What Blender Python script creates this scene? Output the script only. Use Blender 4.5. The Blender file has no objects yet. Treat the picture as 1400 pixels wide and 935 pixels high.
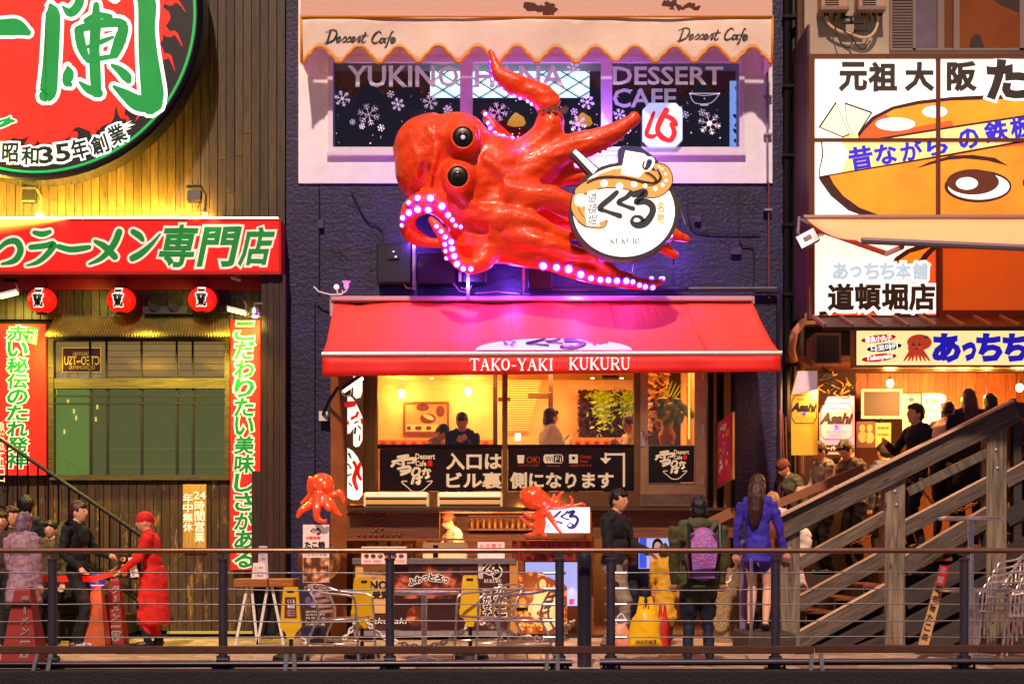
import bpy, bmesh, math, random
from mathutils import Vector, Matrix, noise as mnoise
random.seed(7)
SC = bpy.context.scene
COL = SC.collection
R = math.radians
# ---------------------------------------------------------------- camera, world, sun, exposure
FPX = 1924.0          # focal length in photo pixels (1400 wide)
CD, CZ = 18.0, 1.07   # camera distance to the facade plane (y = 0) and height above the promenade
HX, HY = 700.0, 756.0 # principal column and horizon row in photo pixels
cam_d = bpy.data.cameras.new('camera')
cam = bpy.data.objects.new('camera', cam_d); COL.objects.link(cam)
cam.location = (0, -CD, CZ); cam.rotation_euler = (R(90), 0, 0)
cam_d.sensor_width = 36; cam_d.lens = FPX / 1400 * 36
cam_d.shift_y = (HY - 467.5) / 1400
cam_d.clip_start = 0.05; cam_d.clip_end = 500
SC.camera = cam
W = bpy.data.worlds.new("World"); SC.world = W; W.use_nodes = True
_n = W.node_tree.nodes; _n.clear()
_o = _n.new('ShaderNodeOutputWorld'); _a = _n.new('ShaderNodeAddShader')
_b1 = _n.new('ShaderNodeBackground'); _b2 = _n.new('ShaderNodeBackground'); _s = _n.new('ShaderNodeTexSky')
_s.sky_type = 'NISHITA'; _s.sun_disc = False
SUN_EL, SUN_AZ = 46, 186      # glow of the far bank comes from above and in front
_s.sun_elevation = R(SUN_EL); _s.sun_rotation = R(SUN_AZ)
_b1.inputs[1].default_value = 0.004
_b2.inputs[0].default_value = (0.44, 0.34, 0.68, 1); _b2.inputs[1].default_value = 0.22   # violet glow of the city on the night sky
L = W.node_tree.links
L.new(_s.outputs[0], _b1.inputs[0]); L.new(_b1.outputs[0], _a.inputs[0]); L.new(_b2.outputs[0], _a.inputs[1]); L.new(_a.outputs[0], _o.inputs[0])
sd = bpy.data.lights.new('sun', 'SUN'); sun = bpy.data.objects.new('sun', sd); COL.objects.link(sun)
sd.energy = 3.9; sd.angle = R(2.0); sd.color = (1.0, 0.74, 0.58)
sun.rotation_euler = (R(90 - SUN_EL), 0, R(180 - SUN_AZ))
SC.view_settings.view_transform = 'Standard'; SC.view_settings.look = 'None'
SC.view_settings.exposure = 0.0; SC.view_settings.gamma = 1.0; SC.view_settings.use_curve_mapping = False
SC.cycles.max_bounces = 6; SC.cycles.transparent_max_bounces = 10
SC.cycles.sample_clamp_indirect = 4
SC.cycles.use_denoising = True

# ---------------------------------------------------------------- pixel <-> place
def sc_(Y): return FPX / (CD + Y)                 # photo pixels per metre at depth Y
def X(px, Y=0): return (px - HX) / sc_(Y)
def Z(py, Y=0): return CZ + (HY - py) / sc_(Y)
def P(px, py, Y=0): return Vector((X(px, Y), Y, Z(py, Y)))

# ---------------------------------------------------------------- materials
def C(h):
    h = h.lstrip('#'); out = []
    for i in (0, 2, 4):
        v = int(h[i:i+2], 16) / 255
        out.append(v / 12.92 if v <= 0.04045 else ((v + 0.055) / 1.055) ** 2.4)
    return (*out, 1)
MATS = {}
def mat(name, col, rough=0.6, metal=0.0, emit=None, es=0.0, var=0.0, vs=6.0, bump=0.0, bs=40.0, col2=None, stretch=(1, 1, 1), kind='noise', alpha=None, trans=0.0, coat=0.0, thresh=None):
    if name in MATS: return MATS[name]
    m = bpy.data.materials.new(name); m.use_nodes = True; nt = m.node_tree; N = nt.nodes; Lk = nt.links
    b = N['Principled BSDF']; c = C(col) if isinstance(col, str) else col
    b.inputs['Base Color'].default_value = c; b.inputs['Roughness'].default_value = rough; b.inputs['Metallic'].default_value = metal
    if coat: b.inputs['Coat Weight'].default_value = coat; b.inputs['Coat Roughness'].default_value = 0.12
    if trans: b.inputs['Transmission Weight'].default_value = trans
    if emit is not None:
        b.inputs['Emission Color'].default_value = C(emit) if isinstance(emit, str) else emit
        b.inputs['Emission Strength'].default_value = es
    if alpha is not None: b.inputs['Alpha'].default_value = alpha
    tc = N.new('ShaderNodeTexCoord'); mp = N.new('ShaderNodeMapping'); Lk.new(tc.outputs['Object'], mp.inputs[0]); mp.inputs['Scale'].default_value = stretch
    if var or col2:
        t = N.new('ShaderNodeTexNoise'); t.inputs['Scale'].default_value = vs; t.inputs['Detail'].default_value = 6; t.inputs['Roughness'].default_value = 0.65
        Lk.new(mp.outputs[0], t.inputs['Vector'])
        r = N.new('ShaderNodeValToRGB'); Lk.new(t.outputs[0], r.inputs[0])
        lo, hi = (0.35, 0.65) if thresh is None else (thresh, thresh + 0.04)
        r.color_ramp.elements[0].position = lo; r.color_ramp.elements[1].position = hi
        if col2: r.color_ramp.elements[0].color = c; r.color_ramp.elements[1].color = C(col2) if isinstance(col2, str) else col2
        else:
            r.color_ramp.elements[0].color = tuple(v * (1 - var) for v in c[:3]) + (1,)
            r.color_ramp.elements[1].color = tuple(min(1, v * (1 + var)) for v in c[:3]) + (1,)
        Lk.new(r.outputs[0], b.inputs['Base Color'])
        if emit is not None and emit == col: Lk.new(r.outputs[0], b.inputs['Emission Color'])
    if bump:
        t2 = N.new('ShaderNodeTexNoise'); t2.inputs['Scale'].default_value = bs; t2.inputs['Detail'].default_value = 5
        Lk.new(mp.outputs[0], t2.inputs['Vector'])
        bp = N.new('ShaderNodeBump'); bp.inputs['Strength'].default_value = bump; bp.inputs['Distance'].default_value = 0.02
        Lk.new(t2.outputs[0], bp.inputs['Height']); Lk.new(bp.outputs[0], b.inputs['Normal'])
    MATS[name] = m
    return m
def wood(name, c1, c2, rough=0.55, sc=9, knots=True, axis='z', bump=0.35, c3=None, wear=0.62):
    """grain stretched along one axis, plus knots and worn streaks"""
    if name in MATS: return MATS[name]
    m = bpy.data.materials.new(name); m.use_nodes = True; nt = m.node_tree; N = nt.nodes; Lk = nt.links; b = N['Principled BSDF']
    b.inputs['Roughness'].default_value = rough
    tc = N.new('ShaderNodeTexCoord'); oi = N.new('ShaderNodeObjectInfo'); ad = N.new('ShaderNodeVectorMath'); ad.operation = 'ADD'
    mu = N.new('ShaderNodeMath'); mu.operation = 'MULTIPLY'; mu.inputs[1].default_value = 37.0
    Lk.new(oi.outputs['Random'], mu.inputs[0]); Lk.new(tc.outputs['Object'], ad.inputs[0]); Lk.new(mu.outputs[0], ad.inputs[1])
    mp = N.new('ShaderNodeMapping'); s = {'z': (5, 5, .35), 'x': (.35, 5, 5), 'y': (5, .35, 5)}[axis]; mp.inputs['Scale'].default_value = s
    Lk.new(ad.outputs[0], mp.inputs[0])
    t = N.new('ShaderNodeTexNoise'); t.inputs['Scale'].default_value = sc; t.inputs['Detail'].default_value = 8; t.inputs['Roughness'].default_value = 0.7; t.inputs['Distortion'].default_value = 0.6
    Lk.new(mp.outputs[0], t.inputs['Vector'])
    r = N.new('ShaderNodeValToRGB'); r.color_ramp.elements[0].position = .32; r.color_ramp.elements[1].position = .68
    r.color_ramp.elements[0].color = C(c1); r.color_ramp.elements[1].color = C(c2); Lk.new(t.outputs[0], r.inputs[0])
    hv = N.new('ShaderNodeHueSaturation'); vr = N.new('ShaderNodeMapRange'); vr.inputs['To Min'].default_value = .7; vr.inputs['To Max'].default_value = 1.3
    Lk.new(oi.outputs['Random'], vr.inputs[0]); Lk.new(vr.outputs[0], hv.inputs['Value']); Lk.new(r.outputs[0], hv.inputs['Color'])
    last = hv.outputs[0]
    if c3:
        t3 = N.new('ShaderNodeTexNoise'); t3.inputs['Scale'].default_value = 2.2; t3.inputs['Detail'].default_value = 9; t3.inputs['Roughness'].default_value = .8
        mp3 = N.new('ShaderNodeMapping'); mp3.inputs['Scale'].default_value = {'z': (3, 3, .8), 'x': (.8, 3, 3), 'y': (3, .8, 3)}[axis]
        Lk.new(ad.outputs[0], mp3.inputs[0]); Lk.new(mp3.outputs[0], t3.inputs['Vector'])
        r3 = N.new('ShaderNodeValToRGB'); r3.color_ramp.elements[0].position = wear; r3.color_ramp.elements[1].position = wear + .09
        Lk.new(t3.outputs[0], r3.inputs[0]); mx = N.new('ShaderNodeMix'); mx.data_type = 'RGBA'
        Lk.new(r3.outputs[0], mx.inputs[0]); Lk.new(last, mx.inputs[6]); mx.inputs[7].default_value = C(c3); last = mx.outputs[2]
    if knots:
        v = N.new('ShaderNodeTexVoronoi'); v.inputs['Scale'].default_value = 1.0; mp2 = N.new('ShaderNodeMapping')
        mp2.inputs['Scale'].default_value = {'z': (7, 7, 2.6), 'x': (2.6, 7, 7), 'y': (7, 2.6, 7)}[axis]; Lk.new(ad.outputs[0], mp2.inputs[0]); Lk.new(mp2.outputs[0], v.inputs['Vector'])
        rk = N.new('ShaderNodeValToRGB'); rk.color_ramp.elements[0].position = .05; rk.color_ramp.elements[1].position = .16
        rk.color_ramp.elements[0].color = (.25, .2, .18, 1); rk.color_ramp.elements[1].color = (1, 1, 1, 1); Lk.new(v.outputs['Distance'], rk.inputs[0])
        mk_ = N.new('ShaderNodeMix'); mk_.data_type = 'RGBA'; mk_.blend_type = 'MULTIPLY'; mk_.inputs[0].default_value = 1
        Lk.new(last, mk_.inputs[6]); Lk.new(rk.outputs[0], mk_.inputs[7]); last = mk_.outputs[2]
    Lk.new(last, b.inputs['Base Color'])
    bp = N.new('ShaderNodeBump'); bp.inputs['Strength'].default_value = bump; bp.inputs['Distance'].default_value = .01
    Lk.new(t.outputs[0], bp.inputs['Height']); Lk.new(bp.outputs[0], b.inputs['Normal'])
    MATS[name] = m
    return m
def glow(name, col, es=1.0, base=None, var=0, vs=5, rough=.4):
    """surface of a lit lightbox: shown in its own colour and giving that light"""
    return mat(name, base or col, rough=rough, emit=col, es=es, var=var, vs=vs)
def glass(name, tint='#ffffff', t=0.82, rough=0.03):
    """thin pane: mostly see-through, with a gloss reflection"""
    if name in MATS: return MATS[name]
    m = bpy.data.materials.new(name); m.use_nodes = True; nt = m.node_tree; N = nt.nodes; N.clear(); Lk = nt.links
    o = N.new('ShaderNodeOutputMaterial'); mx = N.new('ShaderNodeMixShader'); tr = N.new('ShaderNodeBsdfTransparent'); gl = N.new('ShaderNodeBsdfGlossy')
    tr.inputs[0].default_value = C(tint); gl.inputs['Roughness'].default_value = rough; fr = N.new('ShaderNodeFresnel'); fr.inputs[0].default_value = 1.45
    a = N.new('ShaderNodeMath'); a.operation = 'ADD'; a.inputs[1].default_value = 1 - t; a.use_clamp = True; Lk.new(fr.outputs[0], a.inputs[0])
    Lk.new(a.outputs[0], mx.inputs[0]); Lk.new(tr.outputs[0], mx.inputs[1]); Lk.new(gl.outputs[0], mx.inputs[2]); Lk.new(mx.outputs[0], o.inputs[0])
    MATS[name] = m; return m

# ---------------------------------------------------------------- objects
WOFF = {}
def tag(o, label=None, cat=None, group=None, kind=None):
    if label: o['label'] = label
    if cat: o['category'] = cat
    if group: o['group'] = group
    if kind: o['kind'] = kind
    return o
def thing(name, label, cat, loc=(0, 0, 0), group=None, rz=0.0):
    o = bpy.data.objects.new(name, None); COL.objects.link(o); o.location = loc; o.rotation_euler.z = rz; o.empty_display_size = .1
    WOFF[o] = Vector(loc)
    return tag(o, label, cat, group)
def link(name, me, parent=None, m=None):
    o = bpy.data.objects.new(name, me); COL.objects.link(o)
    if m is not None:
        for mm in (m if isinstance(m, (list, tuple)) else [m]): me.materials.append(mm)
    if parent is not None:
        o.parent = parent; o.location = -WOFF.get(parent, Vector((0, 0, 0)))
    WOFF[o] = Vector((0, 0, 0))
    return o
class B:
    """mesh collector"""
    def __init__(s): s.v = []; s.f = []; s.mi = []; s.cm = 0
    def add(s, vs, fs):
        k = len(s.v); s.v += [tuple(v) for v in vs]; s.f += [tuple(i + k for i in f) for f in fs]; s.mi += [s.cm] * len(fs); return s
    def box(s, x0, x1, y0, y1, z0, z1, rx=0, ry=0, rz=0, bev=0):
        c = Vector(((x0+x1)/2, (y0+y1)/2, (z0+z1)/2)); h = Vector(((x1-x0)/2, (y1-y0)/2, (z1-z0)/2))
        M = Matrix.Rotation(rz, 3, 'Z') @ Matrix.Rotation(ry, 3, 'Y') @ Matrix.Rotation(rx, 3, 'X')
        if bev:
            vs = []; idx = {}
            for sx in (-1, 1):
                for sy in (-1, 1):
                    for sz in (-1, 1):
                        for a in range(3):
                            q = Vector((sx*h.x, sy*h.y, sz*h.z))
                            for b_ in range(3):
                                if b_ != a: q[b_] -= (sx, sy, sz)[b_] * bev
                            idx[(sx, sy, sz, a)] = len(vs); vs.append(c + M @ q)
            fs = []
            for a in range(3):
                for sg in (-1, 1):
                    o1, o2 = [k for k in range(3) if k != a]; q = []
                    for (u, w) in ((-1, -1), (1, -1), (1, 1), (-1, 1)):
                        k = [0, 0, 0]; k[a] = sg; k[o1] = u; k[o2] = w; q.append(idx[(*k, a)])
                    fs.append(q)
            for a in range(3):
                o1, o2 = [k for k in range(3) if k != a]
                for u in (-1, 1):
                    for w in (-1, 1):
                        q = []
                        for (sg, ax) in ((-1, o1), (1, o1), (1, o2), (-1, o2)):
                            k = [0, 0, 0]; k[a] = sg; k[o1] = u; k[o2] = w; q.append(idx[(*k, ax)])
                        fs.append(q)
            for sx in (-1, 1):
                for sy in (-1, 1):
                    for sz in (-1, 1): fs.append([idx[(sx, sy, sz, a)] for a in range(3)])
            return s.add(vs, fs)
        vs = [c + M @ Vector((sx*h.x, sy*h.y, sz*h.z)) for sx in (-1, 1) for sy in (-1, 1) for sz in (-1, 1)]
        return s.add(vs, [(0,1,3,2),(4,6,7,5),(0,4,5,1),(2,3,7,6),(0,2,6,4),(1,5,7,3)])
    def pbox(s, px0, py0, px1, py1, Y, dep, bev=0):
        """box whose front face, at depth Y, has these photo pixels as its outline; dep goes back from it"""
        return s.box(X(px0, Y), X(px1, Y), Y, Y + dep, Z(py1, Y), Z(py0, Y), bev=bev)
    def bar(s, a, b, w, t=None, up=(0, 0, 1)):
        a = Vector(a); b = Vector(b); d = (b - a).normalized(); u = Vector(up)
        if abs(d.dot(u)) > .98: u = Vector((0, 1, 0))
        r = d.cross(u).normalized(); u = r.cross(d).normalized(); t = t or w; vs = []
        for q in (a, b):
            for (i, j) in ((-1, -1), (1, -1), (1, 1), (-1, 1)): vs.append(q + r * (i * w / 2) + u * (j * t / 2))
        return s.add(vs, [(0,3,2,1),(4,5,6,7),(0,1,5,4),(1,2,6,5),(2,3,7,6),(3,0,4,7)])
    def tube(s, pts, r, n=8, cap=True, flat=None):
        pts = [Vector(p) for p in pts]; rs = r if isinstance(r, (list, tuple)) else [r] * len(pts)
        k0 = len(s.v); prev = None; vs = []
        for i, p in enumerate(pts):
            d = (pts[min(i+1, len(pts)-1)] - pts[max(i-1, 0)])
            if d.length < 1e-9: d = Vector((0, 0, 1))
            d.normalize()
            if prev is None: u = d.orthogonal().normalized()
            else:
                u = prev - d * prev.dot(d)
                u = d.orthogonal().normalized() if u.length < 1e-6 else u.normalized()
            prev = u; w = d.cross(u)
            for j in range(n):
                a = 2 * math.pi * j / n; vs.append(p + (u * math.cos(a) + w * math.sin(a)) * rs[i])
        fs = [(i*n + j, i*n + (j+1) % n, (i+1)*n + (j+1) % n, (i+1)*n + j) for i in range(len(pts)-1) for j in range(n)]
        if cap: fs += [tuple(range(n))[::-1], tuple(range((len(pts)-1)*n, len(pts)*n))]
        return s.add(vs, fs)
    def cyl(s, a, b, r, n=16, r2=None): return s.tube([a, b], [r, r if r2 is None else r2], n)
    def lathe(s, prof, c=(0, 0, 0), n=20, axis='z'):
        vs = []
        for (r, h) in prof:
            for j in range(n):
                a = 2 * math.pi * j / n; x, y = r * math.cos(a), r * math.sin(a)
                v = {'z': (x, y, h), 'y': (x, h, y), 'x': (h, x, y)}[axis]; vs.append((c[0]+v[0], c[1]+v[1], c[2]+v[2]))
        fs = [(i*n + j, i*n + (j+1) % n, (i+1)*n + (j+1) % n, (i+1)*n + j) for i in range(len(prof)-1) for j in range(n)]
        fs += [tuple(range(n))[::-1], tuple(range((len(prof)-1)*n, len(prof)*n))]
        return s.add(vs, fs)
    def ell(s, c, r, n=14, m=10, rot=None):
        c = Vector(c); vs = []; M = rot or Matrix.Identity(3)
        for i in range(m + 1):
            t = math.pi * i / m
            for j in range(n):
                a = 2 * math.pi * j / n; vs.append(c + M @ Vector((r[0]*math.sin(t)*math.cos(a), r[1]*math.sin(t)*math.sin(a), r[2]*math.cos(t))))
        return s.add(vs, [(i*n + j, (i+1)*n + j, (i+1)*n + (j+1) % n, i*n + (j+1) % n) for i in range(m) for j in range(n)])
    def prism(s, pts, y0, y1):
        """pts: world (x, z) outline; extruded in y"""
        n = len(pts); vs = [(x, y0, z) for x, z in pts] + [(x, y1, z) for x, z in pts]
        return s.add(vs, [tuple(range(n)), tuple(range(n, 2*n))[::-1]] + [((i+1) % n, i, n+i, n+(i+1) % n) for i in range(n)])
    def pprism(s, pts, Y, dep): return s.prism([(X(a, Y), Z(b, Y)) for a, b in pts], Y, Y + dep)
    def build(s, name, m, parent=None, smooth=False, rec=True):
        me = bpy.data.meshes.new(name); me.from_pydata(s.v, [], s.f)
        bm = bmesh.new(); bm.from_mesh(me)
        if rec: bmesh.ops.recalc_face_normals(bm, faces=bm.faces)
        if smooth:
            for f in bm.faces: f.smooth = True
            if smooth != 'all':
                for e in bm.edges:
                    if len(e.link_faces) == 2 and e.calc_face_angle(0) > R(38): e.smooth = False
        bm.to_mesh(me); bm.free()
        o = link(name, me, parent, m)
        if isinstance(m, (list, tuple)) and any(s.mi): me.polygons.foreach_set('material_index', s.mi)
        return o
def struct(name, b, m, **k): return tag(b.build(name, m, **k), kind='structure')
def one(name, b, m, label, cat, group=None, smooth=False):
    return tag(b.build(name, m, smooth=smooth), label, cat, group)
def dup(o, loc=None, rz=None, label=None, group=None, parent=None):
    c = o.copy(); COL.objects.link(c); WOFF[c] = Vector(WOFF.get(o, (0, 0, 0)))
    if parent is not None: c.parent = parent
    for ch in list(o.children): dup(ch, parent=c)
    if loc is not None: c.location = loc
    if rz is not None: c.rotation_euler.z = rz
    if label: c['label'] = label
    if group: c['group'] = group
    return c
def plate(px0, py0, px1, py1, Y, dep, name, m, parent=None, bev=0): return B().pbox(px0, py0, px1, py1, Y, dep, bev).build(name, m, parent)
def frame_b(px0, py0, px1, py1, Y, dep, w, b=None):
    """rectangular picture/window frame; w is its face width in photo pixels"""
    b = b or B()
    b.pbox(px0, py0, px1, py0 + w, Y, dep); b.pbox(px0, py1 - w, px1, py1, Y, dep)
    b.pbox(px0, py0 + w, px0 + w, py1 - w, Y, dep); b.pbox(px1 - w, py0 + w, px1, py1 - w, Y, dep); return b

# ---------------------------------------------------------------- lettering (built-in font) and brush strokes
_tm = {}
def glyph(s, tube=0.0, spacing=1.0):
    key = (s, tube, spacing)
    if key in _tm: return _tm[key]
    out = []
    c = bpy.data.curves.new('t', 'FONT'); c.body = s; c.resolution_u = 2; c.space_character = spacing; c.space_line = .95
    if tube: c.fill_mode = 'NONE'; c.bevel_depth = tube; c.bevel_resolution = 0
    else: c.fill_mode = 'FRONT'
    o = bpy.data.objects.new('t', c); me = o.to_mesh()
    vs = [v.co.copy() for v in me.vertices]; fs = [tuple(p.vertices) for p in me.polygons]
    o.to_mesh_clear(); bpy.data.objects.remove(o); bpy.data.curves.remove(c)
    _tm[key] = (vs, fs); return _tm[key]
def text(s, rect, Y, m, parent=None, name='lettering', bold=0.0, out=0.0, outm=None, rot=0.0, shear=0.0, spacing=1.0, mirror=False, dz=.004, rough=0.0, both=None):
    """s set inside rect (photo px x0,y0,x1,y1 at depth Y); bold and out are stroke radii in em; out gives an outline of material outm behind"""
    vs, fs = glyph(s, 0, spacing)
    if not vs: return None
    x0, x1 = min(v.x for v in vs), max(v.x for v in vs); y0, y1 = min(v.y for v in vs), max(v.y for v in vs)
    cx, cy = (x0+x1)/2, (y0+y1)/2; cw, ch = max(x1-x0, .05), max(y1-y0, .05)
    k = sc_(Y); tw, th = (rect[2]-rect[0])/k, (rect[3]-rect[1])/k; wx, wz = X((rect[0]+rect[2])/2, Y), Z((rect[1]+rect[3])/2, Y)
    sx, sy = tw/cw, th/ch
    if s in ('ー', '一'): sy = min(sy, sx*1.3)
    ca, sa = math.cos(R(rot)), math.sin(R(rot)); sh = shear
    def put(b, vs, fs, yy, flat):
        q = []
        for v in vs:
            u, w = (v.x-cx)*sx, (v.y-cy)*sy
            if mirror: u = -u
            if rough:
                n = mnoise.noise_vector(Vector((v.x*6+wx*9, v.y*6, 3.1))); u += n.x*rough*sy; w += n.y*rough*sy
            u += w*sh; q.append((wx + u*ca - w*sa, yy + v.z*flat, wz + u*sa + w*ca))
        b.add(q, fs)
    b = B(); put(b, vs, fs, Y - dz, 0)
    if bold: t = glyph(s, bold, spacing); put(b, t[0], t[1], Y - dz + .0005, .01)
    o = b.build(name, m, parent, rec=False)
    if out:
        b2 = B(); put(b2, vs, fs, Y - dz*.35, 0); t = glyph(s, out, spacing); put(b2, t[0], t[1], Y - dz*.4, .01)
        b2.build(name + '_outline', outm, parent, rec=False)
    return o
def vtext(s, cx, y0, y1, w, Y, m, parent=None, hf=.92, **k):
    n = len(s); h = (y1 - y0)/n
    for i, ch in enumerate(s):
        if ch == ' ': continue
        f = .72 if ch in 'っゃゅょャュョッ' else 1
        text(ch, (cx - w/2*f, y0 + h*i + h*(1-hf)/2, cx + w/2*f, y0 + h*(i+1) - h*(1-hf)/2), Y, m, parent, **{**k, **({'rot': 90} if ch == 'ー' else {})})
def spline(pts, n=6):
    """Catmull-Rom through pts of any length tuples"""
    out = []; p = [pts[0]] + list(pts) + [pts[-1]]
    for i in range(1, len(p)-2):
        for j in range(n):
            t = j/n; out.append(tuple(.5*((2*b) + (-a+c)*t + (2*a-5*b+4*c-d)*t*t + (-a+3*b-3*c+d)*t**3) for a, b, c, d in zip(p[i-1], p[i], p[i+1], p[i+2])))
    out.append(tuple(pts[-1])); return out
def ribbon(b, pts, Y, grow=0.0, n=6, dry=0):
    """brush stroke: pts (px, py, width px) on the plane Y"""
    q = spline(pts, n) if len(pts) > 1 else pts; L_, R_ = [], []
    for i, (x, y, w) in enumerate(q):
        a = q[max(i-1, 0)]; c = q[min(i+1, len(q)-1)]; dx, dy = c[0]-a[0], c[1]-a[1]; d = math.hypot(dx, dy) or 1; w = max(w, .3)/2 + grow
        L_.append((x - dy/d*w, y + dx/d*w)); R_.append((x + dy/d*w, y - dx/d*w))
    vs = [P(x, y, Y) for x, y in L_ + R_]; m = len(q)
    b.add(vs, [(i, i+1, m+i+1, m+i) for i in range(m-1)])
    for (x, y, w) in (q[0], q[-1]):
        r = max(w, .3)/2 + grow; b.add([P(x + r*math.cos(t*math.pi/5), y + r*math.sin(t*math.pi/5), Y + .0005 + (.0003 if x == q[0][0] else 0)) for t in range(10)], [tuple(range(10))])
def brush(strokes, Y, m, parent, name='lettering', out=0.0, outm=None, f=lambda x, y: (x, y), ws=1.0, dz=.004):
    b = B(); b2 = B()
    for i, s_ in enumerate(strokes):
        q = [(*f(x, y), w*ws) for x, y, w in s_]; ribbon(b, q, Y - dz - i*.0011)
        if out: ribbon(b2, q, Y - dz*.3 + .001 - i*.0001, out)
    o = b.build(name, m, parent, rec=False)
    if out: b2.build(name + '_outline', outm, parent, rec=False)
    return o
# the brush-written shop name, in a 72 x 46 box
KUKURU = [[(23,0,5),(15,8,6),(0,22,6),(10,27,4),(27,33,6)], [(42,1,6),(36,7,5),(25,14,5),(34,19,4),(45,23,5)],
          [(46,3,7),(60,0,8),(58,5,6),(49,14,6),(62,13,7),(71,20,7),(70,31,7),(61,43,8),(50,46,7),(43,41,4),(47,34,3),(55,35,4),(59,41,5)]]
def kukuru(x0, y0, x1, y1, Y, m, parent, **k):
    sx, sy = (x1-x0)/72, (y1-y0)/46
    return brush(KUKURU, Y, m, parent, f=lambda x, y: (x0 + x*sx, y0 + y*sy), ws=(sx+sy)/2*1.3, **k)
def disc(b, cx, cy, rx, ry, Y, n=16, rot=0):
    b.add([P(cx + rx*math.cos(2*math.pi*i/n)*math.cos(rot) - ry*math.sin(2*math.pi*i/n)*math.sin(rot), cy + rx*math.cos(2*math.pi*i/n)*math.sin(rot) + ry*math.sin(2*math.pi*i/n)*math.cos(rot), Y) for i in range(n)], [tuple(range(n))])
def flat(pts, Y, m, parent, name='print'):
    return B().add([P(x, y, Y) for x, y in pts], [tuple(range(len(pts)))]).build(name, m, parent, rec=False)

# ---------------------------------------------------------------- one continuous skin over overlapping solids
SC2 = bpy.data.scenes.new('bake')
def fuse(b, voxel, smooth=2, disp=None):
    """returns a mesh that is one surface over everything in b"""
    me = bpy.data.meshes.new('f'); me.from_pydata(b.v, [], b.f)
    bm = bmesh.new(); bm.from_mesh(me); bmesh.ops.recalc_face_normals(bm, faces=bm.faces); bm.to_mesh(me); bm.free()
    o = bpy.data.objects.new('f', me); SC2.collection.objects.link(o)
    r = o.modifiers.new('r', 'REMESH'); r.mode = 'VOXEL'; r.voxel_size = voxel
    if smooth: s_ = o.modifiers.new('s', 'SMOOTH'); s_.iterations = smooth; s_.factor = .5
    SC2.view_layers[0].update(); dg = SC2.view_layers[0].depsgraph
    out = bpy.data.meshes.new_from_object(o.evaluated_get(dg)); bpy.data.objects.remove(o); bpy.data.meshes.remove(me)
    for p in out.polygons: p.use_smooth = True
    return out
def lamp(name, kind, loc, energy, col, size=.1, target=None, spot=None, blend=.6, parent=None):
    d = bpy.data.lights.new(name, kind); d.energy = energy; d.color = C(col)[:3] if isinstance(col, str) else col
    if kind == 'AREA':
        if isinstance(size, tuple): d.shape = 'RECTANGLE'; d.size, d.size_y = size
        else: d.size = size
    else: d.shadow_soft_size = size
    if spot: d.spot_size = R(spot); d.spot_blend = blend
    o = bpy.data.objects.new(name, d); COL.objects.link(o); o.location = loc
    if target is not None: o.rotation_euler = (Vector(target) - Vector(loc)).to_track_quat('-Z', 'Y').to_euler()
    return o
# ================================================================ shared materials
M_DARK = mat('dark_painted_metal', '#15120f', .45, .6)
M_BLACK = mat('black_plastic', '#0b0b0d', .5)
M_CHROME = mat('polished_steel', '#f0e6dc', .33, 1.0, var=.15, vs=20)
M_STEEL = mat('brushed_steel', '#a8a0a4', .4, .8, var=.2, vs=15)
M_WHITE = mat('white_print', '#f4efe6', .5)
M_INK = mat('black_print', '#0a0808', .5)
M_CABLE = mat('cable', '#0d0c0d', .6)
M_WHITEP = mat('white_painted_metal', '#d9d2cc', .45, var=.1, vs=12)
# ================================================================ ground: promenade of pavers, quay edge, water
b = B(); b.box(-14, 14, -5.05, .0, -.5, -.035); struct('promenade', b, mat('paver_bed', '#2a211c', .9))
prom = bpy.data.objects['promenade']
pav = [mat('paver_a', '#ae9076', .5, var=.5, vs=4, bump=.3, bs=60), mat('paver_b', '#bb9c80', .45, var=.45, vs=3, bump=.3, bs=60), mat('paver_c', '#94785f', .6, var=.5, vs=5, bump=.3, bs=60)]
pm = []
for m in pav:
    q = B().box(-.297, .297, -.297, .297, -.034, 0, bev=.004); o = q.build('paver', m, prom); pm.append(o.data); bpy.data.objects.remove(o)
k = 0
for j in range(8):
    for i in range(-12, 13):
        o = bpy.data.objects.new('paver', pm[(i*7 + j*5 + (i*j) % 3) % 3]); COL.objects.link(o); o.parent = prom
        o.location = (i*.6 + (.3 if j % 2 else 0), -4.7 + j*.6 + .001, random.uniform(-.003, .002))
b = B(); b.box(-14, 14, -5.32, -5.055, -3.2, .012, bev=.012); struct('quay_edge', b, mat('quay_stone', '#0f0d0e', .7, var=.4, vs=14, bump=.5, bs=50))
b = B(); b.box(-90, 90, -60, -5.33, -3.1, -2.2); struct('canal_water', b, mat('canal_water', '#050a0c', .08, bump=.3, bs=3))
b = B(); b.box(-90, 90, .6, 60, -.6, -.06); struct('ground', b, mat('ground_dark', '#1a1614', .9))

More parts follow.
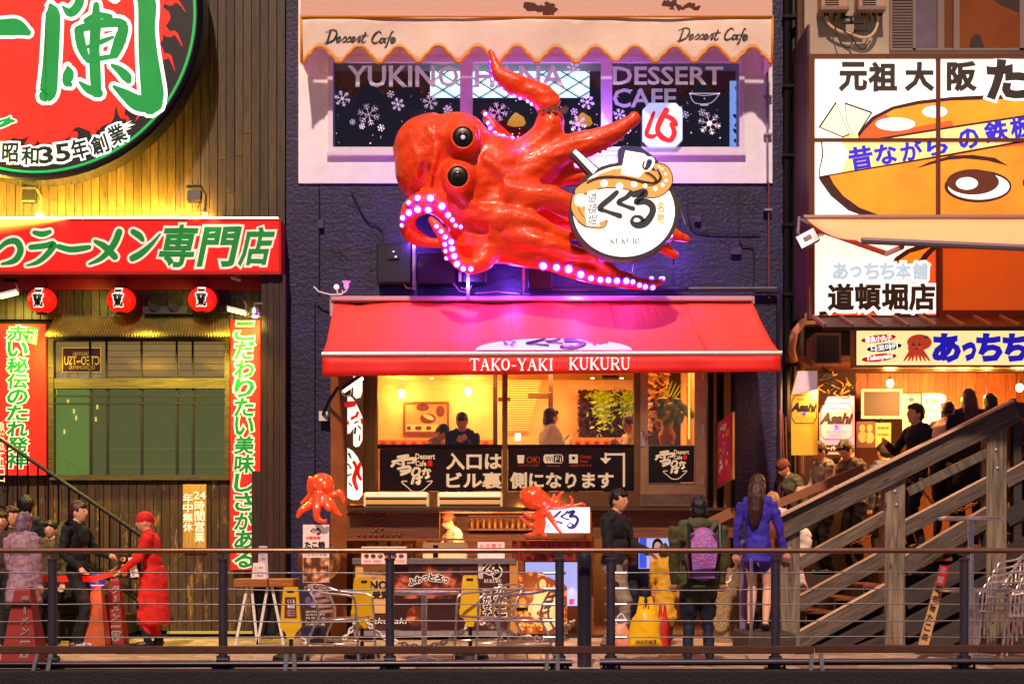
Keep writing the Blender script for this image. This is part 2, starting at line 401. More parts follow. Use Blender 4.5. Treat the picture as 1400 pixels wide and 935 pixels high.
# ================================================================ ramen restaurant (left)
ra = thing('ramen_restaurant', 'ramen restaurant front clad in vertical wooden boards, left of the purple building', 'building', (X(180), 0, 0))
WD = wood('dark_board', '#1c0d07', '#43220f', .5, 8, c3='#7a4a1c', wear=.66)
WG = wood('golden_board', '#1e1408', '#52401f', .5, 8, c3='#2a150a', wear=.64)
WP = wood('peeling_board', '#2c1a09', '#553a17', .6, 9, c3='#a07a2c', wear=.55)
b = B(); b.box(X(-700), X(391), .05, .35, -.05, Z(-460)); b.build('wall', mat('board_backing', '#070402', .9), ra)
pw = .1075
def planks(x0px, x1px, ytop, ybot, m, Yf=0.0, joints=True, jit=.006, name='plank', parent=ra, w=pw):
    x0, x1 = X(x0px, Yf), X(x1px, Yf); n = max(1, round((x1-x0)/w)); ww = (x1-x0)/n
    for i in range(n):
        a, c = x0 + i*ww + .003, x0 + (i+1)*ww - .003; zs = [Z(ytop, Yf), Z(ybot, Yf)]
        if joints and zs[0]-zs[1] > 1.2 and random.random() < .75: zs.insert(1, random.uniform(zs[1]+.4, zs[0]-.4))
        for t, u in zip(zs, zs[1:]):
            d = random.uniform(0, jit); B().box(a, c, Yf - d, Yf + .048, u + .0015, t - .0015, bev=.003).build(name, m, parent)
planks(-60, 390, -60, 437, WG)
b = B(); b.box(X(-700), X(-61), -.01, .048, -.05, Z(-460)); b.box(X(-61), X(390), -.01, .048, Z(-61), Z(-460)); b.build('upper_cladding', WD, ra)
planks(-60, 62, 650, 866, WP)
planks(62, 357, 655, 862, WP)
planks(62, 74, 462, 655, WG, w=.11)
# projecting canopy with the long red sign
RED = mat('sign_red', '#d81a10', .35, emit='#ff1408', es=.42, var=.05, vs=2)
cb = B(); cb.pbox(-70, 299.5, 383.5, 373, -.4, .39); can = cb.build('canopy', mat('canopy_red', '#8e1410', .5), ra)
B().pbox(-70, 302, 381, 371, -.415, .012).build('sign_face', RED, ra)
B().pbox(-70, 299, 384, 301.6, -.42, .03).build('trim', mat('red_trim', '#b01812', .4), ra)
B().pbox(-70, 371.4, 384, 375, -.42, .03).build('trim', MATS['red_trim'], ra)
B().pbox(381.4, 301.8, 384, 371.2, -.42, .03).build('trim', MATS['red_trim'], ra)
GREEN = mat('sign_green', '#067a2e', .4, emit='#058a30', es=.3)
WOUT = mat('sign_outline', '#f5efdc', .5, emit='#fff4d8', es=.25)
sf = [o for o in ra.children if o.name == 'sign_face'][0]
Ys = -.416
# hiragana and katakana of the sign as brush strokes, each in its place
SG = {
 'tsu': [[(-6,345,4),(8,332,7),(22,330,9),(28,342,9),(20,356,8),(2,361,3)]],
 'ra': [[(47,318,6),(58,320,8),(68,317,6)], [(42,338,7),(62,336,8),(73,334,9),(66,346,8),(52,358,6),(36,363,2)]],
 'bar': [[(80,337,7),(95,341,8),(110,340,8),(122,338,6)]],
 'me': [[(163,317,9),(155,335,9),(140,352,7),(122,361,3)], [(130,330,5),(143,337,9),(157,351,9)]],
 'n': [[(182,317,8),(190,322,9),(195,328,6)], [(181,353,9),(192,347,9),(206,335,6),(219,320,2)]]}
for s_ in SG.values():
    brush(s_, Ys, GREEN, sf, out=3.2, outm=WOUT)
for ch, r in (('専', (221, 309, 266, 364)), ('門', (276, 312, 323, 363)), ('店', (331, 312, 371, 362))):
    text(ch, r, Ys, GREEN, sf, bold=.03, out=.085, outm=WOUT, shear=.2, rough=.022)
# wall vent and dark lintel under the canopy
vt = B(); vt.pbox(195, 401, 312, 429, -.09, .085); v = vt.build('wall_vent', mat('vent_dark', '#1a0b08', .6), ra)
vb = B()
for yy in range(404, 428, 3): vb.pbox(255, yy, 309, yy+1, -.105, .014)
vb.build('louvre', M_DARK, v)
b = B()
for cx in (213, 240): b.tube([P(cx, 415, -.1), P(cx, 415, -.112)], .1, 16)
b.build('fan_opening', mat('fan_hole', '#050303', .8), v)
# corner pillar
pil = B(); pil.pbox(357, 376, 390.5, 873, -.30, .29); B().pbox(-70, 381, 357, 396, -.06, .055).build('lintel', MATS['canopy_red'], ra); pilo = pil.build('pillar', mat('pillar_core', '#150906', .8), ra)
for i, (a, c) in enumerate(((357.5, 365.5), (365.8, 373.5), (373.8, 382), (382.3, 390.3))):
    B().pbox(a, 375.5, c, 873, -.325 - .006*(i % 2), .022, bev=.002).build('plank', WD, pilo)
B().pbox(344, 644, 357.2, 778, -.31, .3).build('panel', WD, pilo)
# round sign of the restaurant, hung high on the wall
rs = thing('round_sign', 'huge round red and black restaurant sign with a green brush character, top left', 'sign', P(47, 16, -.6))
cx, cy, Yr = 47, 16, -.62
k = sc_(Yr)
def ringpts(r, n=96): return [(cx + r*math.cos(2*math.pi*i/n), cy + r*math.sin(2*math.pi*i/n)) for i in range(n)]
b = B(); b.lathe([(231/k, .3), (231/k, 0), (228/k, -.02), (224/k, -.012), (222/k, .01)], (X(cx, Yr), Yr, Z(cy, Yr)), 96, 'y'); b.build('rim', mat('rim_black', '#0c0a10', .22, .3), rs, smooth=True)
face = B().pprism(ringpts(223), Yr + .002, .05).build('face', mat('sign_black', '#120a0c', .45, emit='#1a0a0c', es=.3), rs)
for sx_ in (62.5, 172):
    hh = math.sqrt(216**2 - (sx_-cx)**2); B().add([P(sx_-.35, cy-hh, Yr-.0092), P(sx_+.35, cy-hh, Yr-.0092), P(sx_+.35, cy+hh, Yr-.0092), P(sx_-.35, cy+hh, Yr-.0092)], [(0, 1, 2, 3)]).build('panel_seam', mat('seam_dark', '#3a0c0a', .6), face, rec=False)
# green ring
def annulus(b, r0, r1, Y, n=96):
    a = [P(cx + r0*math.cos(2*math.pi*i/n), cy + r0*math.sin(2*math.pi*i/n), Y) for i in range(n)]
    c = [P(cx + r1*math.cos(2*math.pi*i/n), cy + r1*math.sin(2*math.pi*i/n), Y) for i in range(n)]
    b.add(a + c, [(i, (i+1) % n, n + (i+1) % n, n + i) for i in range(n)])
b = B(); annulus(b, 217.5, 221, Yr - .001); b.build('green_ring', glow('ring_green', '#0aa84a', .7), face, rec=False)
RG = mat('round_red', '#e0200f', .4, emit='#e0200f', es=1.1, var=.10, vs=.9)
GG = mat('round_green', '#04803a', .4, emit='#059a3c', es=.55, var=.2, vs=2)
WW = mat('round_white', '#ffffff', .4, emit='#fffdf6', es=.95)
pts = []; random.seed(11)
for i in range(240):
    a = 2*math.pi*i/240; r = 183 + 5*math.sin(i*.37) + 3*math.sin(i*.91) - 7*abs(math.sin(i*.23))
    pts.append((cx + r*math.cos(a), cy + r*math.sin(a)))
flat(pts, Yr - .002, RG, face, 'red_disc')
for i in range(34):
    fb = B()       # flame tongues round the red disc
    a = -.6 + i*2*math.pi/34 + random.uniform(-.05, .05); r = 181; q = []
    for (dr, da, w) in ((-4, 0, 12), (5, .035, 9), (13, .02, 6), (20, .055, 3), (23+random.uniform(0, 5), .10, .5)):
        q.append((cx + (r+dr)*math.cos(a+da), cy + (r+dr)*math.sin(a+da), w*random.uniform(.7, 1.1)))
    ribbon(fb, q, Yr - .0025 - i*.00002); fb.build('flame', RG, face, rec=False)
q3 = lambda x, y: (x/3.1175, y/3.1175)
RAN = [[(215,25,20),(225,60,60),(222,160,66),(215,280,68),(205,390,74),(190,410,50)],
       [(268,30,10),(300,55,40),(335,20,40),(340,-30,38),(330,-90,34)],
       [(205,-60,30),(330,-50,34),(500,-60,34)], [(430,-110,34),(425,-40,30)],
       [(480,-20,30),(490,-8,20)],
       [(590,-60,60),(625,10,78),(625,120,72),(630,220,80),(642,330,92),(650,410,96),(640,455,70)],
       [(655,440,80),(590,440,70),(535,405,46),(485,370,14)],
       [(365,90,22),(415,68,30),(470,72,22)],
       [(410,22,26),(408,110,44),(402,200,44),(405,300,48),(410,395,44)],
       [(335,130,40),(348,200,42),(372,255,26)],
       [(345,122,34),(450,100,38),(522,108,44),(508,180,50),(488,232,40)],
       [(375,200,16),(430,180,22),(480,160,14)], [(375,262,18),(440,248,22),(490,240,20)],
       [(288,285,10),(292,310,44),(288,350,44),(300,362,20)],
       [(340,352,12),(375,380,34),(420,398,40)],
       [(478,280,16),(510,300,34),(540,330,42),(548,345,26)]]
brush([[(*q3(x, y), w/3.1175) for x, y, w in s_] for s_ in RAN], Yr - .004, GG, face, out=5, outm=WW)
brush([[(*q3(x, y), w/3.1175) for x, y, w in s_] for s_ in [[(-420,150,60),(-330,110,70),(-120,125,66),(10,118,70),(70,118,72),(118,140,30)]]], Yr - .005, GG, face, out=4.4, outm=WW)
brush([[(-6, 176, 3), (6, 170, 6), (13, 166, 7), (21, 166, 2)], [(-6, 168, 4), (10, 163, 3), (14, 160, 2)]], Yr - .005, GG, face, out=1.6, outm=WW)
for i, ch in enumerate('昭和35年創業'):
    px, py = [(14, 209), (41, 213), (63, 212), (86, 209), (109, 204), (136, 198), (160, 184)][i]
    w = [21, 23, 17, 18, 22, 22, 22][i]; h = [25, 24, 22, 23, 26, 24, 25][i]
    text(ch, (px-w/2, py-h/2, px+w/2, py+h/2), Yr - .004, mat('sign_deepgreen', '#0a2a18', .4), face, bold=.03, out=.12, outm=WW, rot=[-2, -2, 4, 8, 14, 18, 24][i])
# hidden-behind hangers
B().box(X(10), X(18), -.35, .0, Z(60), Z(20)).build('bracket', M_DARK, rs)
B().box(X(120), X(128), -.35, .0, Z(60), Z(20)).build('bracket', M_DARK, rs)
# banners
def banner(name, label, rect, Y, chars, parts_m, cx, w, y0, y1, dark=False):
    t = thing(name, label, 'banner', P((rect[0]+rect[2])/2, rect[3], Y))
    o = B().pbox(*rect, Y, .03, bev=.004).build('board', RED2, t)
    vtext(chars, cx, y0, y1, w, Y, GREEN, o, bold=.03, out=.09, outm=WOUT, shear=.1, rough=.006)
    return t, o
RED2 = mat('banner_red', '#dd2012', .45, emit='#ff1a0a', es=.2, var=.08, vs=2)
t, o = banner('vertical_banner', 'tall red banner with green lettering right of the restaurant window', (315, 437, 356, 779), -.12, 'こだわりたい美味しさがある', None, 334, 25, 440, 776)
t, o = banner('vertical_banner', 'short wide red banner with green lettering at the left edge, left of the window', (-30, 443, 62.5, 651), -.12, '赤い秘伝のたれ発祥', None, 24, 27, 445, 640)
fl = [(37,446),(54,449),(50,472),(35,468)]
flat(fl, -.125, GREEN, o); text('元祖', (38, 449, 51, 470), -.126, WOUT, o, rot=-8); 
vtext('熟成五日', 2, 575, 660, 9, -.12, WOUT, o)
# window with timber frame
wn = B(); frame_b(66, 459, 314, 656, -.06, .1, 7, wn); wn.pbox(74, 517, 308, 531, -.07, .1)
winm = wood('olive_frame', '#2b2408', '#5a4c16', .5, 8, axis='x', knots=False, c3='#a88a30', wear=.66)
wo = wn.build('window', winm, ra)
for x in (121.5, 144, 192, 240, 262): B().pbox(x, 462, x+2.4, 517, -.055, .03).build('muntin', mat('muntin', '#16130a', .5), wo)
for x in (122, 145, 192, 240, 262): B().pbox(x, 531.2, x+3.4, 649, -.055, .03).build('muntin', MATS['muntin'], wo)
for y in (540, 550.5): B().pbox(74, y, 308, y+2.6, -.06, .02).build('muntin', MATS['muntin'], wo)
B().pbox(73, 466, 309, 518, -.025, .008).build('pane', glass('window_glass', '#fcf8e8', .96, .04), wo)
B().pbox(73, 530, 309, 650, -.025, .008).build('pane', glass('window_glass_green', '#f0fce0', .96, .04), wo)
bk = B(); bk.pbox(73, 464, 309, 519, .042, .01); bk.build('backing', mat('blind_tan', '#7a6238', .8, emit='#b89a60', es=.55, var=.35, vs=2.5, bump=.5, bs=12), wo)
bk = B(); bk.pbox(73, 529, 122, 651, .042, .01); bk.build('backing', mat('blind_green', '#587a38', .8, emit='#98ac60', es=.52, var=.15, vs=1.5), wo)
bk = B(); bk.pbox(122.2, 529, 309, 651, .042, .01); bk.build('backing', mat('blind_olive', '#5a5236', .8, emit='#8e8458', es=.46, var=.45, vs=2.2, bump=.4, bs=9), wo)
for yy in (612, 636): B().pbox(144, yy, 309, yy+2.4, .036, .005).build('blind_rail', mat('blind_rail', '#8a8a58', .6, emit='#b0ac70', es=.3), wo)
for yy in range(470, 516, 9): B().pbox(146, yy, 308, yy+.7, .038, .003).build('brick_joint', mat('brick_joint', '#5a4a2c', .8), wo)  # thin lines paint the brick pattern reflected in the upper panes
for (xx, yy) in ((93, 549), (101, 562), (104, 571), (133, 556), (88, 590), (131, 573)): B().tube([P(xx, yy-3, .03), P(xx, yy+3, .03)], .012, 6).build('hanging_light', mat('warm_speck', '#ffd080', .4, emit='#ffd080', es=1.3), wo)
# mirrored sign seen through the glass of the upper panes
pl = B().pbox(85, 475, 138, 509, .03, .008).build('poster', mat('poster_brown', '#3a1808', .6, emit='#6a2a08', es=.35), wo)
YL = mat('lit_yellow', '#e8c030', .5, emit='#ffd040', es=.7)
frame_b(85, 475, 138, 509, .024, .004, 1, B()).build('edge', YL, pl)
text('TAKOYAKI', (100, 481, 123, 486), .03, YL, pl, mirror=True); text('CTEO~TSU', (88, 487, 136, 499), .03, YL, pl, mirror=True, bold=.02); text('OKONOMIYAKI', (95, 500, 130, 505), .03, YL, pl, mirror=True)
text('大阪名物', (78, 511, 138, 519), .03, WOUT, pl, mirror=True, bold=.03)
# corrugated hood above the window
b = B(); n = 252; va, vb_ = [], []
for i in range(n+1):
    u = i/n; wv = .016*math.sin(i*math.pi/2 + .6)
    va.append(Vector((X(76, 0) + (X(314, 0)-X(76, 0))*u, -.02, Z(434, 0) + wv))); vb_.append(Vector((X(61, -.32) + (X(315, -.32)-X(61, -.32))*u, -.32, Z(459, -.32) + wv)))
b.add(va + vb_, [(i, i+1, n+2+i, n+1+i) for i in range(n)])
o = b.build('corrugated_hood', mat('corrugated', '#9a8a50', .35, .75, var=.25, vs=6), ra)
B().tube([P(61, 461, -.31), P(315, 461, -.31)], .012, 6).build('batten', M_DARK, o)
# base ledge, opening-hours board
B().pbox(228, 862.5, 352, 866, -.05, .12).build('sill', mat('ledge', '#b9b060', .5), ra)  # pale strip paints the lit edge of the baseboard
B().pbox(-60, 866.2, 391, 873, .0, .1).build('plinth', mat('plinth', '#0c0806', .8), ra)
hb = thing('opening_hours_board', 'pale wooden board with white lettering beside the tall red banner', 'sign', P(266, 752, -.05))
o = B().pbox(250, 662, 282, 754, -.05, .03, bev=.004).build('board', wood('pale_board', '#9a7228', '#d2a548', .5, 8), hb)
text('24', (265, 672, 281, 682), -.05, WOUT, o, bold=.02); vtext('時間営業', 273, 684, 741, 13, -.05, WOUT, o, bold=.02); vtext('年中無休', 257, 674, 727, 13, -.05, WOUT, o, bold=.02)
# paper lanterns
LR = mat('lantern_paper', '#c01010', .55, emit='#ff1206', es=.8)
def lantern():
    t = thing('paper_lantern', 'x', 'lantern', (0, 0, 0), 'red paper lanterns under the long sign')
    prof = []; n = 26
    for i in range(n+1):
        a = math.pi*(.10 + .8*i/n); prof.append((.178*math.sin(a) + (.003 if i % 2 else -.001), .155*math.cos(a)/math.cos(math.pi*.1)*1.0))
    B().lathe(prof, (0, 0, 0), 28).build('body', LR, t, smooth='all')
    B().lathe([(.06, .15), (.07, .155), (.07, .175), (.055, .18)], (0, 0, 0), 20).build('cap', M_BLACK, t)
    B().lathe([(.055, -.175), (.065, -.17), (.065, -.155), (.05, -.15)], (0, 0, 0), 20).build('cap', M_BLACK, t)
    pts = [(.07*math.cos(a), 0, .175 + .085*math.sin(a)) for a in [math.pi*i/10 for i in range(11)]]
    B().tube(pts, .005, 5).build('handle', M_DARK, t)
    B().tube([(0, 0, .26), (0, 0, .36)], .004, 5).build('cord', M_DARK, t)
    return t
lt = lantern(); Yl = -.21
cream = mat('lantern_print', '#fff6e8', .5, emit='#fff0e0', es=.8)
def lantern_face(t):
    # lettering wrapped on the paper
    for ch, zc, w, h in (('一', .098, .08, .028), ('蘭', -.02, .12, .15)):
        for tb, mm, d in ((.11, cream, .0), (.035, M_INK, .003)):
            b_ = B(); vs, fs = glyph(ch); g = glyph(ch, tb); x0 = min(v.x for v in vs); x1 = max(v.x for v in vs); y0 = min(v.y for v in vs); y1 = max(v.y for v in vs)
            for vv, ff in ((vs, fs), g):
                q = []
                for v in vv:
                    x = (v.x-(x0+x1)/2)/(x1-x0)*w; z = zc + (v.y-(y0+y1)/2)/max(y1-y0, .1)*h
                    r = math.sqrt(max(.182**2 - z*z*1.15 - x*x, .01)); q.append((x, -r - .003 - d, z))
                b_.add(q, ff)
            b_.build('lettering', mm, t, rec=False)
lantern_face(lt)
lt.location = P(57.5, 411, Yl); lt['label'] = 'red paper lantern with black characters, left one under the long sign'
dup(lt, P(166, 411, Yl), label='middle red paper lantern, hanging above the corrugated hood'); dup(lt, P(277, 410, Yl), label='right red paper lantern, in front of the dark wall vent', rz=R(6))
# flood lamps on the canopy, lighting the boards and the sign
FL = mat('lamp_lens', '#fff4c8', .2, emit='#fff2b0', es=6)
def flood(px, py, Y, label, up=True):
    t = thing('floodlight', label, 'lamp', P(px+12, 300, Y), 'floodlights on arms above the long sign')
    k = P(px, py, Y)
    B().box(k.x-.088, k.x+.088, k.y-.03, k.y+.05, k.z-.09, k.z+.06, rx=R(-14), bev=.01).build('housing', M_BLACK, t)
    B().box(k.x-.095, k.x+.095, k.y-.035, k.y+.06, k.z+.085, k.z+.12, bev=.006).build('hood', M_BLACK, t); mat('lamp_hood', '#6e6248', .4, .7)
    B().box(k.x-.08, k.x+.08, k.y+.052, k.y+.058, k.z-.085, k.z+.05, rx=R(-14)).build('lens', FL, t)
    B().tube([k + Vector((.09, .02, .09)), k + Vector((.14, .02, .0)), k + Vector((.13, .02, -.12)), k + Vector((.135, 0, -.30))], .016, 7).build('arm', MATS['lamp_hood'], t)
    B().tube([k + Vector((.08, .01, -.05)), k + Vector((.04, 0, -.17)), k + Vector((.10, 0, -.2)), k + Vector((.16, 0, -.12))], .007, 5).build('cable', M_CABLE, t)
    B().box(k.x+.10, k.x+.17, -.75+Y+.72, Y+.03, k.z-.33, k.z-.22).build('base', M_WHITEP, t)
flood(40, 268, -.32, 'black floodlight on the sign top, under the round sign'); flood(266, 267, -.32, 'black floodlight on the sign top, right of the round sign')
B().pbox(-60, 297, 380, 299.4, -.36, .06).build('light_strip', FL, can)  # added glowing strip, goes with the area lamp below
lamp('strip_light', 'AREA', P(155, 296, -.34), 560, '#ffcc4a', (4.4, .08), target=P(155, 262, 0))  # added area lamp that lights the boards evenly
for px in (40, 266):
    lamp('flood_wall', 'SPOT', P(px, 297, -.46) , 22, '#ffc436', .08, target=P(px, 240, 0), spot=135, blend=1)
lamp('flood_sign', 'SPOT', P(72, 288, -.6), 2.2, '#fff0b0', .05, target=P(72, 330, -.4), spot=120, blend=1)
lamp('flood_sign', 'SPOT', P(285, 288, -.6), 2.2, '#fff0b0', .05, target=P(285, 330, -.4), spot=120, blend=1)
# lamps under the canopy
def tubelamp(x, y, label, Y=-.3, s=1):
    t = thing('canopy_lamp', label, 'lamp', P(x, y-12, Y))
    k = P(x, y, Y)
    B().box(k.x-.13, k.x+.11, Y-.05, Y+.05, k.z+.0, k.z+.03, ry=R(14*s)).build('housing', M_WHITEP, t)
    B().box(k.x-.12, k.x+.10, Y-.04, Y+.04, k.z-.028, k.z-.004, ry=R(14*s)).build('tube', mat('tube_lit', '#f4ff9a', .3, emit='#f0ff80', es=7), t)
    B().box(k.x-.06, k.x+.09, Y-.04, Y+.04, k.z+.15, k.z+.19).build('bracket', M_DARK, t)
    B().tube([k + Vector((.06, 0, .16)), k + Vector((.11, 0, .06)), k + Vector((.1, 0, .02))], .01, 6).build('arm', M_STEEL, t)
tubelamp(13, 402, 'lit lamp under the canopy at the left edge, above the wide banner', s=-1); tubelamp(325, 425, 'lit lamp under the canopy above the tall red banner')
t = thing('bell_lamp', 'small silver bell-shaped spotlight just above the tall red banner', 'lamp', P(350, 415, -.5)); k = P(348, 428, -.5)
B().lathe([(.02, .07), (.05, .06), (.075, 0), (.085, -.03), (.08, -.045), (.05, -.02)], tuple(k), 16).build('shade', M_CHROME, t, smooth=True)
B().ell(k + Vector((.01, -.02, -.03)), (.045, .045, .035), 10, 8).build('bulb', mat('bulb_white', '#ffffff', .3, emit='#fffbe0', es=14), t, smooth='all')
B().tube([k + Vector((0, 0, .07)), k + Vector((0, 0, .12)), k + Vector((.1, 0, .12))], .012, 6).build('bracket', M_STEEL, t)
for px, py, e, tgt in ((13, 410, 70, (13, 470)), (120, 400, 16, (120, 430)), (250, 400, 10, (230, 440)), (325, 432, 55, (300, 560)), (345, 436, 30, (337, 450)), (200, 440, 300, (190, 700)), (60, 440, 300, (60, 700)), (300, 440, 300, (290, 760))):
    lamp('canopy_light', 'SPOT', P(px, py, -.5), e, '#f4dc58', .08, target=P(*tgt, 0), spot=130, blend=1)  # spots over the hood have no fixture, added to brighten the lower boards
t = thing('security_camera', 'small white security camera under the canopy near the pillar', 'camera', P(325, 377, -.25))
B().tube([P(317, 379, -.25), P(328, 383, -.3)], .022, 8).build('body', M_WHITEP, t); B().tube([P(322, 374, -.25), P(322, 380, -.25)], .012, 6).build('mount', M_WHITEP, t)
# black stair rail, left
sr = thing('stair_railing', 'black iron stair railing sloping down in front of the restaurant boards', 'railing', P(100, 870, -1.6)); Yq = -1.0
B().tube([P(-40, 572, Yq), P(197, 735, Yq)], .024, 8).build('handrail', mat('rail_black', '#0b0a0a', .35, .5), sr)
B().tube([P(-40, 651, Yq), P(70, 651, Yq)], .016, 6).build('midrail', MATS['rail_black'], sr)
B().tube([P(-40, 668, Yq), P(30, 707, Yq), P(190, 822, Yq)], .02, 6).build('bottom_rail', MATS['rail_black'], sr)
for x in range(-36, 196, 14):
    yt = 572 + (x+40)*163/237; yb = 668 + (x+40)*.68
    B().tube([P(x+4, yt, Yq), P(x+4, max(yb, yt+60), Yq)], .012, 6).build('baluster', MATS['rail_black'], sr)
st = thing('stone_steps', 'dark steps behind the black stair railing at the left edge', 'steps', P(20, 870, -.7))
for i in range(6): B().pbox(-60, 700 + i*28, 8 + i*32, 728 + i*28, -.75, .6, bev=.01).build('step', mat('dark_step', '#15110f', .8, var=.3), st)
# ================================================================ the purple building
pb = thing('purple_building', 'dark purple textured building with a pale cafe storey, between the two restaurants', 'building', (X(735), 0, 0))
def brickwall(name, c1, c2, bump):
    m = bpy.data.materials.new(name); m.use_nodes = True; nt = m.node_tree; N = nt.nodes; Lk = nt.links; b = N['Principled BSDF']
    tc = N.new('ShaderNodeTexCoord'); mp = N.new('ShaderNodeMapping'); mp.inputs['Rotation'].default_value = (R(90), 0, 0); Lk.new(tc.outputs['Object'], mp.inputs[0])
    br = N.new('ShaderNodeTexBrick'); br.inputs['Scale'].default_value = 1; br.inputs['Brick Width'].default_value = .32; br.inputs['Row Height'].default_value = .115; br.inputs['Mortar Size'].default_value = .004; br.inputs['Mortar Smooth'].default_value = .6
    nz = N.new('ShaderNodeTexNoise'); nz.inputs['Scale'].default_value = 1.7; nz.inputs['Detail'].default_value = 12; nz.inputs['Roughness'].default_value = .7
    mus = N.new('ShaderNodeTexMusgrave') if hasattr(bpy.types, 'ShaderNodeTexMusgrave') else N.new('ShaderNodeTexNoise'); mus.inputs['Scale'].default_value = 22
    Lk.new(mp.outputs[0], nz.inputs['Vector']); Lk.new(mp.outputs[0], mus.inputs['Vector'])
    dv = N.new('ShaderNodeMix'); dv.data_type = 'RGBA'; dv.inputs[0].default_value = .02; Lk.new(mp.outputs[0], dv.inputs[6]); Lk.new(nz.outputs['Color'], dv.inputs[7]); Lk.new(dv.outputs[2], br.inputs['Vector'])
    r = N.new('ShaderNodeValToRGB'); r.color_ramp.elements[0].position = .3; r.color_ramp.elements[1].position = .7; r.color_ramp.elements[0].color = C(c1); r.color_ramp.elements[1].color = C(c2); Lk.new(nz.outputs[0], r.inputs[0]); Lk.new(r.outputs[0], b.inputs['Base Color'])
    a = N.new('ShaderNodeMath'); a.operation = 'MULTIPLY_ADD'; a.inputs[1].default_value = -.9; Lk.new(br.outputs['Fac'], a.inputs[0]); Lk.new(mus.outputs[0], a.inputs[2])
    bp = N.new('ShaderNodeBump'); bp.inputs['Strength'].default_value = bump; bp.inputs['Distance'].default_value = .02; Lk.new(a.outputs[0], bp.inputs['Height']); Lk.new(bp.outputs[0], b.inputs['Normal'])
    b.inputs['Roughness'].default_value = .55
    return m
MP = brickwall('purple_render', '#0b0620', '#241950', .45)
ML = mat('pale_render', '#ece8f4', .6, var=.06, vs=4, bump=.25, bs=30)
# wall pieces round the openings: upper wall, piers, lintel (shop opening x 452..1005, y 505..873)
b = B(); b.pbox(391.5, 250.5, 1072, 412, 0, .35); b.pbox(391.5, 412, 452, 880, 0, .35); b.pbox(1005, 412, 1072, 880, 0, .35); b.pbox(452, 412, 1005, 505, 0, .35)
b.pbox(391.5, -460, 408, 250.5, 0, .35); b.pbox(1056, -460, 1072, 250.5, 0, .35)
b.build('wall', MP, pb)
b = B(); b.pbox(391.8, 412, 430, 880, -.06, .058); b.build('pilaster', MP, pb)
b = B(); b.pbox(408, -460, 1056, 84, -.03, .38); b.pbox(408, 84, 453, 204, -.03, .38); b.pbox(1012, 84, 1056, 204, -.03, .38); b.pbox(408, 204, 1056, 250.5, -.03, .38)
b.build('pale_wall', ML, pb)
# upstairs window band: frame, three glazed openings
MF = mat('window_frame_pale', '#e0d6ea', .4, var=.05)
wf = B(); frame_b(448, 78, 1018, 208, -.06, .12, 7, wf); wf.pbox(629, 85, 646, 201, -.06, .12); wf.pbox(822, 85, 837, 201, -.06, .12)
wo = wf.build('window', MF, pb)
B().pbox(446, 208, 1020, 212, -.1, .1).build('sill', MF, wo)
CG = glass('cafe_glass', '#fafaff', .96, .02)
panes = []
for a, c in ((455, 629), (646, 822), (837, 1011)): panes.append(B().pbox(a, 85, c, 201, .0, .008).build('pane', CG, wo))
# dark cafe room behind them
b = B(); b.pbox(440, 60, 1030, 215, 2.4, .1); b.box(X(440), X(442), .36, 2.4, Z(215), Z(60)); b.box(X(1028), X(1030), .36, 2.4, Z(215), Z(60)); b.box(X(440), X(1030), .36, 2.5, Z(215)-.05, Z(215)); b.box(X(440), X(1030), .36, 2.5, Z(60), Z(60)+.05)
b.build('upstairs_room', mat('dark_room', '#170d1c', .8), pb)
b = B()
for x0 in (470, 560, 780, 905): b.pbox(x0, 150, x0+22, 201, 1.4, .03)
b.build('chair_back', mat('dark_chair', '#2a1420', .6), pb)
# diamond patterned light screen inside the room
Yd = .55
ds = thing('lattice_light', 'glowing pale blue diamond lattice light screen inside the upstairs cafe window', 'lamp', P(690, 135, Yd))
pnl = B().pbox(588, 92, 806, 134, Yd, .03).build('panel', glow('pale_blue_lit', '#c4ecff', 1.9, var=.25, vs=4), ds)
b = B()
def clipseg(x0, y0, x1, y1, R_):
    # Liang-Barsky
    dx, dy = x1-x0, y1-y0; t0, t1 = 0, 1
    for p, q in ((-dx, x0-R_[0]), (dx, R_[2]-x0), (-dy, y0-R_[1]), (dy, R_[3]-y0)):
        if p == 0:
            if q < 0: return None
        else:
            t = q/p
            if p < 0: t0 = max(t0, t)
            else: t1 = min(t1, t)
    return None if t0 >= t1 else (x0+dx*t0, y0+dy*t0, x0+dx*t1, y0+dy*t1)
for i in range(-3, 9):
    for sg in (1, -1):
        for off, w in ((0, 1.7), (4, .5)):
            s_ = clipseg(588 + i*34 + off*1.0, 92 if sg > 0 else 134, 588 + i*34 + 68 + off, 134 if sg > 0 else 92, (588, 92, 806, 134))
            if s_: ribbon(b, [(s_[0], s_[1], w), (s_[2], s_[3], w)], Yd - .004, n=1)
b.build('lattice', mat('lattice_navy', '#0c0c3a', .5), pnl, rec=False)
frame_b(586, 90, 808, 136, Yd-.03, .06, 2, B()).build('frame', mat('navy', '#0d0d30', .4), ds)
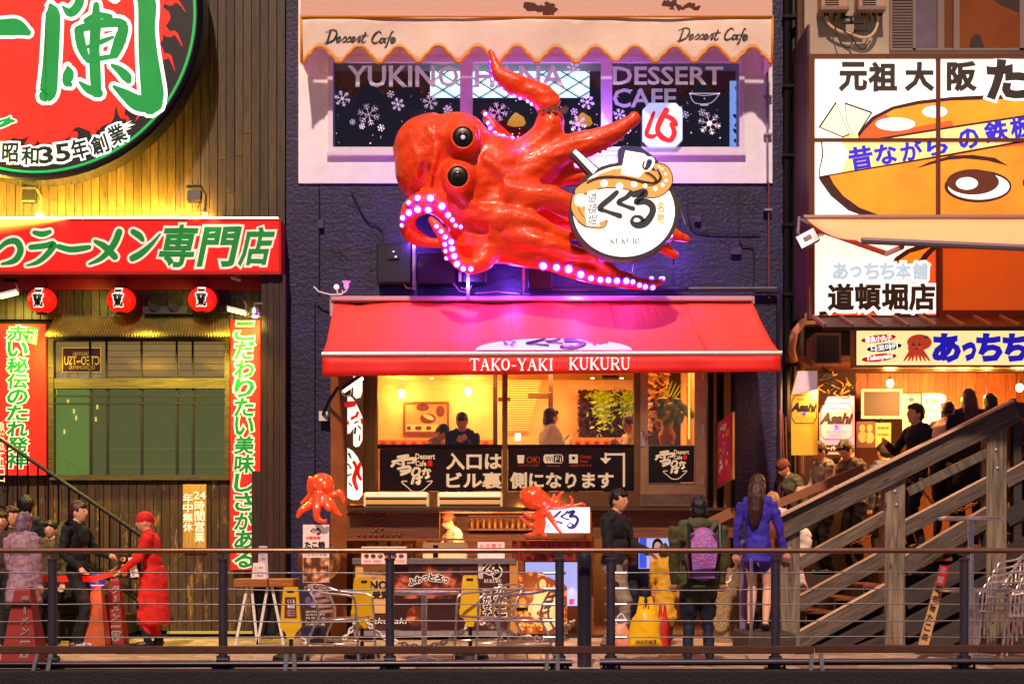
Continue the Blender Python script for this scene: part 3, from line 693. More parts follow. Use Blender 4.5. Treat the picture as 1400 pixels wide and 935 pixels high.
# lettering and snowflakes stuck on the panes
FR = mat('frosted_film', '#c4c0c8', .6, emit='#b0aab8', es=.3)
FS = mat('snow_film', '#efe8f6', .6, emit='#d8ccea', es=.55)
text('YUKIN', (477, 91, 594, 119), -.004, FR, panes[0], bold=.02); text('O', (600, 91, 626, 119), -.004, FR, panes[0], bold=.02)
text('HANA', (650, 91, 770, 119), -.004, FR, panes[1], bold=.02)
text('DESSERT', (838.5, 92, 988, 116), -.004, FR, panes[2], bold=.02); text('CAFE', (838.5, 122, 924, 147), -.004, FR, panes[2], bold=.02)
def flake(cx, cy, r, pn, kind=0):
    b = B()
    for i in range(6):
        a = i*math.pi/3 + .26; ca, sa = math.cos(a), math.sin(a)
        ribbon(b, [(cx, cy, .65), (cx+r*ca, cy+r*sa, .65)], -.006 - i*.00005, n=1)
        for f_ in ((.5, .75) if r > 5 else (.65,)):
            for sg in (-1, 1):
                a2 = a + sg*R(50); ribbon(b, [(cx+r*f_*ca, cy+r*f_*sa, .8), (cx+r*f_*ca+r*.32*math.cos(a2), cy+r*f_*sa+r*.32*math.sin(a2), .55)], -.0065 - i*.00005, n=1)
        if kind:
            disc(b, cx+r*.95*ca, cy+r*.95*sa, 1.5, 1.5, -.007, 8)
    if kind: disc(b, cx, cy, r*.25, r*.25, -.0068, 10)
    b.build('snowflake', FS, pn, rec=False)
for x, y, r, p_, kd in ((468, 135, 10, 0, 1), (504, 157, 15, 0, 0), (544, 143, 8, 0, 1), (534, 129, 5, 0, 0), (588, 140, 10, 0, 0), (521, 175, 5, 0, 0), (482, 167, 4, 0, 0), (495, 173, 4, 0, 0), (612, 150, 6, 0, 0),
                     (681, 153, 13, 1, 0), (803, 140, 9, 1, 1), (790, 170, 11, 1, 1), (785, 153, 5, 1, 0), (784, 94, 9, 1, 0), (970, 169, 15, 2, 1), (847, 157, 8, 2, 0), (937, 157, 5, 2, 0), (960, 154, 5, 2, 0), (858, 178, 5, 2, 0)):
    flake(x, y, r, panes[p_], kd)
random.seed(5)
for p_, (a, c) in enumerate(((457, 627), (648, 820), (839, 1009))):
    b = B()
    for i in range(34): x, y = random.uniform(a, c), random.uniform(122, 199); r = random.choice((.5, .6, 1.1)); disc(b, x, y, r, r, -.006, 6)
    b.build('snow_dots', FS, panes[p_], rec=False)
b = B(); 
for s_ in ([(943,128,1),(950,141,1),(972,141,1),(984,128,1)], [(943,128,1.2),(984,128,1.2)], [(943,128,.8),(963,131,.8),(984,128,.8)], [(958,144,1.6),(968,144,1.6)]): ribbon(b, s_, -.006, n=3)
b.build('bowl_drawing', FS, panes[2], rec=False)
# orange lanterns reflected / hanging inside, blue-white sign at the right
for i, (x, y) in enumerate(((706, 166), (797, 166))):
    b = B(); b.tube([P(x-1, y-11, .4), P(x, y-4, .4), P(x, y+4, .4)], [.02, .1, .13], 6)
    one('pendant_lamp', b, glow('amber_shade', '#e09a20', .8), ['small amber faceted lamp hanging inside the cafe beside the raised tentacle', 'small amber faceted lamp hanging inside the cafe near the pane edge'][i], 'lamp')
o = B().pbox(998, 111, 1011, 200, .3, .03); s_ = one('inner_sign', o, glow('blue_white_lit', '#8fb4ff', .8), 'narrow glowing blue-white sign with black strokes inside the right cafe window', 'sign')
brush([[(1006,120,3),(1011,130,5),(1008,142,5)], [(1004,158,4),(1010,165,5),(1006,172,4)], [(1004,178,4),(1011,186,5)], [(1005,192,4),(1010,197,4)]], .3, M_INK, s_)
# octagonal sign with red characters in the window
t = thing('octagonal_sign', 'pale blue octagonal lit sign with red brush character in the cafe window', 'sign', P(905, 200, -.13))
oc = [(888,141),(924,141),(933,150),(933,191),(924,200),(888,200),(879,191),(879,150)]
o = B().pprism(oc, -.13, .08).build('panel', mat('octagon_lit', '#c8dcff', .5, emit='#b8d0ff', es=.75, var=.1, vs=10), t)
REDC = mat('red_char', '#d81010', .5, emit='#e01008', es=.5)
brush([[(894,154,4),(888,170,6),(884,184,6),(892,187,6),(899,183,2)], [(911,151,8),(903,165,8),(899,178,7),(905,188,8),(914,192,6)], [(909,158,6),(919,163,7),(924,170,7),(926,169,2)], [(918,170,6),(922,182,7),(916,192,7),(908,188,3)]], -.13, REDC, o)
# canopy band of the cafe
FABP = mat('cream_canvas', '#f2d8c4', .75, var=.05, vs=3, bump=.35, bs=9)
def peel():
    return mat('peeling_plaster', '#e4b4a0', .7, col2='#6b3a2c', vs=5, thresh=.66, bump=.3, bs=20)
t = thing('cafe_canopy', 'cream canvas cafe canopy with scalloped gold edge across the top', 'awning', P(735, 85, -.6)); Yc = -.62
wd_ = B(); wd_.pbox(411, -60, 1056, 23, Yc + .02, .55); wd_.build('top_board', peel(), t)
for cx, cy, w in ((738, 14, 16), (935, 10, 26)):
    b = B(); random.seed(int(cx))
    for i in range(9):
        q = []; x0, y0 = cx + random.uniform(-w, w), cy + random.uniform(-7, 5); r = random.uniform(2, 6)
        for a in range(11): rr = r*random.uniform(.4, 1.3); q.append(P(x0 + rr*1.7*math.cos(a*.571), y0 + rr*math.sin(a*.571), Yc + .016 - i*.0003))
        b.add(q, [tuple(range(11))])
    b.build('peeled_patch', mat('bare_brown', '#5a2c1e', .8, var=.3, vs=20), t, rec=False)
# scalloped valance: outline sampled across, waving a little in depth
x0, x1, N_ = 411.0, 1056.5, 430; pitch = (x1-x0)/12.0
def edge(x):
    u = ((x-x0)/pitch) % 1.0; v = abs(u-.5)*2        # 0 at the top of the scallop, 1 at the drop
    if v < .44: return 65 + (1-math.sqrt(max(0, 1-(v/.46)**2)))*12
    if v < .88: return 74.5 + (1-math.cos((v-.44)/.44*math.pi/2))*11.5
    return 86
def wav(x, y): return .02*math.sin(x*.05)*((y-20)/60) + .012*math.sin(x*.021+y*.06) + .01*math.sin(x*.11+1)*((y-20)/60)
rows = 7; vs = []; fs = []
for i in range(N_+1):
    x = x0 + (x1-x0)*i/N_; e = edge(x)
    for j in range(rows): y = 23 + (e-23)*j/(rows-1); p = P(x, y, Yc); p.y += wav(x, y); vs.append(p)
for i in range(N_):
    for j in range(rows-1): a = i*rows + j; fs.append((a, a+1, a+rows+1, a+rows))
o = B().add(vs, fs).build('valance', FABP, t, smooth='all', rec=False)
sm = o.modifiers.new('s', 'SOLIDIFY'); sm.thickness = .006
GOLD = mat('gold_binding', '#d98a12', .5, emit='#c87808', es=.12)
b = B(); pts = [];
for i in range(N_+1):
    x = x0 + (x1-x0)*i/N_; p = P(x, edge(x)-.8, Yc); p.y += wav(x, edge(x)) - .006; pts.append(p)
b.tube(pts, .021, 5); b.tube([P(x0, 23, Yc-.02), P(x1, 23, Yc-.02)], .014, 6); b.tube([P(x0+.5, 22, Yc-.01), P(x0+.5, 86, Yc-.01)], .016, 6); b.tube([P(x1-.5, 22, Yc-.01), P(x1-.5, 86, Yc-.01)], .016, 6)
b.build('gold_binding', GOLD, t, smooth='all')
b = B(); b.box(X(411.5, Yc)-.006, X(411.5, Yc)+.006, Yc+.02, -.05, Z(84, Yc), Z(22, Yc)); b.box(X(1056, Yc)-.006, X(1056, Yc)+.006, Yc+.02, -.05, Z(84, Yc), Z(22, Yc)); b.build('side_flap', FABP, t)
def script(x, y, w, h, par):
    """flowing hand lettering 'Dessert Cafe'"""
    S = [[(6,2,3),(3,26,3),(2,27,2)], [(-2,5,1),(10,0,2),(17,6,3),(14,20,3),(3,27,2),(-2,26,1)],
         [(19,21,1.5),(25,18,2),(23,14,2),(19,18,2.5),(20,25,2.5),(27,22,1)],
         [(27,22,1),(33,14,2.5),(35,22,2.5),(29,25,1.5)], [(35,22,1),(41,14,2.5),(43,22,2.5),(37,25,1.5)],
         [(44,21,1.5),(50,18,2),(48,14,2),(44,18,2.5),(46,25,2.5),(52,21,1)],
         [(52,22,1),(56,14,2.5),(59,16,2),(56,25,2.5),(61,21,1)], [(66,5,2.5),(62,22,2.5),(65,25,2),(69,21,1)], [(59,12,2),(71,10,1.5)],
         [(92,5,2),(88,1,2),(81,9,3),(79,21,3),(85,25,2.5),(92,20,1)],
         [(99,15,2),(94,16,2.5),(92,23,2.5),(97,23,2),(101,15,2),(100,23,2.5),(104,22,1)],
         [(113,3,1.5),(110,3,2),(105,30,2.5),(102,33,1.5)], [(101,15,1.5),(113,13,1.5)],
         [(111,21,1.5),(118,18,2),(116,14,2),(111,18,2.5),(113,25,2.5),(120,21,1)]]
    o = brush(S, Yc-.035, M_INK, par, f=lambda a, c: (x + a*w/120 + (27-c)*.12, y + c*h/33), ws=.72, dz=.003)
    for v in o.data.vertices:
        k_ = sc_(v.co.y); px_, py_ = HX + v.co.x*k_, HY - (v.co.z-CZ)*k_; v.co.y = Yc + wav(px_, py_) - .009 - .0003*(v.index % 7)
    return o
script(444, 40, 96, 22, t); script(927, 37, 96, 22, t)
# thin posts and cables on the right of the wall
for (x, y0, y1, r, m) in ((1049, 84, 250, .014, M_STEEL), (1051, 250, 408, .012, mat('rust_pipe', '#6a3526', .6)), (1053, 0, 84, .02, M_STEEL)):
    B().tube([P(x, y0, -.07), P(x+.5, y1, -.07)], r, 8).build('pipe', m, pb)
for y in (130, 182, 285): B().pbox(1045, y, 1056, y+3, -.1, .08).build('pipe_clip', M_STEEL, pb)
b = B(); b.tube([P(1032, 398, -.1), P(1062, 398, -.1), P(1066, 402, -.1), P(1066, 880, -.1)], .035, 9); b.build('pipe', mat('dark_purple_pipe', '#2a2036', .4), pb, smooth=True)
b = B(); b.tube([P(722, 396, -.1), P(1062, 395, -.1)], .03, 8); b.build('pipe', MATS['dark_purple_pipe'], pb, smooth=True)

random.seed(44)
for q_ in ([(436, 255), (436, 400)], [(1010, 258), (1012, 330), (1030, 340), (1030, 396)], [(940, 252), (942, 300), (960, 318), (1040, 320)], [(480, 262), (500, 300), (520, 312), (525, 332)]):
    B().tube([P(a, c, -.03) for a, c in spline(q_, 4)] if len(q_) > 2 else [P(a, c, -.03) for a, c in q_], .009, 5).build('cable', M_CABLE, pb)
for (x, y, w, h) in ((1000, 338, 14, 10), (434, 300, 8, 12), (950, 296, 9, 7)): B().pbox(x, y, x+w, y+h, -.07, .07, bev=.005).build('junction_box', mat('junction_violet', '#3a3050', .5), pb)
for i in range(9):
    x, y = random.choice((random.uniform(440, 530), random.uniform(940, 1040))), random.uniform(262, 385); q_ = [(x, y)]
    for j in range(7): q_.append((q_[-1][0] + random.uniform(-2, 9), q_[-1][1] + random.uniform(-3, 6)))
    b = B(); ribbon(b, [(a, c, random.uniform(.3, .8)) for a, c in q_], -.004, n=3); b.build('crack', mat('crack_dark', '#0c0818', .9), pb, rec=False)
# ================================================================ the red awning
t = thing('red_awning', 'wide bright red retractable awning over the takoyaki shop, under the giant octopus', 'awning', P(742, 500, -.7))
MR = mat('awning_red', '#ff4a38', .62, var=.13, vs=1.6, bump=.5, bs=5, stretch=(3, .6, .6)); MR2 = mat('valance_red', '#e01c12', .6, emit='#e01208', es=.16, bump=.1, bs=30)
b = B(); nx, ny = 72, 16; vs = []; fs = []
for i in range(nx+1):
    for j in range(ny+1):
        u, v = i/nx, j/ny; yy = -.12 + (-1.5+.12)*v; top = P(457 + (1028-457)*u, 413, -.12); bot = P(441 + (1068-441)*u, 483, -1.5); p = top.lerp(bot, v)
        p.z -= .05*math.sin(math.pi*v) + .012*math.sin(u*19)*math.sin(math.pi*v) + .05*mnoise.noise(Vector((u*9, v*2.2, 0))) + .016*mnoise.noise(Vector((u*26+v*9, v*3, 4))); vs.append(p)
for i in range(nx):
    for j in range(ny): a = i*(ny+1)+j; fs.append((a, a+1, a+ny+2, a+ny+1))
o = b.add(vs, fs).build('canvas', MR, t, smooth='all', rec=False); o.modifiers.new('s', 'SOLIDIFY').thickness = .006
seam = mat('seam_red', '#c01c14', .6)
for u in (.18, .42, .66, .84):
    p0 = P(457 + 571*u, 413, -.13).lerp(P(441 + 627*u, 483, -1.5), .02); q = []
    for j in range(9):
        v = .02 + .96*j/8; p = P(457 + 571*u, 413, -.12).lerp(P(441 + 627*u, 483, -1.5), v); p.z -= .05*math.sin(math.pi*v) + .012*math.sin(u*19)*math.sin(math.pi*v) - .003; q.append(p)
    B().tube(q, .005, 4).build('seam', seam, t)
PK = mat('pink_metal', '#d8b0b4', .35, .3)
B().pbox(452, 404.5, 1030, 411, -.2, .19, bev=.01).build('cassette', PK, t)
b = B(); b.pbox(451, 405, 456, 432, -.16, .1); b.pbox(1027, 405, 1031.5, 415, -.16, .1); b.build('bracket', PK, t)
B().tube([P(440, 484, -1.51), P(1069, 482.5, -1.51)], .026, 8).build('front_bar', mat('bar_white', '#d8cfcb', .4, .3), t, smooth=True)
vs = []; fs = []; n = 60
for i in range(n+1):
    u = i/n
    for j in range(4): p = P(441 + 626*u, 486 + (26 - 4*u)*j/3 + (2.5*(1-u)), -1.52); p.y += .014*math.sin(u*33)*j/3 + .006*math.sin(u*71)*j/3; vs.append(p)
for i in range(n):
    for j in range(3): a = i*4+j; fs.append((a, a+1, a+5, a+4))
va_ = B().add(vs, fs).build('valance', MR2, t, smooth='all', rec=False); va_.modifiers.new('s', 'SOLIDIFY').thickness = .004
for (x0_, x1_) in ((642, 761), (778, 862)):
    pass
SER = mat('valance_lettering', '#ffffff', .5, emit='#ffe8f4', es=.45)
def serif(s, rect, Y, m, par, dz=.012):
    """capital roman letters with slab serifs drawn as strokes, thick and thin"""
    G = {'T': [((0,0),(10,0),1),((5,0),(5,14),2.2),((3,14),(7,14),.9),((0,0),(0,3),.8),((10,0),(10,3),.8)], 'A': [((1,14),(5,0),1),((5,0),(9.4,14),2.2),((2.4,9),(7.6,9),.9),((-.6,14),(2.6,14),.9),((7.4,14),(11,14),.9)],
         'K': [((2,0),(2,14),2.2),((.3,0),(4,0),.9),((.3,14),(4,14),.9),((9.5,0),(3,8),1),((4.2,6.5),(9.6,14),2.2),((7.6,0),(11,0),.9),((8,14),(11.4,14),.9)],
         'O': 'ring', 'Y': [((1,0),(5.4,8),2.2),((9.6,0),(5.4,8),1),((5.4,7),(5.4,14),2.2),((3.4,14),(7.4,14),.9),((-.6,0),(3,0),.9),((8,0),(11,0),.9)],
         'I': [((3,0),(3,14),2.2),((1,0),(5,0),.9),((1,14),(5,14),.9)], 'U': [((1.8,0),(1.8,9.5),2.2),((1.8,9),(3,13),1.8),((3,13),(6.5,13.8),1.4),((6.5,13.8),(9,12),1),((9,12),(9.4,0),1),((0,0),(3.8,0),.9),((7.6,0),(11,0),.9)],
         'R': [((2,0),(2,14),2.2),((.3,0),(6,0),.9),((.3,14),(4,14),.9),((6,0),(9,1.6),1.4),((9,1.6),(9,5.4),1.8),((9,5.4),(6,7.2),1.4),((2,7.2),(6,7.2),.9),((5.4,7.2),(10,14),2.2),((9,14),(11.4,14),.9)], '-': [((0,8.5),(5,8.5),1.2)], ' ': []}
    adv = {'I': 7, '-': 7, ' ': 9}; tot = sum(adv.get(c, 12.4) for c in s); k_ = (rect[2]-rect[0])/tot; h_ = (rect[3]-rect[1])/14; b = B(); x = rect[0]
    for c in s:
        g = G[c]
        if g == 'ring':
            for i in range(14):
                a, c2 = 2*math.pi*i/14, 2*math.pi*(i+1)/14; w = 1 + 1.2*abs(math.cos((a+c2)/2))
                ribbon(b, [(x+(5+4.2*math.cos(a))*k_, rect[1]+(7+6.6*math.sin(a))*h_, w*k_), (x+(5+4.2*math.cos(c2))*k_, rect[1]+(7+6.6*math.sin(c2))*h_, w*k_)], Y-dz, n=1)
        else:
            for (p, q, w) in g: 
                dx, dy = x + p[0]*k_, rect[1] + p[1]*h_; ex, ey = x + q[0]*k_, rect[1] + q[1]*h_; d = math.hypot(ex-dx, ey-dy) or 1; nx_, ny_ = -(ey-dy)/d*w*k_/2, (ex-dx)/d*w*k_/2
                b.add([P(dx+nx_, dy+ny_, Y-dz), P(ex+nx_, ey+ny_, Y-dz), P(ex-nx_, ey-ny_, Y-dz), P(dx-nx_, dy-ny_, Y-dz)], [(0, 1, 2, 3)])
        x += adv.get(c, 12.4)*k_
    return b.build('lettering', m, par, rec=False)
serif('TAKO-YAKI', (643, 490.5, 758, 506), -1.52, SER, va_, dz=.03); serif('KUKURU', (778, 489, 863, 505), -1.52, SER, va_, dz=.03)
# white oval print with the shop name on the sloping canvas (built in the plane of the canvas)
def on_canvas(x, y):
    v = (y-413)/70.0; v = min(max(v, 0), 1)
    # solve v so that the interpolated point shows at row y
    lo, hi = 0, 1
    for _ in range(24):
        m_ = (lo+hi)/2; p = P(742, 413, -.12).lerp(P(754, 483, -1.5), m_); p.z -= .05*math.sin(math.pi*m_); row = HY - (p.z-CZ)*FPX/(CD+p.y)
        if row < y: lo = m_
        else: hi = m_
    v = lo; p = P(742, 413, -.12).lerp(P(754, 483, -1.5), v); p.z -= .05*math.sin(math.pi*v)
    return Vector((X(x, p.y), p.y, p.z))
def canvas_poly(pts, m, lift, name, par):
    vs = [on_canvas(x, y) + Vector((0, -.010*lift, .020*lift)) for x, y in pts]; return B().add(vs, [tuple(range(len(vs)))]).build(name, m, par, rec=False)
def ribbon_c(strokes, m, lift, par, f, ws):
    b = B()
    for i, s_ in enumerate(strokes):
        q = spline([(*f(x, y), w*ws) for x, y, w in s_], 6); L_, R_ = [], []
        for k_, (x, y, w) in enumerate(q):
            a, c = q[max(k_-1, 0)], q[min(k_+1, len(q)-1)]; dx, dy = (c[0]-a[0]), (c[1]-a[1])*4; d = math.hypot(dx, dy) or 1
            L_.append(on_canvas(x - dy/d*w/2, y + dx/d*w/8)); R_.append(on_canvas(x + dy/d*w/2, y - dx/d*w/8))
        vs = [p + Vector((0, -.010*(lift+i*.02), .020*(lift+i*.02))) for p in L_ + R_]; n_ = len(q); b.add(vs, [(i_, i_+1, n_+i_+1, n_+i_) for i_ in range(n_-1)])
    return b.build('lettering', m, par, rec=False)
OV = mat('print_white', '#f4eef8', .6)
pts = [(650, 481.5)] + [(757 - 107*math.cos(math.pi*i/24), 481.5 - 16*math.sin(math.pi*i/24)) for i in range(1, 24)] + [(864, 481.5)]
cv = [c for c in t.children if c.name.startswith('canvas')][0]
canvas_poly(pts, OV, 1.2, 'oval_print', cv)
ribbon_c(KUKURU, M_INK, 2.0, cv, lambda x, y: (722 + x*1.05, 467.5 + y*.27), 1.3)
for (x, y) in ((690, 471), (697, 470), (703, 472), (692, 475), (700, 476), (807, 472), (813, 475)):
    canvas_poly([(x-3, y-1), (x+3, y-.4), (x+2.5, y+1.2), (x-3.5, y+.8)], M_INK if x < 800 else REDC, 2.2, 'small_character', cv)

# ================================================================ the giant octopus
oc_ = thing('giant_octopus', 'giant glossy red octopus sculpture with glowing suckers above the red awning', 'sculpture', P(700, 340, -.4))
Yo = -.75
def A(px, py, Y=Yo): return P(px, py, Y)
def rpx(r, Y=Yo): return r / sc_(Y)
b = B()
def arm(pts, n=12):   # (px, py, Y, radius px)
    q = spline(pts, 6); b.tube([P(x, y, Y) for x, y, Y, r in q], [max(r, 1.3)/sc_(Y) for x, y, Y, r in q], n)
b.ell(A(592, 208, -.8), (rpx(55), .46, rpx(52)), 30, 22)
b.ell(A(570, 225, -.8), (rpx(31), .40, rpx(46)), 24, 18)
b.ell(A(622, 198, -.85), (rpx(50), .48, rpx(42)), 24, 18)
b.ell(A(635, 250, -.8), (rpx(62), .45, rpx(58)), 24, 18)
b.ell(A(678, 285, -.75), (rpx(58), .40, rpx(62)), 24, 18)
b.ell(A(668, 235, -.8), (rpx(66), .40, rpx(52)), 24, 18)
b.ell(A(650, 325, -.7), (rpx(46), .34, rpx(38)), 20, 14)
# eye mounds
b.ell(A(632, 189, -1.22), (rpx(25), .2, rpx(25)), 20, 14); b.ell(A(627, 241, -1.2), (rpx(24), .2, rpx(23)), 20, 14)
arm([(700,238,-.75,44),(728,212,-.8,32),(745,190,-.85,25),(752,170,-.9,21),(754,153,-.92,17)])
arm([(754,151,-.92,15),(749,142,-.94,19),(738,131,-.95,18),(718,122,-.97,16),(699,113,-1.0,15),(684,103,-1.0,12),(677,90,-1.0,8),(673,76,-1.0,5),(668,68,-1.0,3)])
arm([(742,215,-.6,22),(720,212,-.4,20),(700,200,-.35,15),(684,186,-.32,11),(672,170,-.3,8),(663,156,-.3,5),(660,150,-.3,3)])
arm([(705,245,-.8,40),(742,222,-.85,28),(775,205,-.9,21),(808,195,-.95,19),(835,184,-1.0,15),(855,172,-1.0,11),(868,162,-1.0,9),(871,157,-1.0,7)])
b.ell(P(867, 159, -1.0), (rpx(8), .08, rpx(8)), 12, 8)
arm([(715,256,-.7,26),(757,244,-.72,16),(790,241,-.75,12),(815,243,-.8,9),(840,250,-.8,6)])
arm([(710,272,-.98,26),(755,268,-1.1,15),(790,281,-1.05,12),(840,296,-.85,13),(890,312,-.7,12),(920,320,-.65,10),(943,328,-.62,5)])
arm([(715,298,-.7,26),(765,299,-.68,15),(810,312,-.7,13),(860,325,-.7,13),(900,335,-.6,10),(927,352,-.55,5)])
arm([(680,320,-.75,46),(715,338,-.8,28),(750,352,-.85,19),(790,368,-.85,15),(825,377,-.85,14),(855,383,-.85,12),(880,389,-.85,9),(900,386,-.85,6),(908,381,-.85,3)])
arm([(700,318,-.98,22),(745,333,-1.12,12),(790,345,-1.0,10),(815,350,-.98,8),(832,366,-.95,8),(850,378,-.9,6)])
arm([(670,300,-1.0,26),(720,300,-1.08,15),(760,318,-1.05,9),(795,325,-.9,6)])
arm([(690,262,-1.02,24),(735,268,-1.08,13),(770,290,-1.0,8),(800,300,-.9,5)])
# folds running from head to arms
for q in ([(560,180,-1.12,7),(572,215,-1.2,6),(568,245,-1.13,4)], [(585,172,-1.2,6),(596,205,-1.25,5),(588,240,-1.2,4)], [(610,235,-1.2,7),(640,275,-1.2,8),(690,300,-1.12,7)], [(660,215,-1.18,8),(700,245,-1.12,8),(740,255,-1.05,6)], [(600,262,-1.1,8),(630,285,-1.15,9),(665,300,-1.12,8)]):
    arm(q, 8)
# the two curled lower arms
arm([(668,330,-.85,24),(662,352,-.95,18),(645,364,-1.05,12),(629,358,-1.1,11),(616,343,-1.15,11),(608,326,-1.2,10),(598,311,-1.22,8),(590,301,-1.22,5),(588,296,-1.2,3)])
arm([(650,300,-.85,22),(628,303,-.95,17),(608,286,-1.0,17),(588,276,-1.02,17),(568,283,-1.0,16),(557,300,-.95,13),(562,320,-.85,12),(580,330,-.8,9),(603,333,-.8,7),(622,328,-.8,5)])
ome = fuse(b, .026, 3)
OR = mat('octopus_red', '#ff4a0c', .42, var=.10, vs=3.2, bump=.7, bs=16, coat=.12)
nrm_ = [v.normal.copy() for v in ome.vertices]
for i_, v in enumerate(ome.vertices):
    c_ = v.co; q_ = Vector((c_.x*3.2, c_.y*3.2, c_.z*5.5)); n_ = mnoise.noise(q_)*.012 + mnoise.noise(q_*2.6)*.005 - abs(mnoise.noise(Vector((c_.x*2.2 + c_.z*1.6, c_.y*4, c_.z*7 - c_.x*2))))*.024
    v.co = c_ + nrm_[i_]*n_
body = link('body', ome, oc_, OR)
# crack where the raised arm was mended
b = B()
for i in range(14):
    a = i/14*math.pi*2; p = P(753 + 19*math.cos(a), 149 + 2.2*math.sin(a*3), -.93 - .16*math.sin(a)); b.add([p, p + Vector((.05, -.004, .02)), p + Vector((.03, -.006, -.05)), p + Vector((-.03, -.004, -.02))], [(0, 1, 2), (0, 2, 3)])
b.build('crack_patch', mat('dark_red_flake', '#4a0c08', .6), oc_, rec=False)
DKE = mat('eye_black', '#070405', .35)
for (ex, ey, lit) in ((633, 188, 1), (626, 242, 0)):
    Ye = -1.40
    b = B(); k_ = sc_(Ye); b.lathe([(19/k_, .05), (17.5/k_, -.005), (15/k_, -.02), (13.8/k_, -.008), (13.6/k_, .01)], (X(ex, Ye), Ye, Z(ey, Ye)), 28, 'y'); e = b.build('eye_rim', OR, oc_, smooth='all')
    B().ell(P(ex, ey, Ye - .002), (13.7/k_, .022, 13.7/k_), 24, 12).build('eyeball', DKE, e, smooth='all')
    b = B(); b.lathe([(6.4/k_, .0), (6.4/k_, -.03), (5/k_, -.034), (4.8/k_, -.01)], (X(ex, Ye), Ye + .0, Z(ey, Ye)), 20, 'y'); b.build('lens_ring', mat('lens_ring', '#3a3034' if lit else '#2a1408', .2, .8), e, smooth=True)
    B().ell(P(ex, ey, Ye - .02), (3.4/k_, .012, 3.4/k_), 12, 8).build('lens', glow('eye_lens', '#c8b8d8', .5) if lit else mat('eye_lens_off', '#3a1c08', .1), e, smooth='all')
SU = mat('sucker_lit', '#ffffff', .4, emit='#f4eaff', es=2.0)
SR = mat('sucker_rim', '#a030e0', .4, emit='#8a20ff', es=1.5)
from mathutils.bvhtree import BVHTree
bvh = BVHTree.FromPolygons([v.co for v in ome.vertices], [tuple(p.vertices) for p in ome.polygons])
camv = Vector((0, -CD, CZ))
def sucker(px, py, rx, ry=None, rot=0):
    ry = ry or rx; d = (P(px, py, 0) - camv).normalized(); h, nrm, _, _ = bvh.ray_cast(camv, d)
    if h is None:
        h, nrm, _, _ = bvh.find_nearest(P(px, py, -1.0))
    if nrm.dot(d) > 0: nrm = -nrm
    nrm = (nrm*.6 + Vector((0, -1, 0))*.4).normalized(); u = nrm.cross(Vector((0, 0, 1))).normalized(); w = u.cross(nrm).normalized()
    k_ = sc_(h.y); rr = (rx*1.1+ry*1.1)/2/k_; b = B()
    for (f_, hh, nm) in ((1.35, .012, 0),):
        vs = []; n_ = 14
        for (fr, ht) in ((1.5, -.02), (1.42, .010), (.92, .02)):
            for j in range(n_): a = 2*math.pi*j/n_; vs.append(h + (u*math.cos(a)*rx + w*math.sin(a)*ry)/k_*fr + nrm*ht)
        b.add(vs, [(i*n_+j, i*n_+(j+1) % n_, (i+1)*n_+(j+1) % n_, (i+1)*n_+j) for i in range(2) for j in range(n_)])
    s_ = b.build('sucker', SR, oc_, smooth='all')
    b = B(); vs = [h + nrm*.034]; 
    for j in range(n_): a = 2*math.pi*j/n_; vs.append(h + (u*math.cos(a)*rx + w*math.sin(a)*ry)*.92/k_ + nrm*.021)
    b.add(vs, [(0, 1+j, 1+(j+1) % n_) for j in range(n_)]); b.build('sucker_light', SU, s_, smooth='all')
for (x, y, r) in ((571.5,271.7,4.2),(588.4,271.7,4.8),(604.3,282.6,4.8),(613,294.6,3.8),(618.6,301,3),(623,308,2.6),(630,310,2.6),(570.9,286.3,4.6),(585.5,286.3,4.6),(559.4,291.3,4.2),(551.5,298.2,3.6),(559.5,278,3.2),(550,308,2.6),
                  (597,310,2.8),(603.2,317,3),(608.6,324.7,3.2),(616.3,331,3.8),(608.6,334.2,3.0),(618.2,341,3.8),(609.8,343.2,2.6),(621,350.3,4),(611,352.5,2.6),(625,361,4.2),(633.4,367,3.6),(643.5,367.6,3.4)): sucker(x, y, r)
for (x, y, r) in ((743,363,5.2),(761,365.5,4.6),(777.5,368,5.2),(794,375,5),(808,380,4),(821,382.5,4),(832,383,4),(843.5,384,4.2),(856,384.5,4.2),(865,386,3.3),(874,389.5,3.2),(882,392,3.4),(892,392.5,3.4),(823.5,352.5,4.2),(895.5,347,3),(903,350.5,2.4),(911,353.5,2.6),(916,332,3),(926,334,3)): sucker(x, y, r)
for (x, y) in ((663.5,87),(667,100),(669,112),(675,117),(684,122.5),(691,127),(702,131),(710,134),(719,141),(724,145)): sucker(x+1.5, y-.5, 2.4)
for (x, y) in ((676.5,183),(688,187),(700,190),(664,157),(668,169),(671,176)): sucker(x, y, 2.6)
b = B()
for x, y in ((820,207),(827,203),(834,199),(842,193),(850,189)): b.ell(P(x, y, -.98), (.03, .03, .03), 8, 6)
b.build('sucker', mat('unlit_sucker', '#d89aa8', .4), oc_, smooth='all')
# purple light thrown by the suckers and strips behind the arms
PU = (0.26, 0.09, 1.0)
for (px, py, Y, e, c) in ((585, 300, -1.5, 7, (.6, .1, 1)), (618, 345, -1.55, 4, (.6, .1, 1)), (565, 330, -.35, 16, PU), (640, 385, -.4, 12, PU), (745, 345, -.25, 7, PU), (790, 392, -.55, 14, (.55, .1, 1)), (860, 372, -.3, 10, PU), (700, 390, -.3, 12, PU), (690, 175, -.7, 10, (.6, .15, 1)), (715, 190, -1.1, 3, (.9, .1, .9)), (665, 100, -.9, 2, (.5, .2, 1)), (825, 160, -.35, 7, PU), (830, 225, -.3, 12, (.5, .25, 1)), (930, 345, -.35, 5, PU), (790, 402, -1.1, 9, (.9, .1, .7))):
    lamp('sucker_glow', 'POINT', P(px, py, Y), e*(1.9 if Y > -.6 else 1), c, .08)
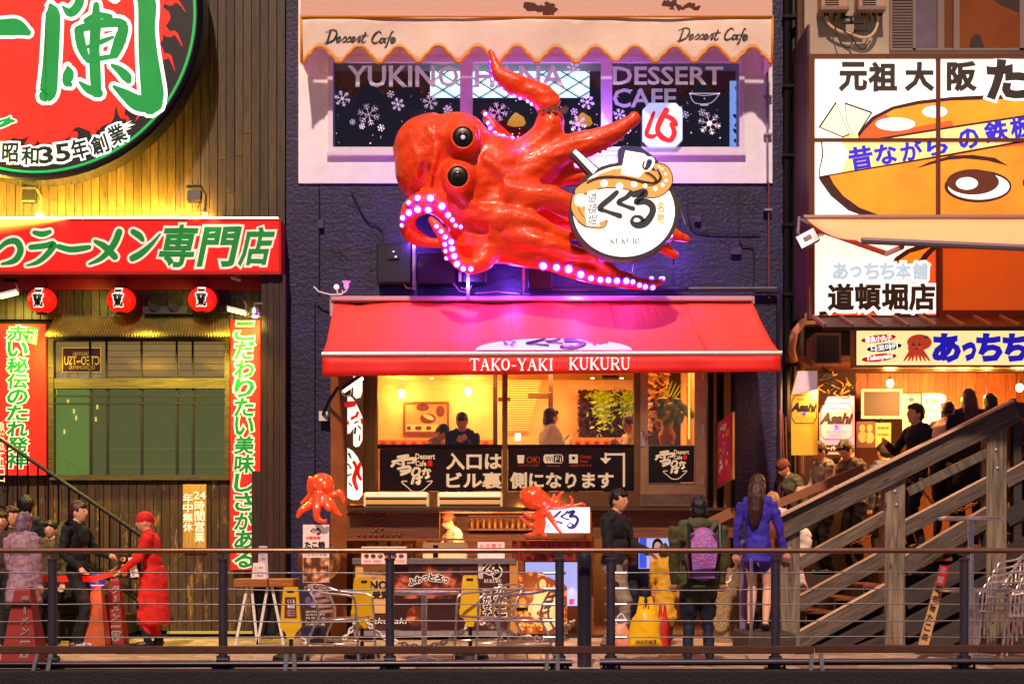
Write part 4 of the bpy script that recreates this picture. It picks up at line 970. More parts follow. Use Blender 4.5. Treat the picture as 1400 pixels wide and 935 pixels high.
# supports
for (x, y0, y1) in ((566, 328, 396), (629, 372, 385), (716, 350, 396), (640, 300, 410)):
    B().box(X(x, -.3)-.018, X(x, -.3)+.018, -.32, -.28, Z(y1, -.3), Z(y0, -.3)).build('post', M_STEEL, oc_)
for (x, y) in ((600, 210), (650, 250), (700, 300), (670, 330)): B().tube([P(x, y, -.6), P(x, y, -.0)], .03, 8).build('mount', M_DARK, oc_)
for (a, c) in (((820, 340, -.8), (845, 385, -.05)), ((870, 345, -.8), (862, 385, -.05)), ((921, 350, -.6), (921, 362, -.05))): B().tube([P(*a), P(*c)], .007, 5).build('stay_wire', M_CABLE, oc_)
for i, (r, lab) in enumerate((((515, 331, 562, 387), 'square black loudspeaker on the purple wall, left of the tentacle loop'), ((570, 345, 623, 387), 'black speaker box under the curled tentacle'), ((632, 345, 665, 386), 'small black box half hidden behind the octopus body, on the purple wall'), ((722, 355, 755, 394), 'blue-lit flat box on the purple wall under the long lower tentacle'))):
    u = thing('wall_speaker', lab, 'speaker', P((r[0]+r[2])/2, r[3], -.25)); B().pbox(*r, -.28, .26, bev=.012).build('cabinet', mat('speaker_black', '#100c1c', .45), u)
    frame_b(r[0]+2, r[1]+2, r[2]-2, r[3]-2, -.285, .01, 1, B()).build('edge', M_BLACK, u)
    if i == 0:
        q = B().pbox(530, 337, 546, 354, -.30, .02).build('plate', M_BLACK, u); b = B(); disc(b, 538, 344, 1, 1, -.302, 8); disc(b, 541, 351, 1.3, 1, -.302, 8); b.build('indicator', glow('white_dot', '#ffffff', 2), q, rec=False)
for q in ([(640,372),(644,385),(636,395),(630,393)], [(552,388),(556,394),(566,394)], [(620,388),(628,398),(640,400),(645,390)], [(716,396),(716,402),(724,402)], [(650,401),(680,399),(710,402)]): B().tube([P(x, y, -.24) for x, y in q], .008, 5).build('cable', mat('pink_cable', '#8a5a78', .5), oc_)
# little flower lamps on the end of the awning
t2 = thing('wall_lamp', 'small pink flower-shaped lamp with a round bulb above the left awning corner', 'lamp', P(460, 405, -.2))
b = B(); 
for q in ([(429,392),(436,399),(452,403),(463,403)], [(460,395),(462,402),(468,402),(468,397)], [(475,392),(473,398),(464,404)]): b.tube([P(x, y, -.2) for x, y in q], .011, 6)
b.build('arm', MF, t2); B().ell(P(460, 392.5, -.2), (.036, .036, .036), 12, 8).build('bulb', mat('warm_white', '#ffe8d8', .4, emit='#ffd8c0', es=.9), t2, smooth='all')
b = B(); b.lathe([(.012, -.06), (.035, -.02), (.035, .02), (.06, .05), (.045, .05)], tuple(P(473.5, 390, -.2)), 8); b.build('shade', mat('pink_glass', '#f0b8e8', .3, emit='#e090e0', es=.5), t2, smooth=True)

# ================================================================ the round shop sign held by the octopus
rs = thing('round_shop_sign', 'round white lit shop sign with cup, chopstick and tentacle picture, held by the octopus', 'sign', P(852, 350, -1.4)); Yk = -1.45
RIM = mat('sign_rim', '#4a4440', .4, .3); PUR = mat('rim_purple', '#39335c', .4, emit='#3a3a80', es=.2)
def circ(cx, cy, rx, ry, n=64, a0=0, a1=2*math.pi): return [(cx + rx*math.cos(a0+(a1-a0)*i/n), cy + ry*math.sin(a0+(a1-a0)*i/n)) for i in range(n + (0 if a1-a0 > 6.2 else 1))]
B().pprism(circ(853, 289, 75, 67), Yk, .2).build('rim', RIM, rs)
B().pprism([(845,205),(851,199),(876,201),(895,215),(900,222),(890,245),(845,240)], Yk + .01, .16).build('cup_backing', PUR, rs)
B().pprism([(779,210),(786,203),(823,233),(812,246)], Yk + .012, .15).build('chopstick_backing', RIM, rs)
B().pprism(circ(926, 279, 5, 8, 16), Yk + .014, .12).build('knob', RIM, rs)
WL = mat('sign_white_lit', '#fffdf5', .4, emit='#fffaf0', es=1.0)
fc = B().pprism(circ(853, 289, 69.5, 62), Yk - .012, .01).build('face', WL, rs)
TAN = mat('sign_tan', '#f0a050', .5, emit='#f09a48', es=.62); OUTL = mat('sign_outline_brown', '#3a1c14', .5)
flat([(809,246),(820,238),(840,231),(862,229),(890,232),(905,240),(908,262),(860,252),(800,252)], Yk - .014, TAN, fc)
flat([(809,246),(800,252),(791,263),(786,278),(784,292),(790,305),(800,312),(806,311),(800,300),(800,282),(812,262),(830,251),(860,247)], Yk - .0145, TAN, fc)
brush([[(803,250,3),(820,244,3),(850,243,4),(880,249,4),(895,250,3),(903,243,3),(899,232,2)]], Yk - .02, OUTL, fc)
brush([[(792,262,12),(806,254,14),(830,249,15),(860,252,14),(885,262,15),(902,259,16),(912,247,14),(908,233,12),(898,228,9)]], Yk - .016, TAN, fc, out=1.4, outm=OUTL)
brush([[(788,270,10),(786,285,9),(793,298,8),(804,305,9),(822,308,7),(829,303,2)]], Yk - .017, TAN, fc, out=1.3, outm=OUTL)
b = B()
for x, y, r in ((826,251,5),(847,255,5),(867,252,4.4),(882,254,3),(896,258,3),(906,253,2.6),(911,247,2.4),(910,238,2.2),(905,231,2),(901,228,1.6),(794,274,9)): disc(b, x, y, r, r, Yk - .023, 14)
b.build('dots', WL, fc, rec=False)
flat([(855,206),(880,210),(886,215),(880,235),(874,243),(850,239),(849,236)], Yk - .025, WL, fc, 'cup')
brush([[(884,216,3.5),(892,217,3.5),(893,224,3.5),(888,232,3),(882,234,2)]], Yk - .026, WL, fc)
brush([[(883,236,2.5),(890,239,3),(897,246,3),(893,250,2)], [(881,221,2),(879,228,2.4),(884,232,2),(888,226,2)]], Yk - .027, OUTL, fc)
flat([(783,208),(787,204.5),(817,231),(811,238)], Yk - .012, WL, rs, 'chopstick')
kukuru(820, 263, 893, 308, Yk - .03, mat('charcoal_print', '#26282c', .5, emit='#3a3c40', es=.3), fc)
flat([(803,262),(816,259),(818,285),(820,309),(802,309),(801,290)], Yk - .022, WL, fc)
vtext('道頓堀', 810, 263, 308, 12, Yk - .024, M_INK, fc, shear=.2, rough=.02)
vtext('名物', 903, 276, 306, 9, Yk - .024, TAN, fc, bold=.03)
text('DOTONBORI', (834, 317, 880, 321), Yk - .02, mat('grey_print', '#a09a98', .5), fc); serif('KUKURU', (834, 326, 880, 333.5), Yk - .02, mat('charcoal2', '#454545', .5), fc, dz=.004)
b = B(); b.tube([P(853, 289, Yk+.15), P(853, 289, -.6)], .04, 8); b.tube([P(853, 255, Yk+.15), P(800, 245, -.9)], .03, 8); b.build('bracket', M_DARK, rs)
b = B(); b.tube([P(924, 270, Yk+.1), P(931, 290, Yk+.1), P(937, 307, Yk+.1), P(930, 285, -.1)], .006, 5); b.build('cable', M_STEEL, rs)
# ================================================================ ground floor shop and raised cafe room under the red awning
TANW = mat('cafe_wall', '#ecc088', .75, var=.08, vs=6, bump=.1, bs=80)
BRW = wood('shop_brown', '#3a1e0e', '#7a4522', .5, 7, axis='x', knots=False)
MDARK = mat('bronze_frame', '#8a7048', .45, .3, var=.1, vs=8)
DOORM = mat('door_metal', '#c8ac80', .4, .3, var=.12, vs=9)
cr = B()
cr.box(X(452), X(960), 3.2, 3.3, Z(700), 3.9); cr.box(X(452)-.1, X(452), .35, 3.3, Z(700), 3.9); cr.box(X(960), X(960)+.1, .35, 3.3, Z(700), 3.9)
o = cr.build('cafe_room', TANW, pb)
B().box(X(452), X(960), .35, 3.2, Z(519, 3.15), Z(519, 3.15)+.1).build('room_ceiling', mat('cafe_ceiling', '#e8b878', .8), pb)
B().box(X(452)-.1, X(960)+.1, .2, 3.3, Z(690)-.1, Z(690)).build('room_floor', mat('cafe_floor', '#5a3018', .6), pb)
# frames of the window
f = B(); f.pbox(511, 505, 516, 693, -.02, .14); f.pbox(686.5, 505, 694, 693, -.025, .14); f.pbox(867, 505, 875, 693, -.03, .16); f.pbox(516, 672, 867, 693, -.01, .12)
sw = f.build('window', MDARK, pb)
B().pbox(516, 505, 686.5, 672, .04, .008).build('pane', glass('shop_glass', '#fffaf4', .97, .02), sw); B().pbox(694, 505, 867, 672, .04, .008).build('pane', MATS['shop_glass'], sw)
for a, c in ((516, 686.5), (694, 867)): B().pbox(a, 607.5, c, 613, .0, .03).build('transom', M_DARK, sw)
NB = mat('notice_black', '#0d0806', .35, col2='#2c180c', vs=4)
band = []
for a, c in ((519, 686), (694.5, 867)): band.append(B().pbox(a, 613.5, c, 671, .015, .012).build('notice_panel', NB, sw))
NW = mat('notice_cream', '#efe0bb', .5, emit='#efe0b8', es=.35)
text('入口は', (611, 620, 685, 641), .015, NW, band[0], bold=.035); text('ビル裏', (611, 646, 685, 667), .015, NW, band[0], bold=.035)
text('側になります', (698, 646, 838, 667), .015, NW, band[1], bold=.035)
ribbon_b = B(); ribbon(ribbon_b, [(828, 621, 3), (853, 621, 3)], .009, n=1); ribbon(ribbon_b, [(853, 620, 3), (853, 664, 3)], .0088, n=1); ribbon(ribbon_b, [(828, 620, 3), (828, 629, 3)], .0086, n=1)
ribbon_b.add([P(820, 626, .008), P(836, 626, .008), P(828, 634, .008)], [(0, 1, 2)]); ribbon_b.build('arrow', NW, band[1], rec=False)
def dessert_logo(x, y, w, h, Y, par):
    """brush-written cafe name over a bowl, in a 100 x 100 box"""
    f = lambda a, c: (x + a*w/100, y + c*h/100)
    S = [[(22,12,7),(44,8,8)],[(10,26,7),(30,20,7),(60,17,8),(56,28,6)],[(8,38,7),(16,28,5)],[(33,10,7),(34,40,8)],[(20,30,4),(27,33,4)],[(44,30,4),(52,28,4)],[(22,46,6),(46,40,7),(48,52,7),(30,62,8)],[(28,53,5),(44,50,5)],
         [(60,44,5),(54,60,6),(60,66,5)],[(60,44,5),(70,46,6),(70,58,6),(62,66,5)],
         [(58,70,7),(54,88,7)],[(64,74,6),(76,70,6)],[(70,66,6),(70,88,7),(64,86,6),(72,82,6)],
         [(78,52,5),(90,50,5)],[(84,46,5),(80,62,5)],[(90,56,6),(90,70,6),(84,72,5),(93,68,5)],[(93,48,4),(96,53,4)]]
    brush(S, Y, NW, par, f=f, ws=w/105)
    brush([[(42,82,2.4),(30,84,2.4),(44,100,2.4),(56,112,2.6),(74,112,2.6),(88,98,2.4),(100,82,2.4),(88,83,2.2)]], Y, NW, par, f=f, ws=w/100)
    text('Dessert', (x+w*.62, y+h*.02, x+w*1.06, y+h*.18), Y, NW, par, bold=.03); text('Cafe', (x+w*.62, y+h*.23, x+w*.86, y+h*.38), Y, NW, par, bold=.03)
    flat([(x+w*.9, y+h*.22), (x+w*1.0, y+h*.22), (x+w*1.0, y+h*.38), (x+w*.9, y+h*.38)], Y-.004, REDC, par, 'seal')
dessert_logo(531, 619, 60, 47, .015, band[0])
# small service symbols
OG = mat('notice_orange', '#c8501c', .5, emit='#c04010', es=.35)
flat([(707, 622), (717, 622), (716, 633), (708, 633)], .008, NW, band[1], 'cup_symbol')
text('OK!', (720, 624, 738, 633), .015, OG, band[1]); text('テイクアウトできます', (708, 634.5, 737, 638), .015, OG, band[1])
b = B(); b.add([P(x, y, .009) for x, y in ((745,621),(768,621),(770,624),(770,630),(768,633),(745,633),(743,630),(743,624))], [tuple(range(8))]); b.build('wifi_plate', NW, band[1], rec=False)
text('Wi', (746, 623.5, 756, 631), .006, M_INK, band[1]); flat([(757,622),(768,622),(769,632),(757,632)], .007, M_INK, band[1], 'wifi_half'); text('Fi', (759, 624, 767, 631), .004, NW, band[1]); text('free spot', (748, 635, 766, 638.5), .015, OG, band[1])
flat([(778, 621), (790, 621), (790, 633), (778, 633)], .008, NW, band[1], 'plug_symbol'); b = B(); disc(b, 784, 626, 2.4, 2.4, .006, 10); b.build('plug_dot', M_INK, band[1], rec=False)
text('Charge', (793, 622, 808, 627), .015, OG, band[1]); text('free', (793, 628, 803, 632.5), .015, OG, band[1]); text('ご利用できます', (778, 634.5, 809, 638), .015, OG, band[1])
# room content: wall lamps, picture, posts, lattice ceiling light, plants, sofa backs
Yb = 3.15
for i, (x, y) in enumerate(((549, 540), (640, 537))):
    b = B(); b.lathe([(.03, -.05), (.05, 0), (.055, .05), (.04, .08)], tuple(P(x, y, Yb-.08)), 14)
    one('wall_sconce', b, mat('sconce_lit', '#fff0c0', .4, emit='#ffe9a0', es=7), ['glowing wall sconce above the framed picture in the cafe', 'glowing wall sconce above the man at the cafe window'][i], 'lamp', smooth='all')
    lamp('sconce_light', 'POINT', P(x, y, Yb-.22), 22, '#ffc060', .08)
t = thing('framed_picture', 'framed brown picture of desserts on the cafe wall', 'picture', P(582, 592, Yb))
frame_b(551, 549, 614, 593, Yb-.05, .05, 3, B()).build('frame', mat('picture_frame', '#6a3a1c', .5), t)
pc = B().pbox(554, 552, 611, 590, Yb-.03, .02).build('print', mat('print_tan', '#d88a4a', .6, emit='#e09050', es=.15), t)
b = B(); disc(b, 585, 572, 11, 7, Yb-.034, 18); disc(b, 578, 557, 9, 5, Yb-.034, 18); disc(b, 602, 562, 6, 8, Yb-.034, 14); b.build('bowl_print', mat('print_brown', '#5a2010', .6), pc, rec=False)
b = B(); disc(b, 586, 570, 8, 3, Yb-.037, 14, .4); b.build('cream_print', mat('print_cream', '#e8b890', .6), pc, rec=False)
flat([(555, 580), (610, 580), (610, 589.5), (555, 589.5)], Yb-.035, mat('print_pale', '#efc898', .6), pc, 'strip_print')
b = B(); [disc(b, x, 585, r, 3, Yb-.038, 10) for x, r in ((559, 3), (572, 5), (586, 4), (600, 3))]; b.build('dish_print', MATS['print_brown'], pc, rec=False)
b = B(); b.pbox(674, 512, 680, 608, 1.9, .2); b.pbox(750, 512, 756, 608, 1.9, .2); b.build('post', mat('dark_red_wood', '#3a1408', .5), pb)
b = B(); b.pbox(681, 543, 698, 548, 2.2, .08); b.pbox(722, 538, 750, 544, 2.2, .08); b.build('room_sign_board', mat('small_board', '#3a160a', .5), pb)
# glowing slatted ceiling panel seen through the middle opening
t = thing('slatted_ceiling_light', 'yellow glowing slatted light panel beyond the posts in the cafe', 'lamp', P(715, 560, 3.1))
o = B().add([P(694, 520, 3.12), P(740, 520, 3.12), P(723, 590, 3.12), P(694, 590, 3.12)], [(0, 1, 2, 3)]).build('panel', glow('ceil_lit', '#f0d860', .85), t, rec=False)
b = B()
for i in range(22): y = 521 + i*3.2; xr = 740 - (y-520)*17/70; b.pbox(694, y, xr, y+1, 3.08, .03)
b.build('slats', mat('slat_amber', '#a87a28', .5), t)
o = B().pbox(704, 592, 712, 602, 2.7, .04); one('laptop_screen', o, glow('screen_white', '#e0f0ff', 1.2), 'small bright square screen on the cafe counter between the posts', 'screen')
b = B(); b.pbox(516, 601, 676, 640, 2.4, .2); b.pbox(756, 598, 872, 640, 2.4, .2); sb = b.build('bench', mat('bench_wood', '#b87838', .5), pb)
b = B(); 
for i in range(11):
    x = 524 + i*14
    for a in (-.9, -.45, 0, .45, .9): ribbon(b, [(x, 609, 2), (x + 5*math.sin(a), 609 - 6*math.cos(a), 1.4)], 2.39, n=1)
for i in range(8):
    x = 764 + i*13
    for a in (-.9, -.45, 0, .45, .9): ribbon(b, [(x, 608, 2), (x + 5*math.sin(a), 608 - 6*math.cos(a), 1.4)], 2.39, n=1)
b.build('fan_pattern', mat('fan_red', '#b02814', .6), sb, rec=False)
# hanging plants on a dark trellis
def leaves(b, n, fx, size, yr=(0, .1)):
    for i in range(n):
        x, y, Y = fx(); p = P(x, y, Y + random.uniform(*yr)); s_ = size*random.uniform(.6, 1.4); u = Vector((random.uniform(-1, 1), random.uniform(-.6, .3), random.uniform(-1, 1))).normalized(); w = u.orthogonal().normalized()
        b.add([p - u*s_, p + w*s_*.5, p + u*s_, p - w*s_*.5], [(0, 1, 2, 3)])
LG = mat('leaf_lime', '#c0e038', .5, col2='#86a824', vs=14); LD = mat('leaf_dark', '#3a1a10', .6, col2='#54301c', vs=12)
pw_ = thing('plant_wall', 'trailing lime green plants on a dark trellis on the cafe wall', 'plant', P(830, 598, Yb-.2))
B().pbox(793, 536, 874, 598, Yb-.2, .04).build('trellis', mat('trellis', '#2c120a', .8), pw_)
random.seed(3)
b = B(); leaves(b, 1500, lambda: (random.uniform(791, 872), random.uniform(534, 599), Yb-.4), .035, (0, .2)); b.build('dry_foliage', LD, pw_)
b = B(); leaves(b, 900, lambda: (random.gauss(824, 8) if random.random() < .6 else random.gauss(862, 7), 536 + abs(random.gauss(0, 22)), Yb-.55), .04, (0, .2)); b.build('green_foliage', LG, pw_)
for (x, Y, e) in ((560, 1.6, 330), (640, 1.8, 330), (730, 1.9, 480), (830, 1.6, 480), (915, .9, 130)): lamp('room_light', 'AREA', (X(x, Y), Y, Z(519, 3.15)-.05), e*.13, '#ffb868', .7, target=P(x, 700, Y + .5))
b = B()
for x in (549, 640, 590, 850, 810): disc(b, x, 517, 3, .8, 2.0, 8)
b.build('downlight', glow('down_lit', '#fff0c0', 4), pb, rec=False)
B().pbox(823, 513, 846, 516, 1.2, .2).build('air_vent', M_DARK, pb)
# the cafe door
t = thing('glass_door', 'brown metal framed glass door with black dessert notice, right end of the cafe front', 'door', P(915, 693, -.04)); Yd_ = -.045
f = B(); f.pbox(875.5, 505, 886, 692, Yd_, .06); f.pbox(950, 505, 965, 692, Yd_, .06); f.pbox(886, 660, 950, 692, Yd_, .06); f.pbox(886, 505, 950, 509, Yd_, .06); f.build('door_frame', DOORM, t)
B().pbox(886, 509, 950, 660, Yd_+.02, .01).build('pane', MATS['shop_glass'], t)
np_ = B().pbox(887, 609.5, 949, 659, Yd_-.01, .015).build('notice_panel', M_INK, t); frame_b(886, 608.5, 950.5, 661, Yd_-.012, .01, 1, B()).build('edge', M_STEEL, np_)
dessert_logo(893, 614, 46, 36, Yd_-.011, np_)
B().pbox(877, 675, 963, 691, Yd_-.012, .015).build('kick_plate', mat('kick_plate', '#b89a78', .3, .7, var=.2), t)
h = B(); h.pbox(876, 590, 882, 610, Yd_-.02, .02); h.tube([P(880, 594, Yd_-.02), P(880, 594, Yd_-.08), P(891, 594.5, Yd_-.08)], .018, 8); h.ell(P(880, 588, Yd_-.05), (.025, .03, .025), 10, 8); h.build('handle', M_CHROME, t, smooth=True)
for y in (508, 580, 650): B().pbox(960, y, 962.5, y+13, Yd_-.02, .02).build('hinge', M_CHROME, t)
B().pbox(941, 509, 943.5, 600, .3, .02).build('door_edge_light', glow('edge_yellow', '#f0e060', 1.2), t)
# vestibule and potted plant behind the door
b = B(); b.pbox(875, 505, 968, 700, 2.3, .05); b.build('vestibule_wall', mat('dark_brown_wall', '#1f1009', .7), pb)
pp = thing('potted_plant', 'broad-leaved green plant in a tall vase behind the door glass', 'plant', P(915, 640, .7))
B().lathe([(.09, Z(608, .7)), (.12, Z(595, .7)), (.07, Z(585, .7)), (.09, Z(575, .7))], (X(912, .7), .7, 0), 14).build('pot', mat('vase', '#c89048', .3), pp, smooth=True)
random.seed(8)
for (x, y, r, a) in ((905, 562, 10, 80), (918, 555, 8, 20), (925, 548, 7, -20), (906, 547, 7, 10), (922, 566, 9, 60), (937, 558, 9, -30), (942, 565, 8, -35), (913, 575, 7, 40), (930, 572, 8, 70)):
    k_ = sc_(.6); c = P(x, y, .6); vs = [c + Vector((0, -.04, 0))]; n_ = 10
    for j in range(n_):
        an = 2*math.pi*j/n_; u, w = math.cos(an)*r*1.2, math.sin(an)*r*.7; ca, sa = math.cos(R(a)), math.sin(R(a)); vs.append(c + Vector(((u*ca-w*sa)/k_, random.uniform(0, .05), (u*sa+w*ca)/k_)))
    B().add(vs, [(0, 1+j, 1+(j+1) % n_) for j in range(n_)]).build('leaf', mat('big_leaf', '#5c8424', .35, col2='#b0c850', vs=9), pp, smooth='all', rec=False)
B().tube([P(912, 590, .7), P(915, 565, .65), P(925, 545, .6)], .012, 6).build('stem', LG, pp)
b = B(); leaves(b, 420, lambda: (random.uniform(886, 912), random.uniform(510, 590), 1.2), .07, (0, .4)); b.build('dry_foliage', mat('brown_leaf', '#6a3c1c', .5, col2='#a8743c', vs=9), pp)
b = B(); [ribbon(b, [(908+i*4, 542, 2), (914+i*5, 518+i*3, 1)], .9 + i*.01, n=1) for i in range(5)]; b.build('spike_leaf', MATS['big_leaf'], pp, rec=False)
# jambs, left lit petal sign, right recess
b = B(); b.pbox(452, 505, 474, 873, -.3, .35); b.build('side_pillar', mat('copper_pillar', '#8a4c20', .4, .3, var=.2, vs=3), pb)
B().pbox(497, 505, 511, 690, -.1, .2).build('jamb', mat('jamb_olive', '#6a5028', .5, var=.15), pb)
b = B(); b.pbox(968, 505, 975, 695, -.05, .3); b.build('jamb', M_DARK, pb); B().pbox(975.5, 505, 980, 695, -.1, .3).build('jamb', mat('gold_jamb', '#7a5c2c', .4, .4), pb)
B().pbox(990, 505, 999, 695, -.12, .4).build('jamb', MATS['gold_jamb'], pb)
b = B(); b.pbox(980, 505, 990, 695, .1, .1); b.pbox(999, 505, 1005, 873, -.05, .3); b.build('jamb_back', M_DARK, pb)
vs_ = thing('vertical_lightbox', 'tall narrow white lit sign with petal shapes and red blots left of the cafe window', 'sign', P(485, 688, -.35)); Yv = -.38
vb = B().pbox(474, 512, 496, 688, Yv, .1).build('case', mat('brown_case', '#6e4a20', .4, .3), vs_)
PW = mat('petal_white', '#fffaf0', .4, emit='#fff6e6', es=.95)
for pts in ([(483,514),(495.5,512),(495.5,535),(493,543),(487,545),(483,541)], [(475,540),(481,543),(486,550),(491,560),(495.5,570),(495.5,602),(491,610),(486,611),(483,608),(483,585),(479,592),(475,593)], [(475,612),(482,616),(489,625),(495.5,640),(495.5,676),(490,683),(482,683),(475,680)]): flat(pts, Yv-.004, PW, vb, 'petal')
for s_ in ([(475,553,9),(483,552,8)], [(489,564,4),(487,569,4)], [(481,572,4),(484,570,4)], [(475,576,3),(476,579,3)], [(492,634,5),(489,645,5),(493,655,4)], [(484,632,5),(487,640,4),(484,655,6),(488,668,5)], [(494,573,3),(495,578,3)]): brush([s_], Yv-.004, REDC, vb)
for s_ in ([(485,578,2),(489,576,2)], [(486,585,3),(485,592,3)], [(492,595,2),(491,602,2)], [(490,582,2),(493,586,2)], [(477,620,3),(480,626,2)], [(476,634,2),(480,640,2)], [(475,650,2),(480,648,2)], [(477,660,2),(481,664,2)]): brush([s_], Yv-.005, M_INK, vb)
lb = thing('tube_spotlight', 'bright tube lamp on a black arm shining on the left lit sign', 'lamp', P(440, 560, -.1))
B().tube([P(440, 570, -.05), P(450, 548, -.4), P(462, 530, -.7)], .022, 7).build('arm', M_BLACK, lb); B().box(*(lambda k: (k.x-.15, k.x+.15, k.y-.05, k.y+.05, k.z-.025, k.z+.03))(P(481, 523, -.75)), ry=R(-35), bev=.01).build('housing', M_BLACK, lb)
B().box(*(lambda k: (k.x-.145, k.x+.145, k.y-.05, k.y+.04, k.z-.012, k.z+.01))(P(483, 526, -.76)), ry=R(-35)).build('tube', mat('tube_white', '#ffffff', .3, emit='#fff4dc', es=5), lb)
B().tube([P(474 + 7*math.cos(i*.5), 535 + 7*math.sin(i*.5), -.74) for i in range(14)], .008, 5).build('ring', M_STEEL, lb)
B().pbox(436, 562, 448, 575, -.12, .05).build('switch_box', M_WHITEP, lb)
# air heaters on the ledge
def ac(px, label):
    t = thing('wall_heater', label, 'heater', P(px+45, 693, -.3), 'cream air units on the ledge'); Ya = -.42
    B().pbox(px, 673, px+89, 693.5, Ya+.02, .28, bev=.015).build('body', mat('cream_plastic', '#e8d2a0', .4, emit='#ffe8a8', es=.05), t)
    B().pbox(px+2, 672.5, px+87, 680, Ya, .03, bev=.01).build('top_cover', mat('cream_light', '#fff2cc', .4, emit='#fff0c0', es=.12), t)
    b = B(); b.pbox(px+3, 681, px+86, 682.6, Ya+.005, .02); b.pbox(px+3, 690, px+86, 691.5, Ya+.005, .02); b.build('slot', M_DARK, t)
    B().pbox(px+3, 683.4, px+86, 689.3, Ya+.004, .02, bev=.004).build('front_flap', mat('flap_tan', '#dca860', .4), t)
    return t
ac(497, 'cream air unit on the ledge, the left one under the black cafe notice'); ac(598, 'cream air unit on the ledge, right of its twin and left of the small octopus')
# ledge and iron beam
b = B(); b.pbox(474, 693.5, 1005, 697.5, -.5, .6); b.build('ledge', mat('ledge_dark', '#4a3426', .4, .4), pb)
bo = B().pbox(474, 698, 600, 735, -.3, .3).build('beam', wood('beam_brown', '#4a2410', '#8a5028', .5, 6, axis='x', knots=False), pb); B().pbox(810, 698, 1005, 735, -.3, .3).build('beam', MATS['beam_brown'], pb)
b = B(); b.pbox(474, 735.5, 745, 738.5, -.42, .3); b.pbox(474, 698, 600, 700.5, -.34, .05); b.build('beam_flange', mat('copper_strip', '#b86a3c', .35, .6, var=.2), bo)
riv = None
for (x, y) in [(490+8*i, 702) for i in range(8)] + [(514, 708+8*i) for i in range(4)] + [(523, 706+8*i) for i in range(4)] + [(490+8*i, 731) for i in range(8)] + [(945+9*i, 701) for i in range(6)]:
    q = B(); q.ell(P(x, y, -.31), (.018, .018, .018), 8, 6); q.build('rivet', mat('rivet', '#8a5a3c', .35, .7), bo, smooth='all')
# kitchen behind the counter
b = B(); b.box(X(474), X(810), 1.6, 1.7, 0, Z(700)); b.box(X(474), X(476), 0, 1.6, 0, Z(700)); b.box(X(808), X(812), 0, 1.6, 0, Z(700)); b.build('kitchen_wall', wood('kitchen_brown', '#5a2a12', '#9a5a2c', .5, 5, axis='x', knots=False), pb)
b = B(); b.box(X(474), X(1005), -.2, 2.4, -.02, .04); b.build('shop_floor', mat('shop_floor', '#2c1c14', .6), pb)
b = B(); b.box(X(812), X(1005), 2.2, 2.3, 0, Z(698)); b.box(X(1003), X(1005), .3, 2.3, 0, Z(698)); b.build('entrance_wall', wood('entrance_brown', '#160b07', '#34190d', .5, 6), pb)
for (x, e) in ((540, 30), (640, 40), (740, 35)): lamp('kitchen_light', 'AREA', P(x, 701, -.12), e, '#ffb070', (.6, .15), target=P(x, 742, .9))
lamp('entrance_light', 'AREA', P(880, 712, .8), 140, '#ff9a50', .5, target=P(880, 860, 1.2))
# added lamps, unseen behind the awning valance, that brighten the shop front
for i, px in enumerate((520, 640, 760, 900)):
    u = thing('awning_lamp', ['small downlight under the red awning, first from the left', 'small downlight under the red awning above the notice lettering', 'small downlight under the red awning above the small lit sign', 'small downlight under the red awning in front of the glass door'][i], 'lamp', P(px, 506, -1.2), 'downlights under the red awning')
    B().lathe([(.02, .05), (.045, .03), (.05, -.03), (.04, -.03)], tuple(P(px, 500, -1.2)), 12).build('housing', M_BLACK, u); bb = B(); bb.ell(P(px, 502, -1.2), (.032, .032, .02), 10, 6); bb.build('bulb', mat('down_bulb', '#fff0d0', .3, emit='#ffe0a8', es=6), u)
    lamp('awning_light', 'SPOT', P(px, 506, -1.22), (38, 38, 38, 45)[i], '#ffc088', .06, target=P(px, 760, -.5), spot=120, blend=.9)
# kitchen shelf with sauce bottles and stacked trays
ks = thing('kitchen_shelf', 'wooden shelf on the kitchen wall behind the counter', 'shelf', P(670, 728, 1.3)); B().pbox(640, 722, 735, 725, 1.25, .3).build('board', MATS['beam_brown'], ks); B().pbox(640, 704, 735, 706, 1.25, .3).build('board', MATS['beam_brown'], ks)
bt = mat('sauce_bottle', '#5a1c0c', .3, col2='#c89040', vs=3)
for i in range(11):
    x = 645 + i*8; b = B(); b.lathe([(.025, 0), (.028, .06), (.024, .09), (.01, .11), (.01, .13)], tuple(P(x, 722, 1.33)), 10); tag(b.build('sauce_bottle', bt, smooth=True), 'small brown sauce bottle, ' + ['first', 'second', 'third', 'fourth', 'fifth', 'sixth', 'seventh', 'eighth', 'ninth', 'tenth', 'eleventh'][i] + ' from the left on the kitchen shelf', 'bottle', 'sauce bottles on the kitchen shelf')
for i in range(5): B().pbox(500 + i*17, 742 - (i % 3)*3, 513 + i*17, 762, .1, .2, bev=.01).build('tray_stack', mat('tray_tan', '#b8824c', .6, var=.2), pb)
